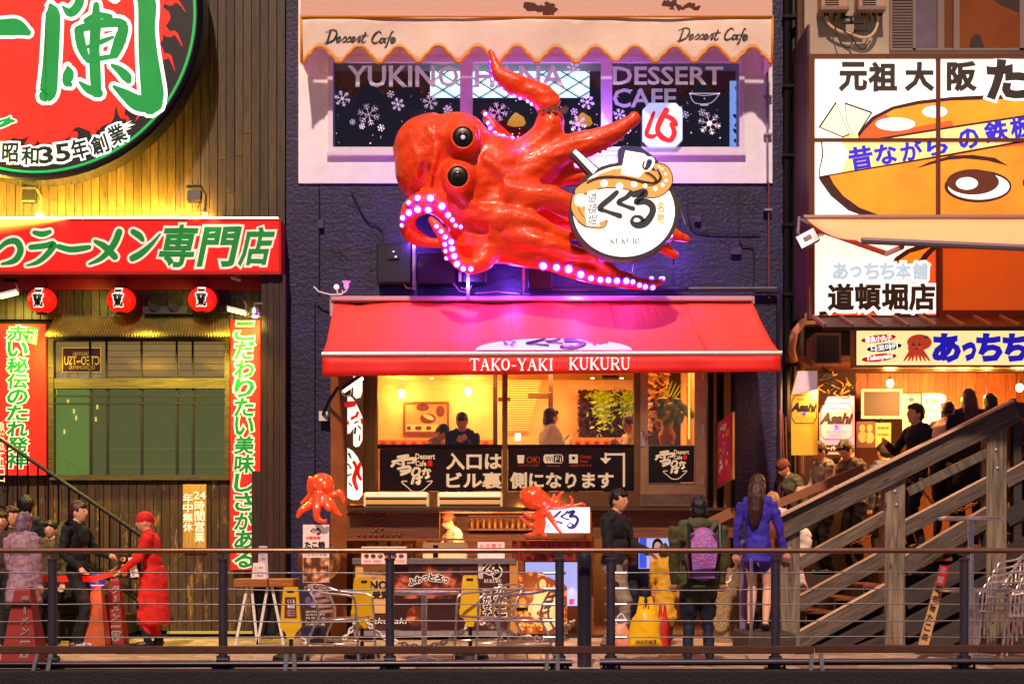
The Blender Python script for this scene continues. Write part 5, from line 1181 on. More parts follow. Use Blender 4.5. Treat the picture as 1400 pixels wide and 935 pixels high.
# noren, counter, posters
CR = mat('counter_red', '#4a140e', .5, var=.2, vs=5)
sc = thing('sales_counter', 'takoyaki sales counter with steel top and food posters, under the beam', 'counter', P(590, 868, -.4)); Yc_ = -.62
B().pbox(483, 771, 696, 869, Yc_+.01, .7, bev=.01).build('body', CR, sc); B().pbox(481, 763, 706, 770.5, Yc_-.05, .85, bev=.008).build('counter_top', mat('steel_top', '#c0b4b8', .25, .9), sc)
B().pbox(697, 766, 708, 868, Yc_-.02, .1).build('post', mat('yellow_wood', '#c88838', .5), sc)
B().pbox(484, 862, 700, 869, Yc_-.02, .03).build('kick', M_STEEL, sc)
p1 = B().pbox(486, 772, 534, 838, Yc_-.004, .01).build('award_poster', mat('poster_gold', '#d8a868', .5, var=.15, vs=8), sc)
text('NO.1', (506, 794, 538, 805), Yc_-.005, M_INK, p1, bold=.05); text('受賞!', (510, 808, 534, 818), Yc_-.005, M_INK, p1, bold=.05)
for i in range(3): text(['おいしさまんてん', 'たこやきの本場で', '金賞をいただいた'][i], (507, 779+i*4.6, 530, 782.6+i*4.6), Yc_-.005, M_INK, p1)
def foodpic(name, a, b_, seedv, cols=('#8a2c14', '#d8783c', '#f0c088')):
    if name in MATS: return MATS[name]
    m = bpy.data.materials.new(name); m.use_nodes = True; nt = m.node_tree; N = nt.nodes; Lk = nt.links; bs = N['Principled BSDF']; tc = N.new('ShaderNodeTexCoord'); v = N.new('ShaderNodeTexVoronoi'); v.inputs['Scale'].default_value = a
    mp = N.new('ShaderNodeMapping'); mp.inputs['Location'].default_value = (seedv, 0, seedv); Lk.new(tc.outputs['Object'], mp.inputs[0]); Lk.new(mp.outputs[0], v.inputs['Vector'])
    n2 = N.new('ShaderNodeTexNoise'); n2.inputs['Scale'].default_value = b_; n2.inputs['Detail'].default_value = 8; Lk.new(mp.outputs[0], n2.inputs['Vector'])
    ad = N.new('ShaderNodeMath'); ad.operation = 'MULTIPLY_ADD'; ad.inputs[1].default_value = .9; Lk.new(v.outputs['Distance'], ad.inputs[0]); Lk.new(n2.outputs[0], ad.inputs[2])
    r = N.new('ShaderNodeValToRGB'); e = r.color_ramp.elements; e[0].position = .45; e[1].position = 1.05; e[0].color = C(cols[1]); e[1].color = C(cols[0]); q = e.new(.62); q.color = C(cols[2]); q2 = e.new(.78); q2.color = C(cols[1]); Lk.new(ad.outputs[0], r.inputs[0]); Lk.new(r.outputs[0], bs.inputs['Base Color']); bs.inputs['Roughness'].default_value = .4
    Lk.new(r.outputs[0], bs.inputs['Emission Color']); bs.inputs['Emission Strength'].default_value = .12  # slight glow put into the prints so they read as lit
    MATS[name] = m; return m
p2 = B().pbox(537, 771.5, 632, 862, Yc_-.006, .01).build('food_poster', foodpic('food_print', 5, 12, 3, ('#2a0a0a', '#7a2a1c', '#c86a44')), sc)
for i, ch in enumerate('ふわっとろっ'):
    x = 563 + i*9.4; y = 795 - 7*math.sin(i/5*math.pi*.8) + i*.4; s_ = 6 if ch == 'っ' else 8.5
    text(ch, (x-s_/2, y-s_/2, x+s_/2, y+s_/2), Yc_-.008, M_INK, p2, bold=.05, out=.14, outm=M_WHITE, rot=18-i*9)
b = B(); b.add([P(x, y, Yc_-.0065) for x, y in ((537, 818), (632, 818), (632, 861), (537, 861))], [(0, 1, 2, 3)]); b.build('dark_strip', mat('print_darkred', '#2c0c0a', .4, var=.3, vs=5), p2, rec=False)
text('Takoyaki', (500, 844, 556, 855), Yc_-.012, M_WHITE, sc, shear=.25); b = B(); disc(b, 568, 842, 12, 14, Yc_-.007, 20); b.build('ball_print', foodpic('ball_print', 9, 14, 6, ('#5a1c0c', '#a04a20', '#e09850')), p2, rec=False)
p3 = B().pbox(633, 771.5, 694, 862, Yc_-.008, .01).build('name_poster', mat('poster_maroon', '#3c0f0c', .45), sc)
kukuru(661, 772, 684, 788, Yc_-.009, M_INK, p3, out=1.6, outm=M_WHITE); serif('KUKURU', (662, 791.5, 686, 796), Yc_-.009, M_WHITE, p3, dz=.004)
vtext('大たこ', 686-2, 799, 842, 14, Yc_-.009, M_INK, p3, bold=.06, out=.13, outm=M_WHITE); vtext('道頓堀', 657, 771, 790, 5, Yc_-.009, M_INK, p3, out=.12, outm=M_WHITE)
vtext('まかせて', 666, 805, 845, 9, Yc_-.009, M_INK, p3, bold=.05, out=.14, outm=M_WHITE)
def counter_item(r, m, lab, Y=-.75, dep=.06, nm='price_board'):
    t = thing(nm, lab, 'board', P((r[0]+r[2])/2, r[3], Y)); o = B().pbox(*r, Y, dep, bev=.004).build('board', m, t); return t, o
PAP = mat('paper_pink', '#e8cfc8', .5, emit='#e8cfc8', es=.12, var=.08, vs=20); CRM = mat('cream_box', '#e8c890', .5, var=.06, emit='#e8c890', es=.12)
t, o = counter_item((494, 747, 556, 771), PAP, 'white price board with rows of food pictures at the left end of the counter', -.75); 
for i in range(6): b = B(); disc(b, 501+i*9.5, 760, 3.6, 3, -.754, 10); b.build('dish_print', foodpic('ball_print2', 30, 40, i, ('#5a1c0c', '#b05a20', '#e8b060')), o, rec=False)
text('たこ焼 Takoyaki メニュー', (498, 749, 552, 754), -.75, M_INK, o); text('500  680  780  1000', (497, 765, 553, 769), -.75, REDC, o)
t, o = counter_item((578, 741, 638, 763), CRM, 'long cream box with a dark window on the counter, below the cook', -.3, .3, 'serving_box'); B().pbox(592, 745, 599, 762, -.305, .02).build('window', M_DARK, o)
t, o = counter_item((653, 740, 690, 763), PAP, 'pale glowing menu board on the counter right of the cook', -.4); text('お品書き', (656, 743, 686, 749), -.4, REDC, o); text('たこ焼 ねぎ チーズ', (656, 751, 686, 756), -.4, M_INK, o)
nr = thing('red_valance', 'dark red pleated cloth hanging right of the counter, under the small lit sign', 'curtain', P(752, 765, -.45)); vs = []; fs = []; n = 60
for i in range(n+1):
    x = 700 + 109*i/n
    for y in (738, 752, 766): p = P(x, y, -.45); p.y += .025*math.sin(i*.9); vs.append(p)
for i in range(n): fs += [(i*3, i*3+1, i*3+4, i*3+3), (i*3+1, i*3+2, i*3+5, i*3+4)]
B().add(vs, fs).build('cloth', mat('maroon_cloth', '#7c1c12', .7, var=.25, vs=6), nr, smooth='all', rec=False); B().tube([P(699, 738, -.46), P(810, 738, -.46)], .014, 6).build('rod', mat('copper_rod', '#b07040', .3, .8), nr)
# screens
def screen(name, r, Y, lab, m):
    t = thing(name, lab, 'screen', P((r[0]+r[2])/2, r[3], Y+.05)); o = B().pbox(r[0], r[1], r[2], r[3], Y, .05, bev=.003).build('display', m, t); frame_b(r[0]-1.5, r[1]-1.5, r[2]+1.5, r[3]+1.5, Y-.006, .06, 1.6, B()).build('frame', M_BLACK, t)
    B().tube([P((r[0]+r[2])/2, r[3], Y+.06), P((r[0]+r[2])/2, r[3]+20, Y+.06)], .02, 6).build('mount', M_BLACK, t); return t, o
SB = mat('screen_lilac', '#a8b8ff', .3, emit='#b8bcff', es=.85, col2='#6a7cf0', vs=4); 
def lady(o, x, y, s, Y, hair='#3a2028', skin='#e8c0c8'):
    b = B(); disc(b, x, y, 8*s, 11*s, Y-.003, 18); ribbon(b, [(x-6*s, y, 4*s), (x-7*s, y+14*s, 4*s)], Y-.0035); ribbon(b, [(x+6*s, y, 4*s), (x+7*s, y+14*s, 4*s)], Y-.0036); b.build('hair_print', mat('hairp'+hair, hair, .5), o, rec=False)
    b = B(); disc(b, x, y+1*s, 5*s, 7*s, Y-.006, 16); disc(b, x, y+19*s, 13*s, 9*s, Y-.005, 16); b.build('face_print', mat('skinp'+skin, skin, .5, emit=skin, es=.5), o, rec=False)
    b = B(); disc(b, x-2*s, y, .8*s, .5*s, Y-.008, 6); disc(b, x+2*s, y, .8*s, .5*s, Y-.008, 6); disc(b, x, y+4*s, 1.6*s, .6*s, Y-.008, 8); b.build('features_print', MATS['hairp'+hair], o, rec=False)
t, o = screen('advert_screen', (718, 768, 790, 828), -.1, 'bright lilac advert screen behind the seated woman figure, beside the dark bollard', SB); lady(o, 740, 800, .7, -.1); text('くくる', (723, 808, 735, 814), -.1, M_WHITE, o); text('たこ家', (760, 818, 786, 826), -.1, REDC, o, bold=.03)
t, o = screen('advert_screen', (873, 734, 916, 777), .1, 'blue and violet screen showing a woman\'s face between the two standing shoppers', SB); lady(o, 899, 746, .95, .1); flat([(874, 735), (884, 735), (884, 776), (874, 776)], .098, glow('deep_blue_lit', '#3a5cf0', .8), o); text('おいしい!', (888, 768, 914, 775), .09, M_WHITE, o, bold=.02)
# standing poster with a woman and plates of food
t = thing('standing_poster', 'lit poster of a smiling woman behind heaped takoyaki plates, right of the counter', 'poster', P(740, 866, -.9)); Yp = -.9
o = B().pprism([(709, 866), (709, 784), (730, 780), (775, 800), (776, 866)], Yp, .03).build('board', foodpic('plates_print', 8, 16, 9, ('#7a3a14', '#e08a3a', '#ffd890')), t)
lady(o, 742, 797, .95, Yp, '#7a3c18', '#f0b078'); flat([(733,812),(756,812),(770,830),(770,850),(750,862),(728,850),(724,830)], Yp-.004, mat('white_tee', '#e8c8a0', .6, emit='#e8c090', es=.25), o); brush([[(728,826,6),(720,838,6),(714,842,5)], [(762,826,6),(752,842,6),(742,846,5)]], Yp-.008, MATS['skinp#f0b078'], o)
b = B()
for i in range(26): x, y = random.uniform(712, 742), random.uniform(835, 864); disc(b, x, y, 3.4, 3, Yp-.012 - i*.0002, 10)
b.build('ball_print', foodpic('balls_print3', 22, 30, 2, ('#a04a14', '#e8a040', '#ffd070')), o, rec=False)
flat([(706, 830), (722, 830), (722, 835), (706, 835)], Yp-.015, M_DARK, o, 'tray_print')
lamp('poster_light', 'POINT', P(735, 815, -1.3), 6, '#ffb860', .05)
# little lit shop sign and its octopus
t = thing('small_lit_sign', 'white lit sign with purple brush lettering hugged by the small octopus, above the counter', 'sign', P(773, 729, -.6)); Yz = -.72
B().pbox(740, 693, 807, 729, Yz+.004, .16, bev=.006).build('case', M_WHITEP, t); o = B().pbox(741.5, 694.5, 805.5, 727.5, Yz-.004, .008).build('face', mat('small_sign_lit', '#ffffff', .4, emit='#fbf4ff', es=1.15), t)
kukuru(755, 699, 790, 721, Yz-.005, mat('sign_indigo', '#231a52', .5), o); vtext('元祖', 750, 706, 723, 5, Yz-.005, M_INK, o); vtext('たこ焼', 797, 707, 723, 5, Yz-.005, REDC, o)
lamp('small_sign_light', 'POINT', P(773, 712, -1.0), 5, '#d8c0ff', .1)
def small_octopus(lab, base, head, arms, sup=None):
    t = thing('octopus_ornament', lab, 'ornament', base); b = B()
    for (x, y, Y, rx, ry) in head: b.ell(P(x, y, Y), (rx/sc_(Y), rx/sc_(Y), ry/sc_(Y)), 18, 12)
    for q in arms:
        q = spline(q, 5); b.tube([P(x, y, Y) for x, y, Y, r in q], [max(r, .9)/sc_(Y) for x, y, Y, r in q], 10)
    link('body', fuse(b, .013, 2), t, mat('ornament_red', '#f04a20', .25, coat=.7, var=.12, vs=8, emit='#f04010', es=.08)); return t
Y1 = -.75
t = small_octopus('small glossy red octopus with raised tentacles behind the small lit sign', P(735, 735, Y1), [(729, 680, Y1, 18, 16), (738, 684, Y1, 15, 13), (720, 678, Y1, 10, 12), (741, 700, Y1, 8, 12)],
  [[(742,688,Y1,8),(752,690,Y1,4),(757,680,Y1,2.6),(757,674,Y1,1.5)], [(742,688,Y1,7),(760,688,Y1,4),(765,677,Y1,2.6),(771,671,Y1,1.6)], [(744,692,Y1,6),(768,693,Y1,3.6),(781,690,Y1,2.6),(782,682,Y1,2),(778,677,Y1,1.2)], [(740,700,Y1,6),(728,706,Y1,4),(718,702,Y1,2.6),(714,698,Y1,1.4)], [(740,703,Y1,7),(732,717,Y1,4),(722,716,Y1,3),(711,706,Y1,1.4)], [(740,703,Y1,7),(738,722,Y1,5),(728,730,Y1,3.4),(716,731,Y1,1.6)], [(742,712,Y1,6),(741,728,Y1,4),(748,733,Y1,2)], [(748,700,-.85,5),(764,724,-.88,3),(768,728,-.9,2)], [(744,690,-.65,5),(780,692,-.6,3),(796,688,-.6,2.2),(801,692,-.6,1.2)]])
B().ell(P(736, 682, Y1-.12), (.03, .02, .03), 10, 8).build('eye', DKE, t, smooth='all')
# octopus on the menu stand at the left
Y2 = -1.3
ms = thing('menu_stand', 'upright menu stand with takoyaki posters below the left octopus ornament', 'sign', P(432, 885, Y2))
B().tube([P(436, 715, Y2), P(436, 870, Y2)], .03, 8).build('pole', M_BLACK, ms)
b = B(); b.lathe([(29.5/sc_(Y2), 0), (29/sc_(Y2), -.03), (20/sc_(Y2), -.09), (6/sc_(Y2), -.11)], tuple(P(436, 767, Y2+.05)), 28, 'y'); b.build('round_panel', foodpic('takoyaki_print', 4, 9, 5, ('#5a3010', '#b07a30', '#e0b868')), ms, smooth=True)
o = B().pbox(414, 717, 450, 796, Y2-.12, .02, bev=.003).build('menu_board', PAP, ms)
kukuru(425, 722, 438, 730, Y2-.121, M_INK, o); text('たこ焼', (417, 740, 444, 749), Y2-.121, M_INK, o, bold=.05); text('Takoyaki たこやき', (416, 750, 448, 753), Y2-.121, M_INK, o); text('大阪名物', (418, 733, 438, 737), Y2-.121, REDC, o, bold=.04)
flat([(414.5, 762), (449.5, 762), (449.5, 795), (414.5, 795)], Y2-.1225, foodpic('balls_pile', 11, 18, 1, ('#5a2a18', '#c07a50', '#e8b890')), o); text('こだわりの味', (416, 756, 447, 760), Y2-.121, M_INK, o)
o = B().pbox(413, 798, 450, 858, Y2-.11, .02, bev=.003).build('menu_board', mat('dark_board', '#1c1414', .4), ms); text('ご自慢 二三四五', (416, 801, 448, 806), Y2-.111, M_WHITE, o); flat([(414, 808), (449, 808), (449, 830), (414, 830)], Y2-.1125, foodpic('balls_pile2', 10, 16, 4, ('#28203c', '#7a6a9a', '#c8b0b0')), o)
for i in range(5): text(['店内にて', 'お持ち帰り', 'ねぎマヨ', 'しょうゆ', '六個 八個'][i], (418, 834+i*4.4, 444, 837+i*4.4), Y2-.111, M_WHITE, o)
B().lathe([(.2, 0), (.2, .03), (.05, .06)], tuple(P(434, 885, Y2).xy) + (0,), 20).build('base', M_BLACK, ms)
t = small_octopus('small glossy red octopus ornament with drooping tentacles on the menu stand, left', P(437, 712, Y2), [(440, 662, Y2, 17, 16), (437, 670, Y2-.03, 13, 12), (425, 665, Y2+.05, 6, 15)],
  [[(437,675,Y2,8),(424,690,Y2-.1,6),(412,698,Y2-.15,5),(406,708,Y2-.15,2.6)], [(436,675,Y2-.08,8),(433,695,Y2-.2,6),(434,709,Y2-.22,4.6),(444,713,Y2-.22,3),(446,709,Y2-.2,2)], [(442,675,Y2,8),(452,688,Y2-.12,6),(458,698,Y2-.12,4.6),(468,706,Y2-.12,2.4)], [(445,672,Y2,7),(458,676,Y2,5),(464,672,Y2,4.4),(468,680,Y2,3.6),(470,688,Y2,2.2)], [(432,672,Y2,7),(418,684,Y2+.05,4),(411,689,Y2+.05,2.6)], [(442,680,Y2-.1,7),(449,694,Y2-.18,5.4),(450,699,Y2-.18,3)], [(438,660,Y2+.1,6),(425,655,Y2+.12,4),(424,650,Y2+.12,2)]])
b = B(); b.ell(P(431, 665, Y2-.13), (.035, .03, .035), 10, 8); b.ell(P(444, 666, Y2-.13), (.035, .03, .035), 10, 8); b.build('brow', MATS['ornament_red'], t, smooth='all')
lamp('ornament_light', 'SPOT', P(470, 640, -1.9), 8, '#ffd0a0', .1, target=P(437, 690, -1.3), spot=70)
# framed menu on the right jamb, turned towards the entrance
t = thing('framed_menu', 'tilted framed red menu poster beside the cafe door', 'poster', P(990, 668, -.1))
q4 = [(980.5, 578, -.1), (1001.5, 563, -.55), (1001.5, 655, -.55), (980.5, 668, -.1)]
fr = [P(*v) for v in q4]; b = B(); off = Vector((.03, .02, 0)); b.add(fr + [v + off for v in fr], [(0, 1, 2, 3), (7, 6, 5, 4), (0, 4, 5, 1), (1, 5, 6, 2), (2, 6, 7, 3), (3, 7, 4, 0)]); b.build('frame', mat('gold_frame', '#a8844c', .4, .5), t)
def onq(u, v, lift=.006): return fr[0].lerp(fr[1], u).lerp(fr[3].lerp(fr[2], u), v) - Vector((lift, lift, 0))
b = B(); b.add([onq(.07, .03), onq(.93, .03), onq(.93, .97), onq(.07, .97)], [(0, 1, 2, 3)]); o = b.build('print', mat('menu_red', '#a01420', .45, emit='#c01828', es=.3, col2='#5a1850', vs=6), t, rec=False)
random.seed(21)
for m_, n_ in ((M_WHITE, 8), (mat('print_yellow', '#e0a828', .5), 5), (mat('print_violet', '#a880d8', .5), 5)):
    for i in range(n_): b = B(); u, v = random.uniform(.1, .75), random.uniform(.05, .85); w, h = random.uniform(.06, .2), random.uniform(.03, .1); b.add([onq(u, v, .01), onq(u+w, v, .01), onq(u+w, v+h, .01), onq(u, v+h, .01 + i*.0008)], [(0, 1, 2, 3)]); b.build('menu_print', m_, o, rec=False)
# entrance: stone post, chains, poles
sp_ = B(); sp_.lathe([(.24, 0), (.24, .12), (.21, .16), (.215, .8), (.19, .88), (.02, .9)], (X(988, -.9), -.9, 0), 24)
one('stone_post', sp_, mat('granite', '#8a7048', .8, var=.5, vs=45, bump=.6, bs=60), 'round speckled stone post by the shop entrance, behind the white chain', 'post', smooth=True)
# ================================================================ right-hand takoyaki restaurant
rb = thing('takoyaki_restaurant', 'right-hand restaurant with big lit picture sign and open wooden front', 'building', (X(1240), 0, 0))
BE = mat('beige_wall', '#a8927c', .65, var=.08, vs=3, bump=.1, bs=40)
Yw = -.2
b = B(); b.pbox(1100, -460, 2100, 440, Yw, .4); b.pbox(1441, 441, 2100, 880, Yw, .4); b.build('wall', BE, rb)
b = B(); b.pbox(1072, -120, 1100, 880, .5, .1); b.build('alley_back', mat('alley_black', '#0a0708', .9), rb)
b = B(); b.box(X(1104, -.9), X(1104, -.9)+.03, -.9, 0, Z(440), Z(70)); b.build('side_panel', mat('side_brown', '#4a3024', .5), rb)
for (x, m, r, Y) in ((1076, M_DARK, .05, -.05), (1086, mat('pipe_grey', '#3a3038', .5), .035, .1), (1094, mat('pipe_brown', '#5a3a28', .5, var=.3), .05, -.1)):
    B().tube([P(x, -60, Y), P(x, 860, Y)], r, 9).build('pipe', m, rb, smooth=True)
for y in range(20, 850, 95): B().pbox(1071, y, 1098, y+4, -.12, .1).build('pipe_clamp', M_DARK, rb)
rl = B()
for i, x in enumerate((1066, 1070, 1074)): rl.tube([P(x, 560 + i*5, -.15), P(x+2, 640, -.18), P(x-3 + i*2, 700, -.15), P(x+4, 760, -.15)], .008, 5)
rl.build('cable', mat('rust_cable', '#6a3020', .6), rb)
# pane wall at the top: louvre, windows
b = B(); frame_b(1217, -40, 1420, 69, Yw-.05, .06, 3, b); b.pbox(1248, -40, 1252, 69, Yw-.05, .06); b.pbox(1282, -40, 1291, 69, Yw-.06, .07); b.pbox(1304, -40, 1312, 69, Yw-.07, .08); b.pbox(1394, -40, 1400, 69, Yw-.05, .06)
wo = b.build('window', mat('alu_frame', '#8a7468', .4, .4), rb)
for y in range(-38, 66, 4): B().pbox(1221, y, 1248, y+2.6, Yw-.035, .02).build('slat', mat('louvre_brown', '#6a5448', .5), wo)
B().pbox(1252, -40, 1282, 66, Yw-.02, .01).build('pane', mat('frosted_pane', '#6a5a64', .25, var=.1), wo)
B().pbox(1291, -40, 1304, 66, Yw-.02, .01).build('pane', mat('amber_pane', '#6a3a14', .3), wo)
B().pbox(1312, -40, 1394, 66, Yw-.02, .01).build('pane', mat('amber_pane2', '#7a3d12', .25, emit='#7a3a0c', es=.12, var=.12, vs=3), wo)
flat([(1326,66),(1326,58),(1330,50),(1336,46),(1341,50),(1344,60),(1346,66)], Yw-.024, mat('silhouette', '#2a160e', .7), wo, 'seated_silhouette'); flat([(1352,-20),(1394,-20),(1394,18),(1370,8),(1352,-4)], Yw-.0235, MATS['silhouette'], wo, 'curtain_print')
def boiler(x, lab):
    t = thing('gas_boiler', lab, 'boiler', P(x+20, 15, Yw-.1), 'wall boilers above the big sign'); Yx = Yw-.24
    B().pbox(x, -28, x+37, 12, Yx, .23, bev=.012).build('case', mat('boiler_pink', '#b88e74', .5, var=.06), t); B().pbox(x-1, 8, x+38, 14, Yx-.01, .25, bev=.008).build('bottom_tray', mat('boiler_tray', '#8a6852', .5), t)
    b = B(); [b.pbox(x+5, y, x+24, y+1, Yx-.006, .01) for y in (0, 3, 6)]; b.build('grille', M_DARK, t)
    b = B(); [b.tube([P(x+dx, 14, Yx+.1), P(x+dx, 22, Yx+.1)], .012, 6) for dx in (5, 9, 20, 28, 31)]; b.build('pipe_stub', M_DARK, t); return t
boiler(1123, 'pinkish wall boiler above the sign corner, the left one'); boiler(1174, 'pinkish wall boiler next to the louvred window')
t = thing('boiler_pipes', 'tangle of cream and black hoses hanging below the two boilers', 'pipes', P(1160, 50, Yw-.12)); Yx = Yw-.12
b = B(); b.tube([P(x, y, Yx) for x, y in spline([(1129,18),(1132,32),(1145,42),(1163,47),(1180,52),(1192,48),(1199,36),(1200,20)], 5)], .018, 7); b.build('cream_hose', mat('cream_hose', '#d8b088', .5), t, smooth='all')
b = B()
for q in ([(1140,18),(1141,34),(1148,56),(1158,66),(1165,58),(1163,48)], [(1150,18),(1152,40),(1162,48)], [(1164,48),(1170,60),(1180,68),(1190,56)], [(1196,18),(1196,34),(1190,44)], [(1186,16),(1189,30),(1184,40)], [(1165,46),(1178,40),(1186,40)]): b.tube([P(x, y, Yx-.02) for x, y in spline(q, 4)], .009, 5)
b.build('cable', M_CABLE, t)
b = B(); b.pbox(1152, 22, 1166, 24.5, Yx-.05, .04); b.pbox(1163, 22, 1166, 32, Yx-.05, .04); b.pbox(1152, 29, 1182, 32, Yx-.05, .04); b.pbox(1168, 39, 1188, 42, Yx-.05, .04); b.build('valve', M_BLACK, t)
# ---- the big picture sign
bs = thing('picture_sign', 'big lit white sign with round takoyaki face wearing a headband', 'sign', P(1260, 436, -.95)); Yg = -1.0
WLB = mat('lightbox_white', '#fff4e6', .4, emit='#fff4e6', es=1.0, var=.12, vs=.9)
fr_ = B(); fr_.pbox(1106, 74, 1440, 80, Yg-.03, .13); fr_.pbox(1106, 80, 1114, 436, Yg-.03, .13); fr_.pbox(1280, 80, 1286, 436, Yg-.028, .05); fr_.pbox(1114, 189, 1440, 194, Yg-.026, .05); fr_.pbox(1114, 431, 1280, 436, Yg-.03, .13)
fr_.build('frame', mat('sign_frame_brown', '#6e3e2a', .4, .3), bs)
face = B().pbox(1113, 79, 1440, 432, Yg, .09).build('face', WLB, bs)
ORG = mat('art_orange', '#f7961c', .5, emit='#f7961c', es=.82, col2='#f0761a', vs=.7); ORD = mat('art_red_orange', '#ee5a22', .5, emit='#ee5420', es=.72); BRN = mat('art_brown', '#3a120c', .5, emit='#3a1008', es=.25); CRE = mat('art_cream', '#ffe08a', .5, emit='#ffdf88', es=.8); BLU = mat('art_blue', '#2a20c8', .5, emit='#2c20d0', es=.6)
WAR = mat('art_white', '#ffffff', .5, emit='#fffdf8', es=.98)
CLIP = (1114, 80, 1438, 431)
def art(pts, m, lv, name='art'): return flat([(min(max(x, CLIP[0]), CLIP[2]), min(max(y, CLIP[1]), CLIP[3])) for x, y in pts], Yg - .002 - .0012*lv, m, face, name)
def elps(cx, cy, rx, ry, a0, a1, n=40): return [(cx + rx*math.cos(R(a0 + (a1-a0)*i/n)), cy + ry*math.sin(R(a0 + (a1-a0)*i/n))) for i in range(n+1)]
# dome over the band, body below it
art([(1165,189),(1176,178),(1192,160),(1220,146),(1255,138),(1300,133),(1360,130),(1438,128),(1438,200),(1165,200)], BRN, 1)
art([(1174,189),(1182,178),(1196,164),(1222,150),(1256,143),(1300,138),(1438,134),(1438,200),(1174,200)], ORG, 2)
art([(1174,189),(1182,178),(1196,164),(1210,156),(1240,176),(1300,165),(1320,200),(1174,200)], ORD, 2.4)
art(elps(1224, 170, 27, 9, 0, 360), WAR, 3) ; art(elps(1278, 153, 17, 8, 0, 360), WAR, 3)
art([(1119,243),(1123,250),(1136,268),(1160,288),(1185,297),(1214,303),(1438,303),(1438,200),(1300,190),(1200,210)], BRN, 1.5)
art([(1134,240),(1140,252),(1153,268),(1175,284),(1210,297),(1438,300),(1438,196),(1200,214)], ORG, 4)
art([(1300,215),(1330,203),(1400,200),(1438,197),(1438,180),(1300,190)], ORD, 4.5)
art([(1200,428),(1206,395),(1214,370),(1224,352),(1240,341),(1262,333),(1280,330),(1280,430),(1200,430)], BRN, 1.6)
art([(1212,392),(1218,372),(1228,357),(1244,346),(1280,336),(1280,392)], ORG, 2.6)
art([(1262,352),(1280,335),(1280,431),(1235,431),(1250,405),(1262,385)], ORD, 2.8); brush([[(1280,336,6),(1264,352,8),(1256,372,8),(1262,395,8)]], Yg-.008, BRN, face)
art([(1120,426),(1150,424),(1170,418),(1200,425),(1230,420),(1270,431),(1120,431)], BRN, 3.0); art([(1122,431),(1150,427),(1180,424),(1210,431)], ORD, 3.2); art([(1200,431),(1212,424),(1228,420),(1218,431)], WAR, 3.4)
# headband
art([(1122,190),(1200,189),(1300,173),(1438,152),(1438,188),(1300,213),(1120,243),(1119,236),(1124,212)], BRN, 5)
art([(1124,193),(1200,192),(1300,176),(1438,155),(1438,185),(1300,210),(1121,241),(1121,234),(1126,212)], CRE, 6); art([(1124,193),(1150,192),(1160,210),(1150,236),(1121,241),(1121,234),(1126,212)], WAR, 6.2)
for pts in ([(1120,174),(1143,140),(1162,184),(1153,188)], [(1155,141),(1192,154),(1173,184),(1164,184),(1157,166)], [(1153,188),(1173,180),(1175,190),(1152,191)]):
    art([(x + (x-1155)*.03, y + (y-170)*.03) for x, y in pts], BRN, 6.6); c = (sum(p[0] for p in pts)/len(pts), sum(p[1] for p in pts)/len(pts)); art([(c[0] + (x-c[0])*.92, c[1] + (y-c[1])*.92) for x, y in pts], CRE if pts[0][0] == 1153 else mat('art_pale', '#fff0c0', .5, emit='#ffefc0', es=.85), 7)
for i, ch in enumerate('昔ながらの鉄板'):
    x = [1177, 1211, 1246, 1281, 1324, 1362, 1396][i]; y = [216, 211, 206, 200, 190, 180, 174][i]; h = [30, 26, 25, 23, 26, 28, 28][i]; w = [31, 28, 28, 27, 26, 30, 28][i]
    text(ch, (x-w/2, y-h/2, x+w/2, y+h/2), Yg-.013, BLU, face, bold=.035, rot=9, rough=.008)
# eye with brow
art([(1251,231),(1270,222),(1300,213),(1330,212),(1360,216),(1379,227),(1350,220),(1320,217),(1295,219)], BRN, 6)
art(elps(1337, 255, 46, 22, 0, 360), BRN, 6); art(elps(1338, 255, 42, 18, 0, 360), WAR, 7); art(elps(1330, 249, 36, 17.5, 0, 360), mat('art_iris', '#56260f', .5, emit='#5a2810', es=.3), 8); art(elps(1322, 251, 15, 8.5, 0, 360), WAR, 9)
art(elps(1406, 250, 8, 8, 0, 360), BRN, 6)
# lettering
TB = mat('text_brown', '#2c201a', .5, emit='#3a2c22', es=.25)
for ch, r in (('元', (1149, 87, 1184, 123)), ('祖', (1189, 87, 1225, 124)), ('大', (1239, 87, 1275, 123)), ('阪', (1296, 86, 1333, 123))): text(ch, r, Yg-.006, TB, face, bold=.045, rough=.008)
text('た', (1352, 85, 1399, 133), Yg-.014, TB, face, bold=.06, out=.12, outm=WAR, rough=.01); text('こ焼', (1402, 92, 1436, 128), Yg-.014, TB, face, bold=.05)
SKY = mat('art_paleblue', '#b8ddf0', .5, emit='#b8ddf4', es=.75)
for i, ch in enumerate('あっちち本舗'):
    x = [1149, 1170, 1192, 1213, 1235, 1258][i]; s_ = 16 if ch == 'っ' else 21
    text(ch, (x-s_*.45, 371-s_*.5+ (2 if ch == 'っ' else 0), x+s_*.45, 371+s_*.5), Yg-.012, SKY, face, bold=.05, out=.2, outm=WAR)
for i, ch in enumerate('道頓堀店'): text(ch, (1133+i*37, 389, 1166+i*37, 423), Yg-.012, TB, face, bold=.04, out=.17, outm=WAR)
# orange window right of it and glass
ow = B().pbox(1288, 338, 1440, 432, Yg-.04, .05).build('orange_panel', mat('orange_panel', '#c84a10', .35, emit='#e05a12', es=.5, var=.15, vs=1.5), bs); fb_ = frame_b(1284, 334, 1445, 436, Yg-.06, .06, 5, B()); fb_.pbox(1289, 424, 1440, 431, Yg-.055, .05); fb_.build('panel_frame', mat('panel_frame', '#7a2c10', .5), bs)
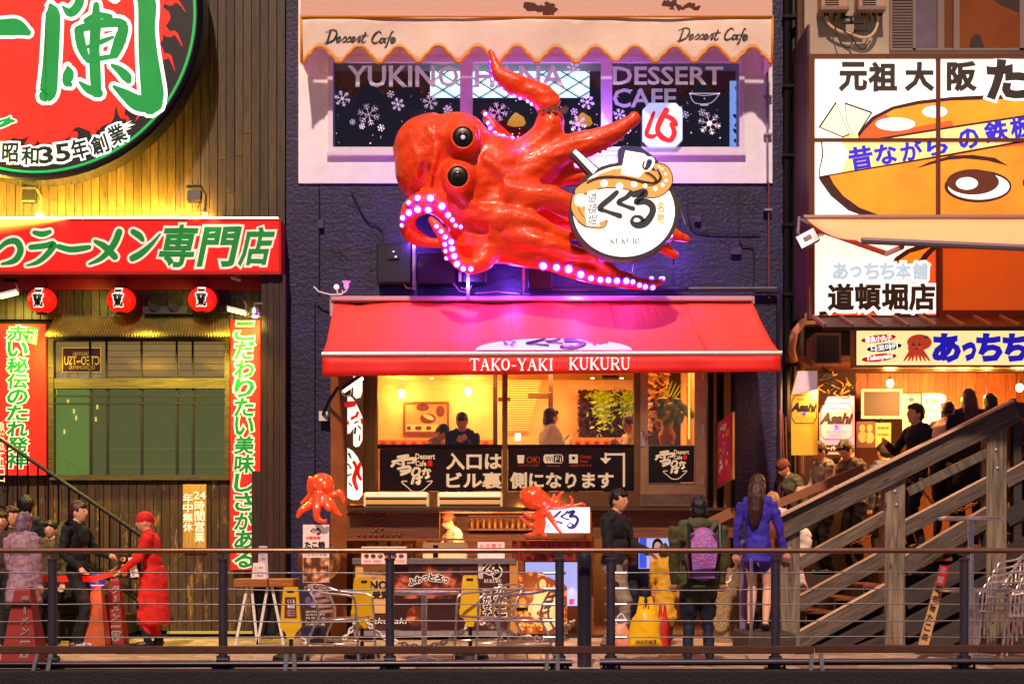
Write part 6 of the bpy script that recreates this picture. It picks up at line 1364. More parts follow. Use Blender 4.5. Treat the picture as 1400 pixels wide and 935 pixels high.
# ---- orange awning
aw = thing('orange_awning', 'pale orange retractable awning stretched across the big picture sign', 'awning', P(1240, 330, -2.2))
vs = []; fs = []; nx, ny = 18, 8
for i in range(nx+1):
    for j in range(ny+1):
        u, v = i/nx, j/ny; p = P(1102 + 345*u, 299, -1.1).lerp(P(1179 + 380*u, 328 + 17*u, -3.8), v); p.z -= .08*math.sin(math.pi*v) - .03*math.sin(u*14)*math.sin(math.pi*v); vs.append(p)
for i in range(nx):
    for j in range(ny): a = i*(ny+1)+j; fs.append((a, a+1, a+ny+2, a+ny+1))
o = B().add(vs, fs).build('canvas', mat('orange_canvas', '#f8b080', .7, emit='#ffa45c', es=.5, var=.05, vs=2), aw, smooth='all', rec=False); o.modifiers.new('s', 'SOLIDIFY').thickness = .006  # glow in the canvas stands for light from the sign behind it
B().tube([P(1178, 329, -3.82), P(1560, 346, -3.82)], .035, 8).build('front_bar', mat('bar_grey', '#8a7680', .4, .4), aw, smooth=True)
B().tube([P(1098, 298, -1.12), P(1445, 298, -1.12)], .04, 8).build('roller', mat('roller', '#8a7068', .4, .4), aw, smooth=True)
b = B(); b.tube([P(1112, 312, -1.15), P(1212, 347, -2.4)], .03, 7); b.tube([P(1212, 347, -2.4), P(1233, 338, -3.7)], .028, 7); b.build('arm', mat('arm_orange', '#b8683c', .4, .4), aw)
B().pbox(1110, 307, 1128, 320, -1.2, .12).build('bracket', MATS['arm_orange'], aw)
t = thing('floodlight', 'square silver floodlight tilted on a bracket at the corner of the orange awning', 'lamp', P(1098, 312, -1.2)); k = P(1103, 327, -1.4)
B().box(k.x-.13, k.x+.13, k.y-.04, k.y+.05, k.z-.09, k.z+.09, ry=R(-28), bev=.012).build('housing', M_BLACK, t); B().box(k.x-.115, k.x+.115, k.y-.05, k.y-.03, k.z-.075, k.z+.075, ry=R(-28)).build('lens', mat('flood_glass', '#e8e4dc', .2, emit='#fff8ec', es=.7), t)
B().box(k.x-.05, k.x+.05, k.y-.055, k.y-.045, k.z-.03, k.z+.03, ry=R(-28)).build('reflector', M_STEEL, t); b = B(); b.tube([P(1093, 296, -1.3), P(1091, 318, -1.3), P(1100, 330, -1.3)], .018, 7); b.tube([P(1093, 300, -1.3), P(1110, 308, -1.2)], .018, 6); b.build('bracket', M_STEEL, t)
# ---- tiled strip of roof
ro = thing('small_roof', 'narrow sloping board roof with battens under the big picture sign', 'roof', P(1270, 448, -1.1))
a0, a1, c0, c1 = P(1112, 434, -1.05), P(1440, 434, -1.05), P(1128, 447, -1.5), P(1470, 447, -1.5)
for i in range(9):
    u0, u1 = i/9, (i+1)/9 - .004; q = [a0.lerp(a1, u0), a0.lerp(a1, u1), c0.lerp(c1, u1), c0.lerp(c1, u0)]; dn = Vector((0, .01, -.03)); B().add(q + [v + dn for v in q], [(0, 1, 2, 3), (7, 6, 5, 4), (3, 2, 6, 7), (0, 4, 5, 1), (1, 5, 6, 2), (0, 3, 7, 4)]).build('board', wood('roof_brown', '#3c1c0e', '#8a4a26', .5, 10, axis='x', knots=False), ro)
    B().bar(a0.lerp(a1, u0) + Vector((0, 0, .015)), c0.lerp(c1, u0) + Vector((0, 0, .015)), .03, .04).build('batten', mat('batten_tan', '#c08a60', .5), ro)
B().tube([P(1126, 449, -1.52), P(1475, 449, -1.52)], .028, 7).build('gutter', mat('gutter', '#1c0f0a', .4), ro)
# ---- lower lit sign
ls = thing('shop_name_sign', 'long yellow-white lit sign with blue lettering and a little red octopus under the small roof', 'sign', P(1290, 500, -.9)); Yh = -1.0
frame_b(1168, 449, 1450, 502, Yh-.02, .2, 3, B()).build('case', mat('case_yellowbrown', '#a87a3c', .4, .3), ls)
fc2 = B().pbox(1171, 452, 1447, 499, Yh, .03).build('face', mat('yellow_lit', '#fff0b0', .4, emit='#ffeaa0', es=.95, col2='#fff8dc', vs=.8), ls)
text('あ', (1277, 458, 1311, 493), Yh-.002, BLU, fc2, bold=.06, rough=.01); text('っ', (1317, 470, 1333, 491), Yh-.002, BLU, fc2, bold=.07); text('ち', (1337, 458, 1368, 492), Yh-.002, BLU, fc2, bold=.06, rough=.01); text('ち', (1373, 458, 1402, 492), Yh-.002, BLU, fc2, bold=.06, rough=.01); text('本', (1408, 458, 1438, 492), Yh-.002, BLU, fc2, bold=.05)
for (cx, cy, m_, s_) in ((1201, 463, REDC, '章魚小丸子'), (1209, 475, mat('plum', '#5a2a48', .5), '다코야키'), (1202, 489, REDC, 'Takoyaki')):
    b = B(); disc(b, cx, cy, 24, 5.2, Yh-.003, 24, -.12); b.build('oval_print', m_, fc2, rec=False); text(s_, (cx-18, cy-4, cx+18, cy+4), Yh-.008, WAR, fc2, bold=.05, rot=6)
OCR = mat('cartoon_red', '#e85038', .5, emit='#e84c30', es=.5)
b = B(); disc(b, 1257, 468, 17, 11, Yh-.003, 22); disc(b, 1252, 476, 11, 8, Yh-.0032, 18)
for i, dx in enumerate((-17, -11, -6, 0, 6, 12, 18)): ribbon(b, [(1253+dx*.3, 476, 5), (1253+dx*.7, 486, 4), (1253+dx, 493, 2)], Yh-.0034 - i*.0001)
b.build('octopus_print', OCR, fc2, rec=False)
b = B(); disc(b, 1266, 461, 4, 2, Yh-.006, 10); disc(b, 1249, 471, 2.2, 2.6, Yh-.006, 10); disc(b, 1257, 471, 2.2, 2.6, Yh-.006, 10); b.build('highlight_print', M_WHITE, fc2, rec=False)
b = B(); disc(b, 1249, 471, .9, 1.2, Yh-.0075, 8); disc(b, 1257, 471, .9, 1.2, Yh-.0075, 8); disc(b, 1253, 477, 1.6, 1, Yh-.0075, 8); b.build('eye_print', M_INK, fc2, rec=False)
# ---- open front: plank wall, posters, bulbs
Yi = .9
WI = wood('warm_board', '#5a2c0e', '#b06a28', .5, 8, c3='#2c1408', wear=.66)
for i in range(16):
    x = 1168 + i*18.5; B().pbox(x, 500, x+18, 560, Yi + random.uniform(-.01, .01), .05).build('plank', WI, rb)
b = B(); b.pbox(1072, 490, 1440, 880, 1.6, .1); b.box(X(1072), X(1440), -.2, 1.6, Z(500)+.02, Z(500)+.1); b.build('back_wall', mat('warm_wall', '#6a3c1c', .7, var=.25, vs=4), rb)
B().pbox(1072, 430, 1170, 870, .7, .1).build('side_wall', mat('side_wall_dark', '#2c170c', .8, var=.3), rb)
B().pbox(1168, 559, 1440, 561.5, Yi-.06, .06).build('picture_rail', mat('brass_rail', '#c89048', .3, .7), rb)
B().pbox(1168, 502, 1440, 506, -.6, .1).build('hanging_rail', M_DARK, rb)
b = B(); b.tube([P(1115, 438, -.3), P(1098, 440, -.3), P(1086, 455, -.3), P(1082, 478, -.3), P(1086, 495, -.3)], .05, 10); o = b.build('duct', mat('tan_duct', '#b8744a', .5), rb, smooth='all')
t = thing('wall_speaker', 'brown box loudspeaker with chamfered side under the roof end, over the beer banners', 'speaker', P(1129, 498, -.6)); B().pprism([(1109,460),(1115,455),(1150,455),(1150,497),(1115,497),(1109,490)], -.7, .3).build('cabinet', mat('speaker_tan', '#7a4c34', .5), t); B().pbox(1117, 459, 1147, 494, -.71, .02).build('grille', mat('speaker_grille', '#2c1a12', .7, bump=.5, bs=200), t)
# bulbs
BM = mat('bulb_hot', '#fff4c8', .3, emit='#ffe890', es=22)
bl = None
for i, (x, y, Y) in enumerate(((1217, 524, -.2), (1288, 545, .1), (1319, 546, .1), (1349, 545, .1), (1394, 530, -.3), (1307, 568, .5))):
    lab = ['bare glowing bulb left of the others, above the dark television', 'bare glowing bulb above the bright notice sheets', 'bare glowing bulb over the woman with long hair', 'bare glowing bulb over the second dark-haired visitor', 'large bare glowing bulb at the right edge, above the stair rail end', 'low glowing bulb between the seated visitors'][i]
    t = thing('light_bulb', lab, 'bulb', P(x, y, Y), 'bare bulbs in the open restaurant front'); B().ell(P(x, y, Y), (.045, .045, .052), 14, 10).build('glass', BM, t, smooth='all'); B().tube([P(x, y-4, Y), P(x, y-9, Y)], .022, 8).build('socket', M_BLACK, t); B().tube([P(x, y-9, Y), P(x, 505, Y)], .005, 5).build('cord', M_CABLE, t)
    lamp('bulb_light', 'POINT', P(x, y+2, Y-.12), 22, '#ffa850', .06)
lamp('front_light', 'AREA', P(1290, 515, -.5), 170, '#ffa458', .8, target=P(1290, 700, .4)); lamp('front_light', 'AREA', P(1130, 530, -.5), 45, '#ffb070', .4, target=P(1130, 640, .4))
t, o = screen('television', (1180, 534, 1231, 570), .55, 'dark flat television in a cream frame on the board wall', mat('screen_off', '#0c0806', .5)); frame_b(1178, 532, 1233.5, 572, .535, .05, 3, B()).build('cream_frame', mat('cream_frame', '#f0dca0', .5, emit='#f0d890', es=.3), t)
def poster(r, Y, m, lab, lines=()):
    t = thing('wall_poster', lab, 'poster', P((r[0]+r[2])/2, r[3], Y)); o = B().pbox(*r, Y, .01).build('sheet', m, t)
    for (s_, q, mm) in lines: text(s_, q, Y, mm, o, bold=.02)
    return t, o
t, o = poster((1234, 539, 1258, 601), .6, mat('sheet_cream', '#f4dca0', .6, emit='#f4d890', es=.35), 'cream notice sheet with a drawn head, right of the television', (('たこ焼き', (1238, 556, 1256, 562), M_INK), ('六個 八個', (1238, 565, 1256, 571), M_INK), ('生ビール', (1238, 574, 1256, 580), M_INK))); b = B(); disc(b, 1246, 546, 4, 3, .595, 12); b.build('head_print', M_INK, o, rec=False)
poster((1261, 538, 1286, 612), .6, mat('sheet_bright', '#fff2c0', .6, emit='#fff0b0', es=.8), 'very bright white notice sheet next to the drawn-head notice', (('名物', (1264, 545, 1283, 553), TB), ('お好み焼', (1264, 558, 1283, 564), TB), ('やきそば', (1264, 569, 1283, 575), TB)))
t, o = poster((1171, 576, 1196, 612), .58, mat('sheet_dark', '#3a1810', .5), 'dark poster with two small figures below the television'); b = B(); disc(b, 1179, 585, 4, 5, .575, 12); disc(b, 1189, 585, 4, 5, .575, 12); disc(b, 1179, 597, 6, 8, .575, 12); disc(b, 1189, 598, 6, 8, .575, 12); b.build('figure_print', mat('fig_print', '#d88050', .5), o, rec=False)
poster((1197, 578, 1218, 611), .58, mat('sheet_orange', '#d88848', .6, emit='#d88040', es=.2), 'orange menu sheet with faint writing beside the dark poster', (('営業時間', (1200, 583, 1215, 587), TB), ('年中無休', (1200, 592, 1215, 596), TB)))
poster((1150, 616, 1168, 650), .58, PAP, 'small pale sheet on the dark wall below the pink beer banner')
def beer(r, lab, cols, top, fs_, Y):
    t = thing('beer_banner', lab, 'banner', P((r[0]+r[2])/2, r[3], Y)); w = r[2]-r[0]; h = r[3]-r[1]
    o = B().pprism([(r[0]+w*.03, r[3]), (r[0], r[1]+h*.3), (r[0]+w*.25, r[1]), (r[2], r[1]-1), (r[2], r[3])], Y, .015).build('cloth', cols, t)
    flat([(r[0]+w*.05, r[1]+h*.28), (r[0]+w*.28, r[1]+1), (r[2]-1, r[1]), (r[2]-1, r[1]+h*.22)], Y-.003, top, o, 'foam_print')
    cx, y0, y1 = (r[0]+r[2])/2, r[1]+h*fs_[0], r[1]+h*fs_[1]; oc2 = [(cx-w*.46, y0+h*.07), (cx-w*.34, y0), (cx+w*.34, y0), (cx+w*.46, y0+h*.07), (cx+w*.46, y1-h*.07), (cx+w*.34, y1), (cx-w*.34, y1), (cx-w*.46, y1-h*.07)]
    b = B(); [ribbon(b, [(oc2[i][0], oc2[i][1], 1), (oc2[(i+1) % 8][0], oc2[(i+1) % 8][1], 1)], Y-.004, n=1) for i in range(8)]; b.build('label_edge', M_INK, o, rec=False)
    hh = y1-y0; text('Asahi', (cx-w*.42, y0+hh*.28, cx+w*.42, y0+hh*.56), Y-.002, M_INK, o, bold=.06, shear=.3); text('生', (cx-3, y0+hh*.6, cx+3, y0+hh*.72), Y-.002, BLU, o, bold=.04); text('スーパードライ', (cx-w*.3, y0+hh*.76, cx+w*.3, y0+hh*.82), Y-.002, TB, o); text('ビール', (cx-w*.15, y0+hh*.86, cx+w*.15, y0+hh*.92), Y-.002, TB, o); text('THE BEER FOR ALL', (cx-w*.28, y0+hh*.1, cx+w*.28, y0+hh*.18), Y-.002, TB, o); return t, o
beer((1081, 507, 1118, 622), 'yellow beer-glass banner with black lettering and pale foam, by the alley', mat('beer_yellow', '#d8b030', .5, emit='#e0b820', es=.1, var=.08), mat('foam_pink', '#e8c8d0', .5, emit='#d8b8c8', es=.3), (.29, .62), -.5)
t, o = beer((1120, 542, 1168, 621), 'pink and lilac beer-glass banner with black lettering, right of the yellow one', mat('beer_pink', '#e8b088', .5, emit='#e0a078', es=.3, col2='#b878d8', vs=3), mat('foam_lilac', '#c8a8e8', .5, emit='#b898e0', es=.3), (.12, .74), .2); flat([(1121, 608), (1167, 608), (1167, 617), (1121, 617)], .192, M_INK, o); text('スーパードライ', (1124, 610, 1164, 615.5), .19, M_WHITE, o, bold=.03)
random.seed(31); ht = thing('hose_tangle', 'tangle of golden hoses and cables above the pink beer banner', 'hoses', P(1140, 540, 0))
for i in range(16): x, y = random.uniform(1118, 1158), random.uniform(502, 532); B().tube([P(a, c, .12 - d) for a, c, d in spline([(x, y, 0), (x+random.uniform(-12, 12), y+6, .1), (x+random.uniform(-12, 12), y+13, .05), (x+random.uniform(-14, 14), y+8, .12)], 4)], random.choice((.008, .014)), 5).build('hose', random.choice((mat('gold_clutter', '#c88c3c', .4, .5), M_CABLE, M_CABLE)), ht, smooth='all')

# ================================================================ heavy timber stair on the right
ts = thing('timber_staircase', 'heavy weathered timber staircase rising to the right in front of the right-hand restaurant', 'staircase', P(1220, 885, -2)); Yt = -2.1
TW = wood('weathered_plank', '#1a110e', '#7a6555', .55, 9, axis='x', bump=.7); TP = wood('weathered_post', '#2a241e', '#8e7c66', .55, 5, axis='z', bump=.7); TD = wood('dark_plank', '#1c1613', '#3c302c', .6, 5, axis='x', bump=.6)
def beamx(x0, y0, x1, y1, w, Y, dep, m, name='rail_board'):
    """sloping board whose upper edge runs from pixel x0,y0 to x1,y1 and which is w px deep; local x runs along the grain"""
    a, c = P(x0, y0, Y), P(x1, y1, Y); L_ = (c-a).length; h = w/sc_(Y)/math.hypot(x1-x0, y1-y0)*(abs(x1-x0)); ang = math.atan2(c.z-a.z, c.x-a.x)
    b = B().box(-L_/2, L_/2, 0, dep, -h, 0, bev=.006); o = b.build(name, m, None); o.parent = ts
    if m is TW and name == 'rail_board' and w < 30: q_ = B().box(-L_/2, L_/2, -.008, dep + .008, .002, .022, bev=.004).build('worn_edge', MATS['pale_cap'], None); q_.parent = o  # lighter strip paints the lit top edge of each board
    o.rotation_euler = (0, -ang, 0); o.location = (a+c)/2 - WOFF[ts]; return o
beamx(1057, 713, 1386, 549, 31, Yt-.06, .09, TW)
beamx(1055, 709.5, 1386, 545.5, 4, Yt-.14, .26, wood('pale_cap', '#a08068', '#d8b898', .5, 5, axis='x'), 'handrail_cap')
wood('pale_cap', '#a08068', '#d8b898', .5, 5, axis='x')
for (x0, y0, x1, y1, w, m) in ((1088, 766, 1209, 700, 17, TW), (1086, 820, 1217, 748, 22, TW), (1086, 868, 1217, 796, 27, TW), (1088, 898, 1217, 834, 22, TD), (1239, 667, 1350, 612, 14, TP), (1230, 717, 1357, 650, 21, TW), (1230, 766, 1357, 690, 28, TW), (1230, 810, 1357, 741, 30, TD), (1230, 850, 1357, 781, 30, TD), (1230, 890, 1357, 822, 30, TD), (1370, 650, 1440, 612, 22, TW), (1370, 700, 1440, 662, 26, TD), (1370, 750, 1440, 712, 26, TD), (1120, 900, 1209, 868, 18, TD)): beamx(x0, y0, x1, y1, w, Yt+.02, .07, m)
for (x0, x1, y0, y1) in ((1067, 1094, 716, 884), (1210, 1238, 644, 886), (1349, 1377, 576, 884)):
    a, c = P((x0+x1)/2, y1, Yt), P((x0+x1)/2, y0, Yt); h = (c-a).length; w = (x1-x0)/2/sc_(Yt); o = B().box(-w, w, 0, .2, 0, h, bev=.01).build('post', TP, None); o.parent = ts; o.location = a - WOFF[ts]
for (x0, x1, y0, y1) in ((1060, 1067, 735, 860), (1204, 1209.5, 690, 870), (1344, 1349, 600, 860), (1377.5, 1386, 560, 870)): B().pbox(x0, y0, x1, y1, Yt+.2, .08).build('strut', mat('orange_edge', '#9a5a2c', .5), ts)
B().pbox(1384, 550, 1440, 570, Yt-.04, .12, bev=.008).build('landing_rail', TD, ts); B().pbox(1386, 571, 1397, 880, Yt+.05, .1).build('post', TD, ts)
B().pprism([(1101, 885), (1101, 872), (1209, 808), (1440, 672), (1440, 885)], Yt+.28, .05).build('stringer', TD, ts)  # added dark panel stands for the darkness under the stair
for i in range(10):   # treads, risers
    ax, az = X(1086, -1.4) + i*.33, .42 + i*.15; B().box(ax, ax+.36, Yt+.1, -.82, az-.04, az, bev=.005).build('tread', wood('tread_wood', '#4a2412', '#8a4c28', .5, 6, axis='y', knots=False), ts)
    B().box(ax, ax+.02, Yt+.1, -.82, az-.148, az-.042).build('riser', TD, ts)
for i, (x, y) in enumerate(((1072, 735), (1080, 750), (1072, 766), (1224, 672), (1226, 690), (1362, 615), (1364, 640))): b = B(); b.lathe([(.012, 0), (.02, -.008), (.006, -.012)], tuple(P(x, y, Yt-.001)), 10, 'y'); b.build('bolt', M_STEEL, ts)
# far side rail of the stair
b = B(); b.pbox(952, 722, 964, 748, -1.1, .1); b.build('rail_end', TP, ts); q = [P(952, 724, -1.1), P(1000, 700, -1.1)]; B().bar(q[0], q[1], .05, .12).build('far_handrail', mat('far_rail', '#8a5a3c', .5), ts)
B().bar(P(1060, 690, -.9), P(1180, 640, -.9), .05, .1).build('far_handrail', MATS['far_rail'], ts)
def chain(name, lab, pts, m, r=.011, link_=.035, sag=None):
    q = [P(*p) for p in spline(pts, 8)]; b = B(); d = 0; i = 0; k_ = 0; tot = sum((q[j+1]-q[j]).length for j in range(len(q)-1)); n = int(tot/link_)
    for k_ in range(n):
        s_ = (k_+.5)*tot/n; j = 0; acc = 0
        while j < len(q)-2 and acc + (q[j+1]-q[j]).length < s_: acc += (q[j+1]-q[j]).length; j += 1
        dv = (q[j+1]-q[j]).normalized(); c = q[j] + dv*(s_-acc); side = Vector((0, 1, 0)) if k_ % 2 else dv.cross(Vector((0, 1, 0))); side = side.normalized()
        lp = [c + dv*(link_*.72*math.cos(a)) + side*(link_*.42*math.sin(a)) for a in [2*math.pi*t_/8 for t_ in range(9)]]; b.tube(lp, r*.6, 4, cap=False)
    return tag(b.build(name, m, smooth='all'), lab, 'chain')
chain('safety_chain', 'rusty chain sagging between the timber stair posts', [(1140, 740, -1.7), (1165, 741, -1.7), (1185, 735, -1.7), (1200, 715, -1.7)], mat('chain_copper', '#a8683c', .4, .7))
chain('safety_chain', 'thin chain sagging between the upper timber stair posts, right of the middle post', [(1240, 655, -1.7), (1262, 672, -1.7), (1290, 700, -1.7), (1330, 690, -1.7), (1348, 676, -1.7)], MATS['chain_copper'])
# ================================================================ railings on the promenade edge
RB = mat('rail_brown', '#8a6450', .28, .7, var=.1); RP = mat('rail_post', '#4c4350', .4, .6, var=.12, vs=18); RWm = mat('wire', '#8a8284', .4, .7)
def railing(x0, x1, posts, ends, lab, Y=-5.0):
    t = thing('cable_railing', lab, 'railing', P((x0+x1)/2, 914, Y), 'steel cable railings along the promenade edge')
    B().tube([P(x0, 752.5, Y), P(x1, 752.5, Y)], .026, 12).build('handrail', RB, t, smooth=True)
    for i, x in enumerate(posts):
        pp = B().tube([P(x, 914, Y), P(x, 766, Y)], .041, 14).build('post', RP, t, smooth=True); b = B(); b.lathe([(.05, 0), (.05, .02), (.02, .03)], tuple(P(x, 766, Y)), 14); b.tube([P(x, 764, Y), P(x, 755, Y)], .014, 8); b.box(P(x, 0, Y).x-.055, P(x, 0, Y).x+.055, Y-.012, Y+.012, Z(759, Y), Z(756, Y)); b.build('post_cap', RP, pp, smooth=True)
        b = B(); c = P(x, 914, Y); b.box(c.x-.09, c.x+.09, Y-.09, Y+.09, c.z, c.z+.016); 
        for sx in (-.07, .07): b.tube([(c.x+sx, Y-.07, c.z+.01), (c.x+sx, Y-.07, c.z+.05)], .012, 6)
        b.tube([(c.x-.055, Y, c.z+.075), (c.x+.055, Y, c.z+.075)], .05, 10); b.build('base_plate', M_DARK, pp, smooth=True)
    for k_, y in enumerate((783, 804.5, 826, 848, 871)):
        for a, c in zip(posts, posts[1:]):
            sag = random.uniform(.0, .02); q = [P(a + (c-a)*i/8, y, Y) - Vector((0, 0, sag*math.sin(math.pi*i/8)*(1 if k_ % 2 else -.6))) for i in range(9)]; B().tube(q, .0065, 5, cap=False).build('wire', RWm, t, smooth='all')
        for (ex, sg) in ends: B().tube([P(ex + sg*6, y, Y), P(ex + sg*22, y, Y)], .014, 8).build('tensioner', M_STEEL, t); b = B(); b.ell(P(ex - sg*7, y, Y), (.014, .014, .014), 8, 6); b.build('wire_end', M_STEEL, t)
    return t
random.seed(9)
r1 = railing(-200, 778, (-160, 72, 305, 533, 765), ((765, -1),), 'long steel cable railing from the left edge to the dark bollard')
B().tube([P(-200, 909, -5.03), P(782, 906, -5.03)], .031, 10).build('bottom_tube', RP, r1, smooth=True)
r2 = railing(778.5, 1600, (835, 1060, 1318, 1580), ((835, 1),), 'steel cable railing right of the dark bollard running to the right edge')
B().tube([P(820, 905, -5.03), P(1600, 903, -5.03)], .031, 10).build('bottom_tube', RP, r2, smooth=True)
lb_ = thing('low_barrier', 'low dark flat bar barrier on thin legs in front of the cable railing', 'barrier', P(700, 914, -5.2)); Yn = -5.27
B().pbox(-220, 883, 1113, 893.5, Yn, .05, bev=.006).build('bar', mat('flat_bar', '#5a3a2e', .4, .4, var=.15), lb_); B().pbox(1115, 881.5, 1620, 892, Yn, .05, bev=.006).build('bar', MATS['flat_bar'], lb_)
for (xa, xb) in ((52, 41), (70, 62), (392, 389), (402, 404), (748, 747), (762, 763), (1110, 1107), (1122, 1126), (-100, -104)): B().bar(P(xa, 893, Yn+.02), P(xb, 934, Yn+.02), .035, .03).build('leg', M_STEEL, lb_)
# dark bollard
b = B(); c = P(799, 918, -4.75); b.lathe([(.067, 0), (.067, .98), (.07, .985), (.07, 1.06), (.064, 1.075), (.01, 1.085)], (c.x, -4.75, 0), 24); one('bollard', b, mat('bollard_grey', '#3c3848', .4, .5, var=.12), 'thick dark grey round bollard between the two cable railings', 'bollard', smooth=True)
b = B(); b.tube([P(1027, 872, -4.2), P(1027, 762, -4.2)], .016, 8); b.lathe([(.16, 0), (.16, .012), (.02, .02)], (P(1027, 0, -4.2).x, -4.2, 0), 20); o = one('pole_stand', b, M_CHROME, 'thin chrome pole stand beside the legs of the woman in blue', 'pole', smooth=True)
b = B(); b.tube([(P(1016, 0, -1.6).x, -1.6, 0), P(1016, 738, -1.6)], .045, 12); one('barrier_pole', b, mat('lilac_pole', '#8a78a8', .4, .4), 'lilac grey round pole between the stone post and the woman in blue', 'pole', smooth=True)
chain('rope_chain', 'white plastic chain hanging by the stone post at the shop entrance', [(972, 772, -1.7), (985, 800, -1.7), (1000, 790, -1.7), (1012, 762, -1.7), (1035, 770, -1.7), (1066, 777, -1.8)], mat('chain_white', '#e8dccc', .4), r=.018, link_=.05)
# ================================================================ aluminium chairs and tables
def bistro_chair(name='cafe_chair'):
    """local frame: sitter faces +x"""
    t = thing(name, 'x', 'chair', (0, 0, 0)); r = .0125
    for s_ in (-1, 1):
        y = s_*.27; b = B()
        pts = spline([(.26, y, 0), (.24, y, .3), (.225, y, .58), (.19, y, .655), (.08, y, .675), (-.1, y*.98, .69), (-.24, y*.9, .73), (-.29, y*.6, .755), (-.30, 0, .76)], 5); b.tube(pts, r, 8); b.build('arm_frame', M_CHROME, t, smooth='all')
        B().tube(spline([(-.31, y*.95, 0), (-.24, y*.93, .28), (-.16, y*.9, .45), (-.19, y*.88, .6), (-.27, y*.86, .735)], 4), r, 8).build('leg', M_CHROME, t, smooth='all')
        B().tube([(.2, y*.93, .44), (-.2, y*.9, .42)], r, 8).build('seat_rail', M_CHROME, t, smooth='all'); B().tube([(.25, y, .2), (-.27, y*.93, .2)], r*.8, 6).build('stretcher', M_CHROME, t, smooth='all')
    for i in range(9): x = .19 - i*.046; B().box(x-.017, x+.017, -.24, .24, .445 - .02*i/8, .455 - .02*i/8, bev=.003).build('slat', mat('slat_alu', '#c8a880', .3, .85, var=.1), t)
    for i in range(5): z = .5 + i*.052; x = -.175 - i*.018; B().box(x-.005, x+.005, -.22, .22, z-.015, z+.015, ry=R(-18)).build('back_slat', MATS['slat_alu'], t)
    return t
ch = bistro_chair(); cs = lambda px, Y: (X(px, Y), Y, 0)
ch.location = cs(468, -4.25); ch.rotation_euler.z = R(-12); ch['label'] = 'aluminium cafe chair facing right, left of the small round table'; ch['group'] = 'aluminium cafe chairs round the small table'
dup(ch, cs(668, -4.1), R(205), 'aluminium cafe chair seen from the front, just right of the small round table'); dup(ch, cs(722, -4.35), R(170), 'aluminium cafe chair facing left, nearest the dark bollard')
def round_tab(lab, px, Y, h, r, base=.24, group=None):
    t = thing('round_table', lab, 'table', (X(px, Y), Y, 0)); c = t.location
    B().lathe([(r-.01, h-.032), (r, h-.028), (r, h-.004), (r-.006, h), (.01, h+.001)], (c.x, Y, 0), 36).build('table_top', M_CHROME, t, smooth=True); B().tube([(c.x, Y, .03), (c.x, Y, h-.03)], .028, 12).build('stem', M_CHROME, t, smooth=True)
    for i in range(4): a = R(45+90*i); B().bar((c.x, Y, .05), (c.x+base*math.cos(a), Y+base*math.sin(a), .02), .05, .03).build('foot', M_STEEL, t)
    return t
round_tab('small round steel table between the aluminium chairs', 580, -4.2, .70, .35)
round_tab('tall round bar table with chrome stem in front of the timber stair', 1327, -4.4, 1.42, .30)
round_tab('low round steel table beside the stacked chairs', 1335, -4.0, .72, .36)
# stack of steel chairs at the right edge
def steel_chair():
    t = thing('stacking_chair', 'x', 'chair', (0, 0, 0), 'steel chairs stacked at the right edge'); r = .012
    for s_ in (-1, 1):
        y = s_*.23; B().tube(spline([(.24, y, 0), (.2, y, .42), (.17, y, .62), (.08, y, .66), (-.14, y, .70), (-.24, y*.8, .84), (-.25, 0, .86)], 5), r, 7).build('arm_frame', M_CHROME, t, smooth='all'); B().tube([(-.30, y, 0), (-.18, y, .44), (-.22, y, .74)], r, 7).build('leg', M_CHROME, t, smooth='all')
    for i in range(3): B().tube([(-.19-.02*i, -.22, .5+.1*i), (-.19-.02*i, .22, .5+.1*i)], .01, 6).build('back_bar', M_CHROME, t, smooth='all')
    b = B(); b.box(-.2, .2, -.22, .22, .43, .445, bev=.005); b.build('seat', M_STEEL, t); return t
c0_ = steel_chair()
labs = ['bottom chair of the steel stack at the right edge', 'second steel chair from the bottom of the stack', 'third steel chair from the bottom of the stack', 'fourth steel chair, one below the top of the stack', 'topmost steel chair of the stack at the right edge']
for i in range(5):
    o = c0_ if i == 0 else dup(c0_); o.location = (X(1378, -3.3) + i*.055, -3.3 + i*.02, .02 + .075*i); o.rotation_euler.z = R(205); o['label'] = labs[i]
c1_ = dup(c0_, (X(1404, -3.75), -3.75, 0), R(160), 'steel chair with curved arms in front of the stack, cut by the right edge')
# leaning plank with price lettering
lp = thing('leaning_signboard', 'narrow signboard in red and kraft paper leaning against the tables, right', 'sign', P(1262, 885, -3.9)); Yq = -3.9
b = B(); ct = [(1286,772),(1298,773),(1269,884),(1255,884)]; o = B().pprism(ct, Yq, .03).build('board', mat('kraft', '#c89860', .6, var=.15, vs=10), lp)
flat([(1286,772),(1298,773),(1291,800),(1280,799)], Yq-.003, REDC, o, 'red_print'); b = B()
for i, ch_ in enumerate('道頓堀名物たこ焼'):
    y = 779 + i*13; x = 1291 - (y-772)*.27; text(ch_, (x-4, y-4.5, x+4, y+4.5), Yq-.003, M_WHITE if i < 2 else TB, o, bold=.03, rot=-15)
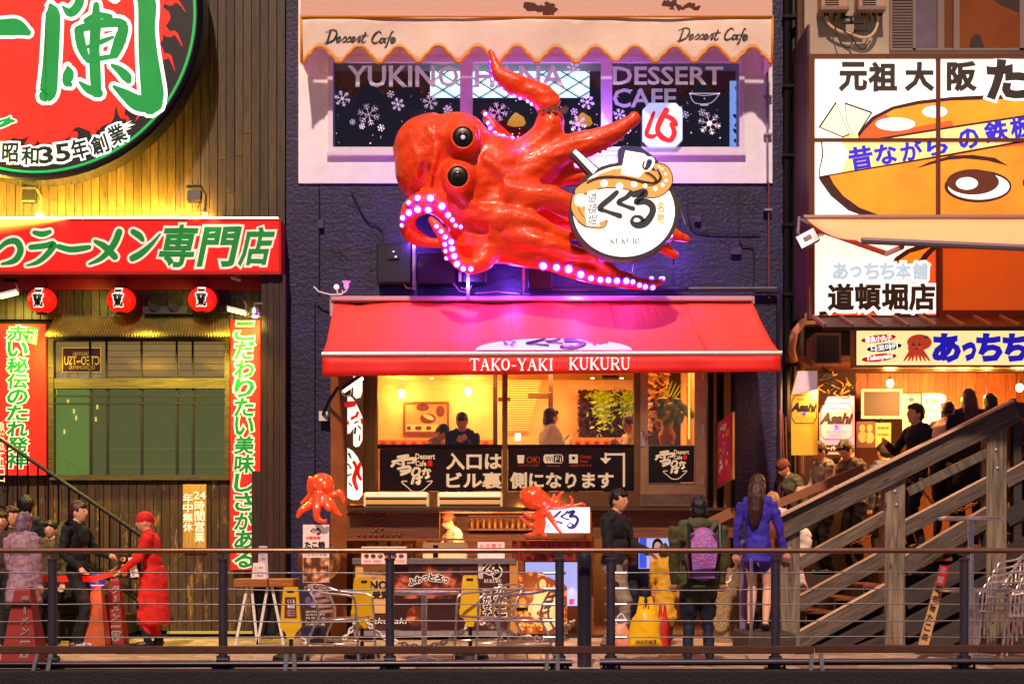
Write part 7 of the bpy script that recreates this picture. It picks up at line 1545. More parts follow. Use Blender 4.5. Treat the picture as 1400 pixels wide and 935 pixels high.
# yellow stand signs on chain posts
YE = mat('yellow_plastic', '#e0b010', .4, var=.05)
def stand(px, py_top, Y, lab, rz=0, red=False):
    c = Vector((X(px, Y), Y, 0)); t = thing('yellow_stand_sign', lab, 'sign', c, 'yellow plastic stand signs linked by a chain'); h = Z(py_top, Y); w = .085; M_ = Matrix.Rotation(rz, 3, 'Z')
    b = B(); rows = [(h-.52, .035), (h-.46, .05), (h-.40, .105), (h-.36, .11), (h-.33, .10), (h-.06, .078), (h-.012, .07), (h, .062)]; vs = []
    for z, ww in rows: vs += [c + M_ @ Vector((sx*ww, sy*(.04 if ww > .06 else .035), 0)) + Vector((0, 0, z)) for sx, sy in ((-1, -1), (1, -1), (1, 1), (-1, 1))]
    fs = [(i*4+j, i*4+(j+1) % 4, (i+1)*4+(j+1) % 4, (i+1)*4+j) for i in range(len(rows)-1) for j in range(4)] + [(3, 2, 1, 0), tuple(range(len(vs)-4, len(vs)))]; b.add(vs, fs); o = b.build('panel', YE, t)
    q = [c + M_ @ Vector((sx*.035, -.0415, 0)) + Vector((0, 0, h - .03 - (0 if sz else .028))) for sx, sz in ((-1, 0), (1, 0), (1, 1), (-1, 1))]; B().add(q, [(0, 1, 2, 3)]).build('handle_hole', M_BLACK, o, rec=False)
    if red:
        q = [c + M_ @ Vector((sx*ww, -.043, 0)) + Vector((0, 0, h-zz)) for sx, ww, zz in ((-1, .062, .31), (1, .062, .31), (1, .055, .1), (-1, .055, .1))]; B().add(q, [(0, 1, 2, 3)]).build('red_label', mat('label_maroon', '#6a1410', .5), o, rec=False)
        k_ = sc_(Y-.05); px_ = px; text('くくる', (px_-5, py_top+17, px_+5, py_top+22), Y-.045, M_WHITE, o, bold=.03); text('専用席', (px_-5, py_top+24, px_+5, py_top+29), Y-.045, M_WHITE, o, bold=.03)
        for i in range(3): text('ご利用ください', (px_-6, py_top+31+i*3.4, px_+6, py_top+33.4+i*3.4), Y-.045, M_WHITE, o)
    B().tube([c + Vector((0, 0, .03)), c + Vector((0, 0, h-.45))], .02, 8).build('pole', M_BLACK, t); B().lathe([(.19, 0), (.18, .04), (.12, .07), (.03, .09)], tuple(c), 20).build('base', M_BLACK, t, smooth=True); return t
stand(398, 802, -3.9, 'yellow plastic stand sign with dark red label, beside the menu stand', red=True); stand(495, 789, -3.6, 'plain yellow plastic stand sign seen from the side, above the left aluminium chair', rz=R(35)); stand(643, 786, -3.7, 'yellow plastic stand sign in front of the maroon counter poster', rz=R(-6))
chain('plastic_chain', 'white chain sagging between the yellow stand signs behind the small table', [(406, 862, -3.85), (424, 885, -3.8), (450, 888, -3.7), (475, 868, -3.65), (493, 845, -3.6), (520, 868, -3.65), (560, 882, -3.7), (600, 880, -3.7), (635, 860, -3.7), (643, 845, -3.7)], MATS['chain_white'], r=.02, link_=.05)
chain('plastic_chain', 'white chain running from the counter to the dark bollard', [(643, 845, -3.7), (690, 862, -3.8), (730, 872, -3.9), (762, 868, -4.2), (785, 848, -4.6)], MATS['chain_white'], r=.02, link_=.05)
# small wooden table with sign holders
tb = thing('trestle_table', 'small wooden table on folding steel legs right of the red banner', 'table', P(360, 880, -1.6)); Ya_ = -1.6
B().pbox(319, 791, 366, 802, Ya_, .5, bev=.008).build('table_top', wood('table_wood', '#7a3c14', '#c07838', .45, 6, axis='x', knots=False), tb); B().pbox(367, 791, 401, 802, Ya_, .5, bev=.008).build('table_top', MATS['table_wood'], tb)
for (a, c) in ((338, 322), (344, 352), (372, 388), (366, 352)): B().bar(P(a, 802, Ya_+.1), (X(c, Ya_+.1), Ya_+.1, 0), .03, .03).build('leg', M_WHITEP, tb)
B().pbox(345, 803, 378, 868, Ya_+.25, .2, bev=.02).build('drape', mat('black_cloth', '#080708', .8), tb)
for (r, lab, m) in (((352, 746, 367, 784), 'folded menu card standing at the back of the wooden table', mat('card_blue', '#c8b8c8', .5, var=.2, vs=20)), ((344, 769, 364, 791), 'white handwritten menu card on the front of the wooden table', PAP)):
    t = thing('menu_card', lab, 'sign', P((r[0]+r[2])/2, 791, Ya_+.1)); Yc2 = Ya_ + (.3 if r[0] == 352 else .1); o = B().pprism([(r[0]+2, r[1]), (r[2]-2, r[1]), (r[2], 791 if r[0] != 352 else 790), (r[0], 791 if r[0] != 352 else 790)], Yc2, .01).build('card', m, t)
    for i in range(3): text(['たこ焼き', 'メニュー', 'ご案内'][i], (r[0]+4, r[1]+5+i*5.5, r[2]-4, r[1]+8.5+i*5.5), Yc2, TB, o)
    B().bar(P((r[0]+r[2])/2, 791, Yc2+.12), P((r[0]+r[2])/2, r[1]+2, Yc2+.02), .02, .01).build('back_stay', M_WHITEP, t)
# queue cones and belt
def cone(px, ptop, pbot, w, Y, lab, m, txt=None):
    c = Vector((X(px, Y), Y, 0)); h = Z(ptop, Y); hw = w/2/sc_(Y); t = thing('barrier_cone', lab, 'cone', c, 'tall red queue cones outside the ramen restaurant'); tw = hw*.42
    b = B(); vs = []
    for z, q in ((.03, hw), (h*.96, tw), (h, tw*.8)): vs += [c + Vector((sx*q, sy*q, z)) for sx, sy in ((-1, -1), (1, -1), (1, 1), (-1, 1))]
    b.add(vs, [(i*4+j, i*4+(j+1) % 4, (i+1)*4+(j+1) % 4, (i+1)*4+j) for i in range(2) for j in range(4)] + [(8, 9, 10, 11)]); o = b.build('body', m, t)
    bb = B(); bb.box(c.x-hw*1.35, c.x+hw*1.35, Y-hw*1.35, Y+hw*1.35, 0, .035, bev=.01); bb.build('foot', M_BLACK, t)
    if txt:
        for i, chx in enumerate(txt):
            z = h*(.9 - .8*(i+.5)/len(txt)); hwz = hw + (tw-hw)*z/h; Yt_ = Y - hwz - .012; py = HY - (z-CZ)*sc_(Yt_); s_ = 9 if i < len(txt)-2 else 13
            text(chx, (px-s_*.45, py-s_*.5, px+s_*.45, py+s_*.5), Yt_, mat('cone_green', '#1c3a24', .5), o, out=.05, outm=mat('cone_white', '#c8b8a8', .5), shear=.2, **({'rot': 90} if chx == 'ー' else {}))
    return t, c, h
cr1 = mat('cone_red', '#8a120c', .5, var=.1); cr2 = mat('cone_lit', '#a8481c', .5, emit='#b84a14', es=.12, var=.4, vs=5)
cone(34, 802, 902, 50, -4.4, 'dark red queue cone with ramen lettering at the left edge, nearest', cr1, 'ラーメン一蘭'); cone(133, 798, 886, 30, -2.2, 'glowing orange cone with purple top beside the red-capped worker', cr2); cone(158, 790, 885, 30, -1.9, 'dark red queue cone with ramen lettering, behind the glowing orange cone', cr1, 'ラーメン一蘭')
b = B(); b.lathe([(.08, 0), (.085, .01), (.085, .1), (.05, .13)], tuple(P(133, 799, -2.2)), 16); o = one('cone_lamp', b, mat('cone_lamp', '#30305c', .4, emit='#8878ff', es=.15), 'dark blue cap lamp with a violet glow on top of the orange cone', 'lamp', smooth=True)
b = B(); b.lathe([(.07, 0), (.075, -.012)], tuple(P(133, 798.5, -2.2)), 16); rg = b.build('ring', glow('violet_ring', '#b890ff', 3), o, rec=False)
lamp('cone_light', 'POINT', P(133, 803, -2.45), 2.5, '#ff9050', .04)
b = B(); b.box(X(14, -2.3), X(133, -2.3), -2.31, -2.30, Z(795, -2.3), Z(787, -2.3)); b.box(X(133, -2.3), X(155, -2.3), -2.31, -2.30, Z(790, -2.3), Z(783, -2.3), ry=R(-14)); one('barrier_belt', b, mat('belt_red', '#e02812', .5, emit='#e02010', es=.12), 'red queue belt stretched behind the railing post at the left', 'belt')
# bags
def bag(px, py, w, h, Y, lab, m, tails=True, seed=0):
    random.seed(seed); c = P(px, py, Y); k_ = sc_(Y); W_, H_ = w/k_/2, h/k_; t = thing('shopping_bag', lab, 'bag', c); b = B(); n = 20; rows = 10; vs = []
    for j in range(rows+1):
        v = j/rows; rad = (1 - .18*v) * (1 if v < .75 else 1-.45*(v-.75)/.25)
        for i in range(n):
            a = 2*math.pi*i/n; q = 1 + .10*math.sin(a*3+seed+v*4) + random.uniform(-.035, .035); vs.append(c + Vector((math.cos(a)*W_*rad*q, math.sin(a)*W_*.6*rad*q, H_*.78*v*(1+.03*math.sin(a*2)))))
    b.add(vs, [(j*n+i, j*n+(i+1) % n, (j+1)*n+(i+1) % n, (j+1)*n+i) for j in range(rows) for i in range(n)] + [tuple(range(n))[::-1], tuple(range(rows*n, rows*n+n))]); o = b.build('body', m, t, smooth='all')
    if tails:
        for s_ in (-1, 1): b = B(); b.bar(c + Vector((s_*W_*.42, 0, H_*.7)), c + Vector((s_*W_*.22, 0, H_*1.02)), W_*.3, .012); b.bar(c + Vector((s_*W_*.22, 0, H_*1.02)), c + Vector((s_*W_*.05, .01, H_*.76)), W_*.14, .012); b.build('handle', m, t)
    else:
        B().tube([c + Vector((W_*.5*math.cos(a), 0, H_*.78 + H_*.28*math.sin(a))) for a in [math.pi*i/8 for i in range(9)]], .008, 5).build('handle', MF, t)
    return t, o
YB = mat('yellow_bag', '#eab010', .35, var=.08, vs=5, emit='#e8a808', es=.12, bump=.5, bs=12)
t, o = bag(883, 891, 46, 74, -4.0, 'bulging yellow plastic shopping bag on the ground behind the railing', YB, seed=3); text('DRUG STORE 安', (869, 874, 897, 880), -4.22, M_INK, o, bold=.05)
bag(906, 888, 24, 60, -3.7, 'red paper bag with white inner bag behind the yellow shopping bag', mat('red_bag', '#c02818', .45, var=.1), seed=5); bag(849, 890, 26, 48, -3.9, 'small orange and white paper bag left of the yellow shopping bag', mat('orange_bag', '#d8603a', .5, col2='#e8b8a0', vs=7), tails=False, seed=7)
# ================================================================ people
import numpy as np
SKIN = mat('skin', '#d89a74', .5, var=.06, vs=20); SKIN2 = mat('skin_pale', '#e0a888', .5, var=.05, vs=20)
def cloth(n, c, **k): return mat('cloth_' + n, c, .8, bump=.3, bs=25, var=k.pop('var', .18), vs=k.pop('vs', 9), **k)
SHOE = mat('shoe_black', '#0c0b0b', .4)
HB = mat('hair_black', '#0d0908', .45, bump=.6, bs=70, stretch=(1, 1, .2)); HBR = mat('hair_brown', '#3a1a10', .45, bump=.6, bs=70, stretch=(1, 1, .2), var=.3, vs=30)
def ik(a, c, l1, l2, hint):
    d = c - a; L_ = d.length; L2 = min(L_, (l1+l2)*.995); d = d.normalized(); c = a + d*L2; k_ = (l1*l1 - l2*l2 + L2*L2)/(2*L2); h = math.sqrt(max(l1*l1 - k_*k_, 0)); hv = hint - d*hint.dot(d); hv = hv.normalized() if hv.length > 1e-4 else Vector((0, 0, 1)); return a + d*k_ + hv*h, c
def person(lab, px, Y, z0, H, rz, top, bot, skin=SKIN, hair=HB, style='short', lean=0, hands=((-.22, -.05, .82), (.22, -.05, .82)), feet=((-.10, 0), (.10, 0)), sit=False, coat=None, shorts=None, hood=None, headturn=0, headdown=0, sleeve=True, shoe=SHOE, cap=None, wide=1.0, twist=0):
    """local frame: faces -y; lean in degrees forward; hands are wrist targets for H = 1.7; coat = (hem height, hem radius)"""
    s = H/1.7; t = thing('person', lab, 'person', (X(px, Y), Y, z0), None, R(rz)); V = lambda x, y, z: Vector((x, y, z))
    Mr = Matrix.Rotation(R(lean), 3, 'X'); hipz = .92 if not sit else .5; piv = V(0, 0, hipz)
    def up(x, y, z): return piv + Mr @ (V(x, y, z - .92))
    b = B(); seg = []   # (a, b, radius, material index)  0 skin 1 top 2 bottom 3 shoe
    def E(c, r, mi, rot=None, rr=None): b.ell([q*s for q in c], [q*s for q in r], 16, 11, rot); seg.append((c, c + V(0, 0, .001), rr or min(r), mi))
    def T(pts, rs, mi):
        b.tube([p*s for p in pts], [r*s for r in rs], 12)
        for i in range(len(pts)-1): seg.append((pts[i], pts[i+1], (rs[i]+rs[i+1])/2, mi))
    w = wide
    E(up(0, 0, .95), (.155*w, .115*w, .12), 2 if coat is None else 1, Mr); E(up(0, 0, 1.1), (.145*w, .108*w, .17), 1, Mr); E(up(0, .01, 1.3), (.172*w, .118*w, .17), 1, Mr)
    seg.append((up(-.08*w, 0, 1.0), up(.08*w, 0, 1.0), .12, 1 if coat or top is bot else 1))
    T([up(-.165*w, .015, 1.405), up(.165*w, .015, 1.405)], [.062, .062], 1); T([up(-.09, .015, 1.44), up(.09, .015, 1.44)], [.055, .055], 1)
    T([up(0, .015, 1.40), up(0, .0, 1.50)], [.058, .052], 0)
    hc = up(0, -.015, 1.59); Hr = Mr @ Matrix.Rotation(R(headturn), 3, 'Z') @ Matrix.Rotation(R(headdown), 3, 'X'); hp = lambda x, y, z: hc + Hr @ V(x, y, z)
    b.ell([q*s for q in hc], [.078*s, .098*s, .115*s], 18, 14, Hr); seg.append((hp(0, 0, -.05), hp(0, 0, .06), .09, 0))
    for c, r in ((hp(0, -.025, -.065), (.052, .062, .055)), (hp(0, -.102, -.012), (.014, .020, .028)), (hp(-.078, .005, -.01), (.012, .02, .032)), (hp(.078, .005, -.01), (.012, .02, .032)), (hp(0, -.088, -.055), (.026, .014, .012))): b.ell([q*s for q in c], [q*s for q in r], 10, 8, Hr)
    for i, sx in enumerate((-1, 1)):      # arms with five fingers
        sh = up(.185*sx*w, .015, 1.40); hd = Vector(hands[i]); el, wr = ik(sh, hd, .29, .26, V(.5*sx, .8, -.3)); mi = 1
        T([sh, el], [.058*w, .047*w], mi); T([el, wr], [.046*w, .034], mi if sleeve else 0)
        d = (wr - el).normalized(); pl = wr + d*.05; sd_ = d.cross(V(0, -1, .2)).normalized(); b.tube([wr*s, (wr + d*.03)*s, (wr + d*.085)*s], [.026*s, .034*s, .030*s], 10); seg.append((wr + d*.03, wr + d*.17, .03, 0)); cur = (V(0, -1, 0) if d.z < -.3 else V(0, 0, -1))
        for f_ in range(4):
            o_ = sd_*(.024*(f_-1.5)/1.0); p0 = wr + d*.07 + o_; ln = (.065, .075, .07, .055)[f_]; b.tube([p0*s, (p0 + d*ln*.55 + cur*.006)*s, (p0 + d*ln*.85 + cur*.03)*s], [.0115*s, .0105*s, .0085*s], 7)
        p0 = wr + d*.03 + sd_*-.03*sx; b.tube([p0*s, (p0 + d*.035 + sd_*-.022*sx + cur*.012)*s, (p0 + d*.06 + sd_*-.02*sx + cur*.03)*s], [.013*s, .012*s, .009*s], 7)
    for i, sx in enumerate((-1, 1)):
        hp_ = V(.085*sx, 0, hipz - .02)
        if sit: kn = V(.11*sx, -.42, .47); an = V(.11*sx, -.38, .09)
        else: an = V(feet[i][0], feet[i][1], .085); kn, an = ik(hp_, an, .43, .42, V(0, -1, 0))
        lm = 2 if shorts is None else 0
        if shorts is not None: km = hp_.lerp(kn, shorts); T([hp_, km], [.092*w, .082*w], 2); T([km, kn], [.072, .053], 0)
        else: T([hp_, kn], [.092*w, .066*w], 2)
        T([kn, kn.lerp(an, .35), an], [.056 if lm else .052, .056 if lm else .054, .042 if lm else .034], lm)
        b.ell([q*s for q in (an + V(0, -.065, -.045))], [.046*s, .125*s, .042*s], 12, 8); b.ell([q*s for q in (an + V(0, .02, -.03))], [.04*s, .05*s, .055*s], 10, 8); seg.append((an + V(0, .02, -.05), an + V(0, -.14, -.05), .05, 3))
    if coat:
        zc, rc = coat; T([V(0, 0, hipz+.1), V(0, 0, hipz-.1), V(0, .0, zc)], [.12*w, .15*w, rc], 1 if coat and len(coat) == 2 else 2)
    me = fuse(b, .0135, 2); o = link('body', me, None, [skin, top, bot, shoe]); o.parent = t
    n = len(me.polygons); ce = np.empty(n*3); me.polygons.foreach_get('center', ce); ce = ce.reshape(n, 3)/s; best = np.full(n, 9e9); idx = np.zeros(n, int)
    for a, c, r, mi in seg:
        a = np.array(a); c = np.array(c); ab = c-a; tt = np.clip(((ce-a) @ ab)/max(ab @ ab, 1e-9), 0, 1); d = np.linalg.norm(ce - (a + tt[:, None]*ab), axis=1) - r; m_ = d < best; best[m_] = d[m_]; idx[m_] = mi
    if coat:
        r_ = np.hypot(ce[:, 0], ce[:, 1]); idx[(ce[:, 2] > coat[0]-.01) & (ce[:, 2] < hipz) & (r_ < coat[1]+.02) & (idx == 2)] = 1
    me.polygons.foreach_set('material_index', idx.astype(int))
    nv = len(me.vertices); vn = np.empty(nv*3); me.vertices.foreach_get('normal', vn); vc = np.empty(nv*3); me.vertices.foreach_get('co', vc); vn = vn.reshape(nv, 3); vc = vc.reshape(nv, 3); cl = np.ones(nv, bool)
    for p_ in np.nonzero((idx == 0) | (idx == 3))[0]: cl[list(me.polygons[int(p_)].vertices)] = False
    sd_ = px*.37
    for i_ in np.nonzero(cl)[0]:      # folds of the cloth
        x_, y_, z_ = vc[i_]; f_ = (.012 - .026*abs(mnoise.noise(Vector((x_*6 + sd_, y_*6 + z_*3, z_*9)))) + .006*mnoise.noise(Vector((x_*16, y_*16 + sd_, z_*11)))); vc[i_] += vn[i_]*f_
    me.vertices.foreach_set('co', vc.ravel())
    def child(bb, nm, m_, fz=None, par=o):
        q = link(nm, fuse(bb, fz, 1), None, m_) if fz else bb.build(nm, m_, None, smooth='all'); q.parent = par; return q
    if hair is not None:
        hb = B(); S_ = lambda v: [q*s for q in v]
        hb.ell(S_(hp(0, .014, .024)), S_((.088, .104, .112)), 18, 14, Hr)
        if style == 'short': hb.ell(S_(hp(0, .045, -.01)), S_((.08, .07, .085)), 14, 10, Hr); hb.ell(S_(hp(0, -.07, .068)), S_((.06, .035, .03)), 12, 8, Hr)
        if style in ('bob', 'long'):
            hb.ell(S_(hp(0, .035, -.05)), S_((.094, .085, .11)), 14, 10, Hr); hb.ell(S_(hp(0, -.06, .07)), S_((.07, .045, .035)), 12, 8, Hr)
        if style == 'long': hb.tube([(hp(0, .06, 0))*s, up(0, .10, 1.45)*s, up(0, .13, 1.3)*s, up(0, .14, 1.14)*s], [.09*s, .095*s, .085*s, .03*s], 14)
        if style == 'bun': hb.ell(S_(hp(0, .07, .07)), S_((.05, .05, .05)), 12, 8, Hr)
        hme = fuse(hb, .012, 1); hme2 = bmesh.new(); hme2.from_mesh(hme)   # clear the face: keep hair off the front below the brow
        Hi = Hr.inverted(); kill = [f for f in hme2.faces if (lambda q: q.y < -.04 and q.z < .042 + .012*math.sin(q.x*60) and abs(q.x) < .07)(Hi @ (f.calc_center_median()/s - hc))]
        bmesh.ops.delete(hme2, geom=kill, context='FACES'); 
        for v_ in hme2.verts: v_.co += v_.co.normalized()*(.017*mnoise.noise(Vector((v_.co.x*42 + px, v_.co.y*42, v_.co.z*9))) if style != 'none' else 0) + Vector((0, 0, .006*mnoise.noise(v_.co*30)))
        hme2.to_mesh(hme); hme2.free(); q = link('hair', hme, None, hair); q.parent = o
    if cap is not None:
        cb_ = B(); cb_.ell([q*s for q in hp(0, .008, .045)], [.094*s, .112*s, .094*s], 18, 12, Hr); cb_.ell([q*s for q in hp(0, .10, .0)], [.03*s, .03*s, .04*s], 10, 8, Hr); child(cb_, 'cap', cap, .012)
    for sx in (-1, 1):
        e = B(); e.ell([q*s for q in hp(.031*sx, -.088, .008)], [.009*s, .006*s, .0045*s], 8, 6, Hr); child(e, 'eye', M_INK)
    e = B(); e.ell([q*s for q in hp(0, -.096, -.05)], [.02*s, .008*s, .005*s], 8, 6, Hr); child(e, 'mouth', mat('lip', '#8a3a30', .5))
    cr_ = B(); cr_.tube([up(.068*math.cos(a), .01 + .066*math.sin(a), 1.452 + .012*math.sin(a))*s for a in [2*math.pi*i/14 for i in range(15)]], .016*s, 7, cap=False); child(cr_, 'collar', top)
    if hood: hb = B(); hb.ell([q*s for q in up(0, .09, 1.43)], [.13*s, .06*s, .07*s], 14, 10); child(hb, 'hood', hood, .014)
    return t
def backpack(lab, px, Y, z, rz, m, w=.30, h=.42, d=.15, m2=None):
    t = thing('backpack', lab, 'backpack', (X(px, Y), Y, z), None, R(rz)); b = B(); b.ell((0, 0, h*.52), (w/2, d/2, h*.52), 20, 14); b.box(-w*.42, w*.42, -d*.4, d*.38, .03, h*.7); o = link('body', fuse(b, .016, 3), None, m); o.parent = t
    b = B(); b.box(-w*.34, w*.34, d*.3, d*.58, .05, h*.42, bev=.02); q = b.build('pocket', m2 or m, None); q.parent = t
    for sx in (-1, 1): q = B().tube([(w*.3*sx, -d*.4, h*.95), (w*.42*sx, -d*1.0, h*1.08), (w*.42*sx, -d*1.4, h*.6), (w*.34*sx, -d*.5, .08)], .018, 6).build('strap', M_BLACK, None); q.parent = t
    return t
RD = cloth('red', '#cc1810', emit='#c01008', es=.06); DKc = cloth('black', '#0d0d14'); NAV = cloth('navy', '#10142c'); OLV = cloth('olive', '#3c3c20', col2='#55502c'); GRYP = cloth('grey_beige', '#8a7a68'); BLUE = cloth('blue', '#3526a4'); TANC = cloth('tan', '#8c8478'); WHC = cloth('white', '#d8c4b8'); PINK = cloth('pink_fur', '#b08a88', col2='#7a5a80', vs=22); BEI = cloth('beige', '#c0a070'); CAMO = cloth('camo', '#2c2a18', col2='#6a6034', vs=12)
# outside the ramen restaurant
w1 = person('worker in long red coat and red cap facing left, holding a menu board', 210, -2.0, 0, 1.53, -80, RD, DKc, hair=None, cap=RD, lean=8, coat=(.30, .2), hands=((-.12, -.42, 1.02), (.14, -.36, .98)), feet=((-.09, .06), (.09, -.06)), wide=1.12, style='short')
q = B().box(.02, .14, .118, .13, 1.17, 1.36, bev=.01).build('emblem', mat('emblem_pale', '#c8a890', .6, col2='#7a4a3c', vs=60), None); q.parent = w1; q.rotation_euler = (R(-6), 0, 0)
b = B(); c = P(177, 775, -2.15); b.box(c.x-.13, c.x+.12, c.y-.012, c.y+.0, c.z-.13, c.z+.13, ry=R(8)); mb = one('menu_board', b, mat('board_black', '#14100e', .5), 'small picture menu board held by the worker in red', 'board')
for i in range(6): x, y = 170 + (i % 2)*-4 + 3, 762 + (i//2)*11; bb = B(); disc(bb, 168 + i//2*1.2, 764 + (i//2)*10, 4, 3.6, -2.185-.001*i, 12); bb.build('dish_print', foodpic('balls_print3', 22, 30, 2), mb, rec=False)
flat([(175, 762), (184, 761), (190, 788), (179, 789)], -2.184, PAP, mb); vtext('ラーメン替玉', 182, 763, 787, 5, -2.186, M_INK, mb)
person('young man with reddish brown hair in a dark jacket, facing right beside the railing post', 106, -2.2, 0, 1.64, 78, DKc, DKc, skin=SKIN2, hair=mat('hair_auburn', '#4a1a10', .4, bump=.5, bs=60), hands=((-.2, -.12, .95), (.16, -.32, 1.08)), feet=((-.1, -.08), (.1, .1)), shoe=mat('sneaker', '#b8b0b0', .5, col2='#1a1a20', vs=18, thresh=.5))
backpack('black and olive patterned backpack on the back of the young man in the dark jacket', 88, -2.25, 1.0, 80, CAMO)
person('boy with cropped hair looking towards the camera behind the camouflage backpack', 70, -1.5, 0, 1.44, -18, CAMO, DKc, skin=SKIN2, hair=HB, headturn=12)
person('person in fluffy pink and violet coat, left of the nearest railing post', 32, -2.8, 0, 1.50, 150, PINK, DKc, hair=mat('hair_lilac', '#8a6a80', .5, col2='#5a4050', vs=20), style='bob', wide=1.22, coat=(.62, .22))
person('brown-haired woman in dark clothes cut by the left edge', 1, -2.4, 0, 1.52, 20, cloth('brown', '#3a2a24'), DKc, skin=SKIN2, hair=HBR, style='long')
person('tall figure in black standing behind the person in the pink coat', 36, -1.2, 0, 1.74, 180, DKc, DKc)
person('person in brown in the queue behind the pink coat, half hidden', 14, -1.7, 0, 1.6, 60, cloth('brown2', '#4a3020'), DKc, hair=HBR, style='bob')
# cook and cafe guests
person('cook in brown cap and pale shirt bending over the takoyaki counter', 628, .35, .1, 1.50, -62, cloth('shirt_tan', '#dcc09c'), DKc, cap=cloth('cap_brown', '#6a3418'), hair=HB, lean=14, hands=((-.1, -.42, .98), (.16, -.38, .95)), headdown=12)
CZ0 = Z(690)
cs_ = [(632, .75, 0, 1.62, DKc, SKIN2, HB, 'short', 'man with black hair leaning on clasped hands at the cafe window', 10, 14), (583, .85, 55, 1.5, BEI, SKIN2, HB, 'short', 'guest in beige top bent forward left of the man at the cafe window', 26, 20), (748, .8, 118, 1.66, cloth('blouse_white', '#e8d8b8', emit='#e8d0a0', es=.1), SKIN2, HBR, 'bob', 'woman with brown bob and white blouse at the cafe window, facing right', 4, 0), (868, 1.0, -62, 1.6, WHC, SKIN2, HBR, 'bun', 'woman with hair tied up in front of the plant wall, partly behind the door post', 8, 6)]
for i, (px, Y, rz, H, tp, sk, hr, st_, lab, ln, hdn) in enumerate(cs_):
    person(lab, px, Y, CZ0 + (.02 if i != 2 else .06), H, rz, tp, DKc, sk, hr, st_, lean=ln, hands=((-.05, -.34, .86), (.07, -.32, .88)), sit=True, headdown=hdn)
    u = thing('stool', ['stool under the man at the cafe window', 'stool under the guest in beige', 'stool under the woman in the white blouse', 'stool under the woman by the plant wall'][i], 'stool', (X(px, Y), Y, CZ0)); q = B().lathe([(.17, .40), (.18, .42), (.17, .45)], (0, 0, 0), 18).build('seat', MATS['bench_wood'], None); q.parent = u; q = B().tube([(0, 0, 0), (0, 0, .4)], .03, 8).build('leg', M_STEEL, None); q.parent = u
ct_ = B(); ct_.box(X(520), X(862), .28, .52, CZ0+.74, CZ0+.78); tag(ct_.build('window_counter', MATS['bench_wood']), 'long wooden counter inside the cafe window', 'counter')
# shoppers in front of the entrance
person('man in black jacket and grey beige trousers walking right, beside the small lit sign', 840, -2.6, 0, 1.76, 62, DKc, GRYP, hair=HB, lean=3, hands=((-.24, -.1, .8), (.2, -.3, 1.05)), feet=((-.1, -.14), (.1, .14)), wide=1.15, headturn=-10)
person('woman in olive hooded jacket and navy trousers seen from behind, wearing the glittery backpack', 955, -4.55, 0, 1.60, 176, OLV, NAV, hair=HB, style='bob', wide=1.22, hood=OLV, hands=((-.24, -.08, .86), (.24, -.08, .86)), feet=((-.11, 0), (.11, .03)), headturn=14, coat=(.80, .20))
backpack('glittery pink, violet and blue backpack on the woman in the olive jacket', 961, -4.72, .80, 178+180-2, mat('glitter', '#c84878', .35, col2='#6a70d8', vs=26, bump=.8, bs=40, emit='#c84878', es=.0), w=.34, h=.5, d=.2)
person('woman with long brown hair, bright blue top and bare legs at the timber stair foot', 1036, -2.2, .2, 1.74, 158, BLUE, DKc, skin=SKIN2, hair=HBR, style='long', shorts=.3, wide=.92, coat=(.76, .165), hands=((-.27, -.12, .84), (.25, -.06, .82)), feet=((-.09, .02), (.09, -.04)))
b = B(); b.box(X(1010, -2.2), X(1075, -2.2), -2.75, -1.75, 0.002, .2, bev=.015); tag(b.build('entrance_step', mat('step_stone', '#3a2c24', .7, var=.3, vs=12, bump=.3)), 'low stone step under the woman in the blue top', 'step')
person('small fair-haired person half hidden behind the woman in blue', 1056, -1.2, .0, 1.78, 170, cloth('rust', '#7a3a20'), DKc, hair=mat('hair_sand', '#a87850', .5), style='short')
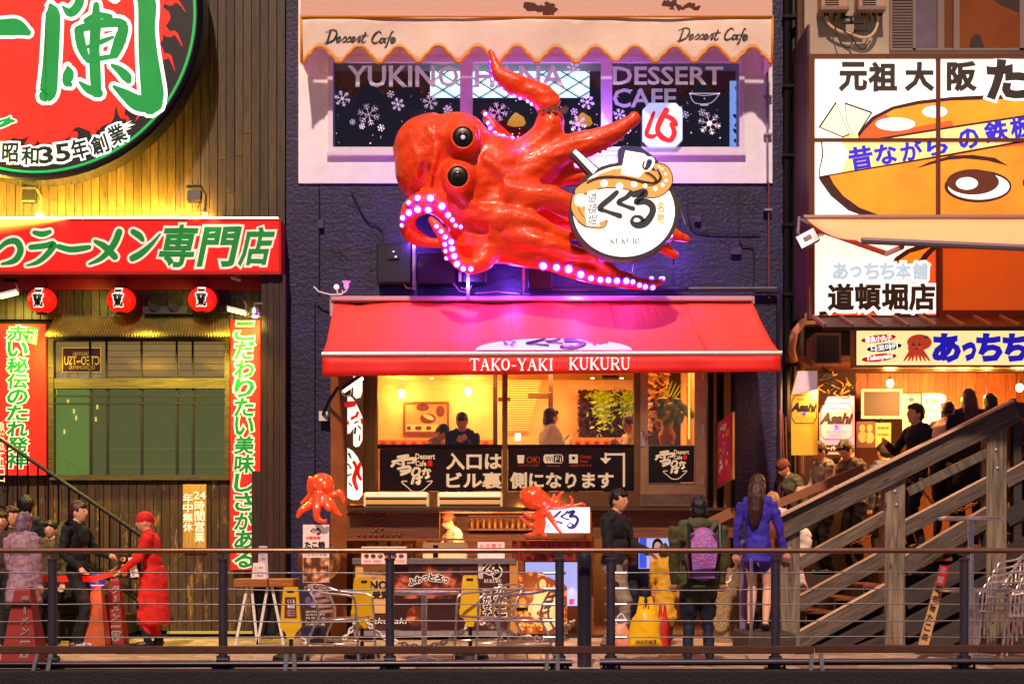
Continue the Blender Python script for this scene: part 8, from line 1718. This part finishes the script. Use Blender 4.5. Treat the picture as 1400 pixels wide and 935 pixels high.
# on and behind the timber stair
b = B(); b.box(X(1076), X(1440, .5), -.8, 1.58, .0, .8); tag(b.build('raised_floor', wood('floor_dark', '#1c0f08', '#3a2010', .6, 5, axis='x', knots=False)), kind='structure')
Ysp = -1.4; zt = lambda py, H, Y: Z(py, Y) - H
person('bent-over person in white shirt behind the lower end of the timber stair', 1098, -.9, .45, 1.5, -75, WHC, WHC, lean=50, hands=((-.1, -.5, .75), (.1, -.48, .7)), hair=HBR, cap=cloth('cap_brown2', '#6a3c20'))
person('man in tan T-shirt looking down at his phone in front of the beer banners', 1130, -.35, .8, 1.66, -70, TANC, DKc, lean=8, headdown=28, sleeve=False, hands=((-.06, -.34, 1.1), (.08, -.32, 1.08)))
person('man with black hair in a dark vest beside the pink beer banner, looking down left', 1172, -.3, .8, 1.70, -60, cloth('vest', '#5a5048', col2='#2c2a30', vs=5), DKc, lean=16, headdown=18, sleeve=False, hands=((-.1, -.36, 1.0), (.1, -.3, 1.0)))
person('man with glasses in black jacket over pale shirt, facing left on the stair', 1253, Ysp, zt(553, 1.72, Ysp), 1.72, -72, DKc, DKc, skin=SKIN2, headdown=-8, hands=((-.1, -.34, 1.25), (.2, -.05, .85)))
person('stooping person in pale orange shirt with the back turned, under the bulbs', 1292, -1.2, zt(545, 1.66, -1.2), 1.66, 150, cloth('peach', '#e4ccb8'), DKc, lean=18, wide=1.2)
person('woman with long brown hair in a navy dress, highest on the stair', 1325, Ysp, zt(534, 1.62, Ysp), 1.62, 172, NAV, NAV, hair=HBR, style='long', coat=(.55, .2), wide=1.1)
person('dark-haired visitor right of the long-haired woman, back turned', 1354, -1.15, zt(541, 1.6, -1.15), 1.6, 190, DKc, DKc, style='bob')
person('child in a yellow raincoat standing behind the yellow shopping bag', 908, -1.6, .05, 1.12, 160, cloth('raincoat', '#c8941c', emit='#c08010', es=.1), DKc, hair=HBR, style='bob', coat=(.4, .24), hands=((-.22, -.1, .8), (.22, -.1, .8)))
person('shopper in brown jacket deeper in the entrance, left of the child in yellow', 868, .4, .04, 1.62, 30, cloth('jacket_brown', '#6a4028'), NAV, hair=HB, style='bob')
person('visitor in brown shirt on the raised floor, right of the dark-vested man', 1212, .25, .8, 1.7, 200, cloth('brown_shirt', '#38465a'), DKc, hair=HB, lean=4)
person('visitor with dark hair behind the landing rail at the right edge', 1384, -1.0, zt(548, 1.65, -1.0), 1.65, 140, cloth('maroon', '#4a2018'), DKc, hair=HB, style='bob')
person('person in brown cap bending low beside the dark alley', 1092, -.1, .8, 1.5, -60, cloth('rust2', '#5a5c40'), DKc, cap=MATS['cloth_cap_brown'], lean=24, headdown=14)
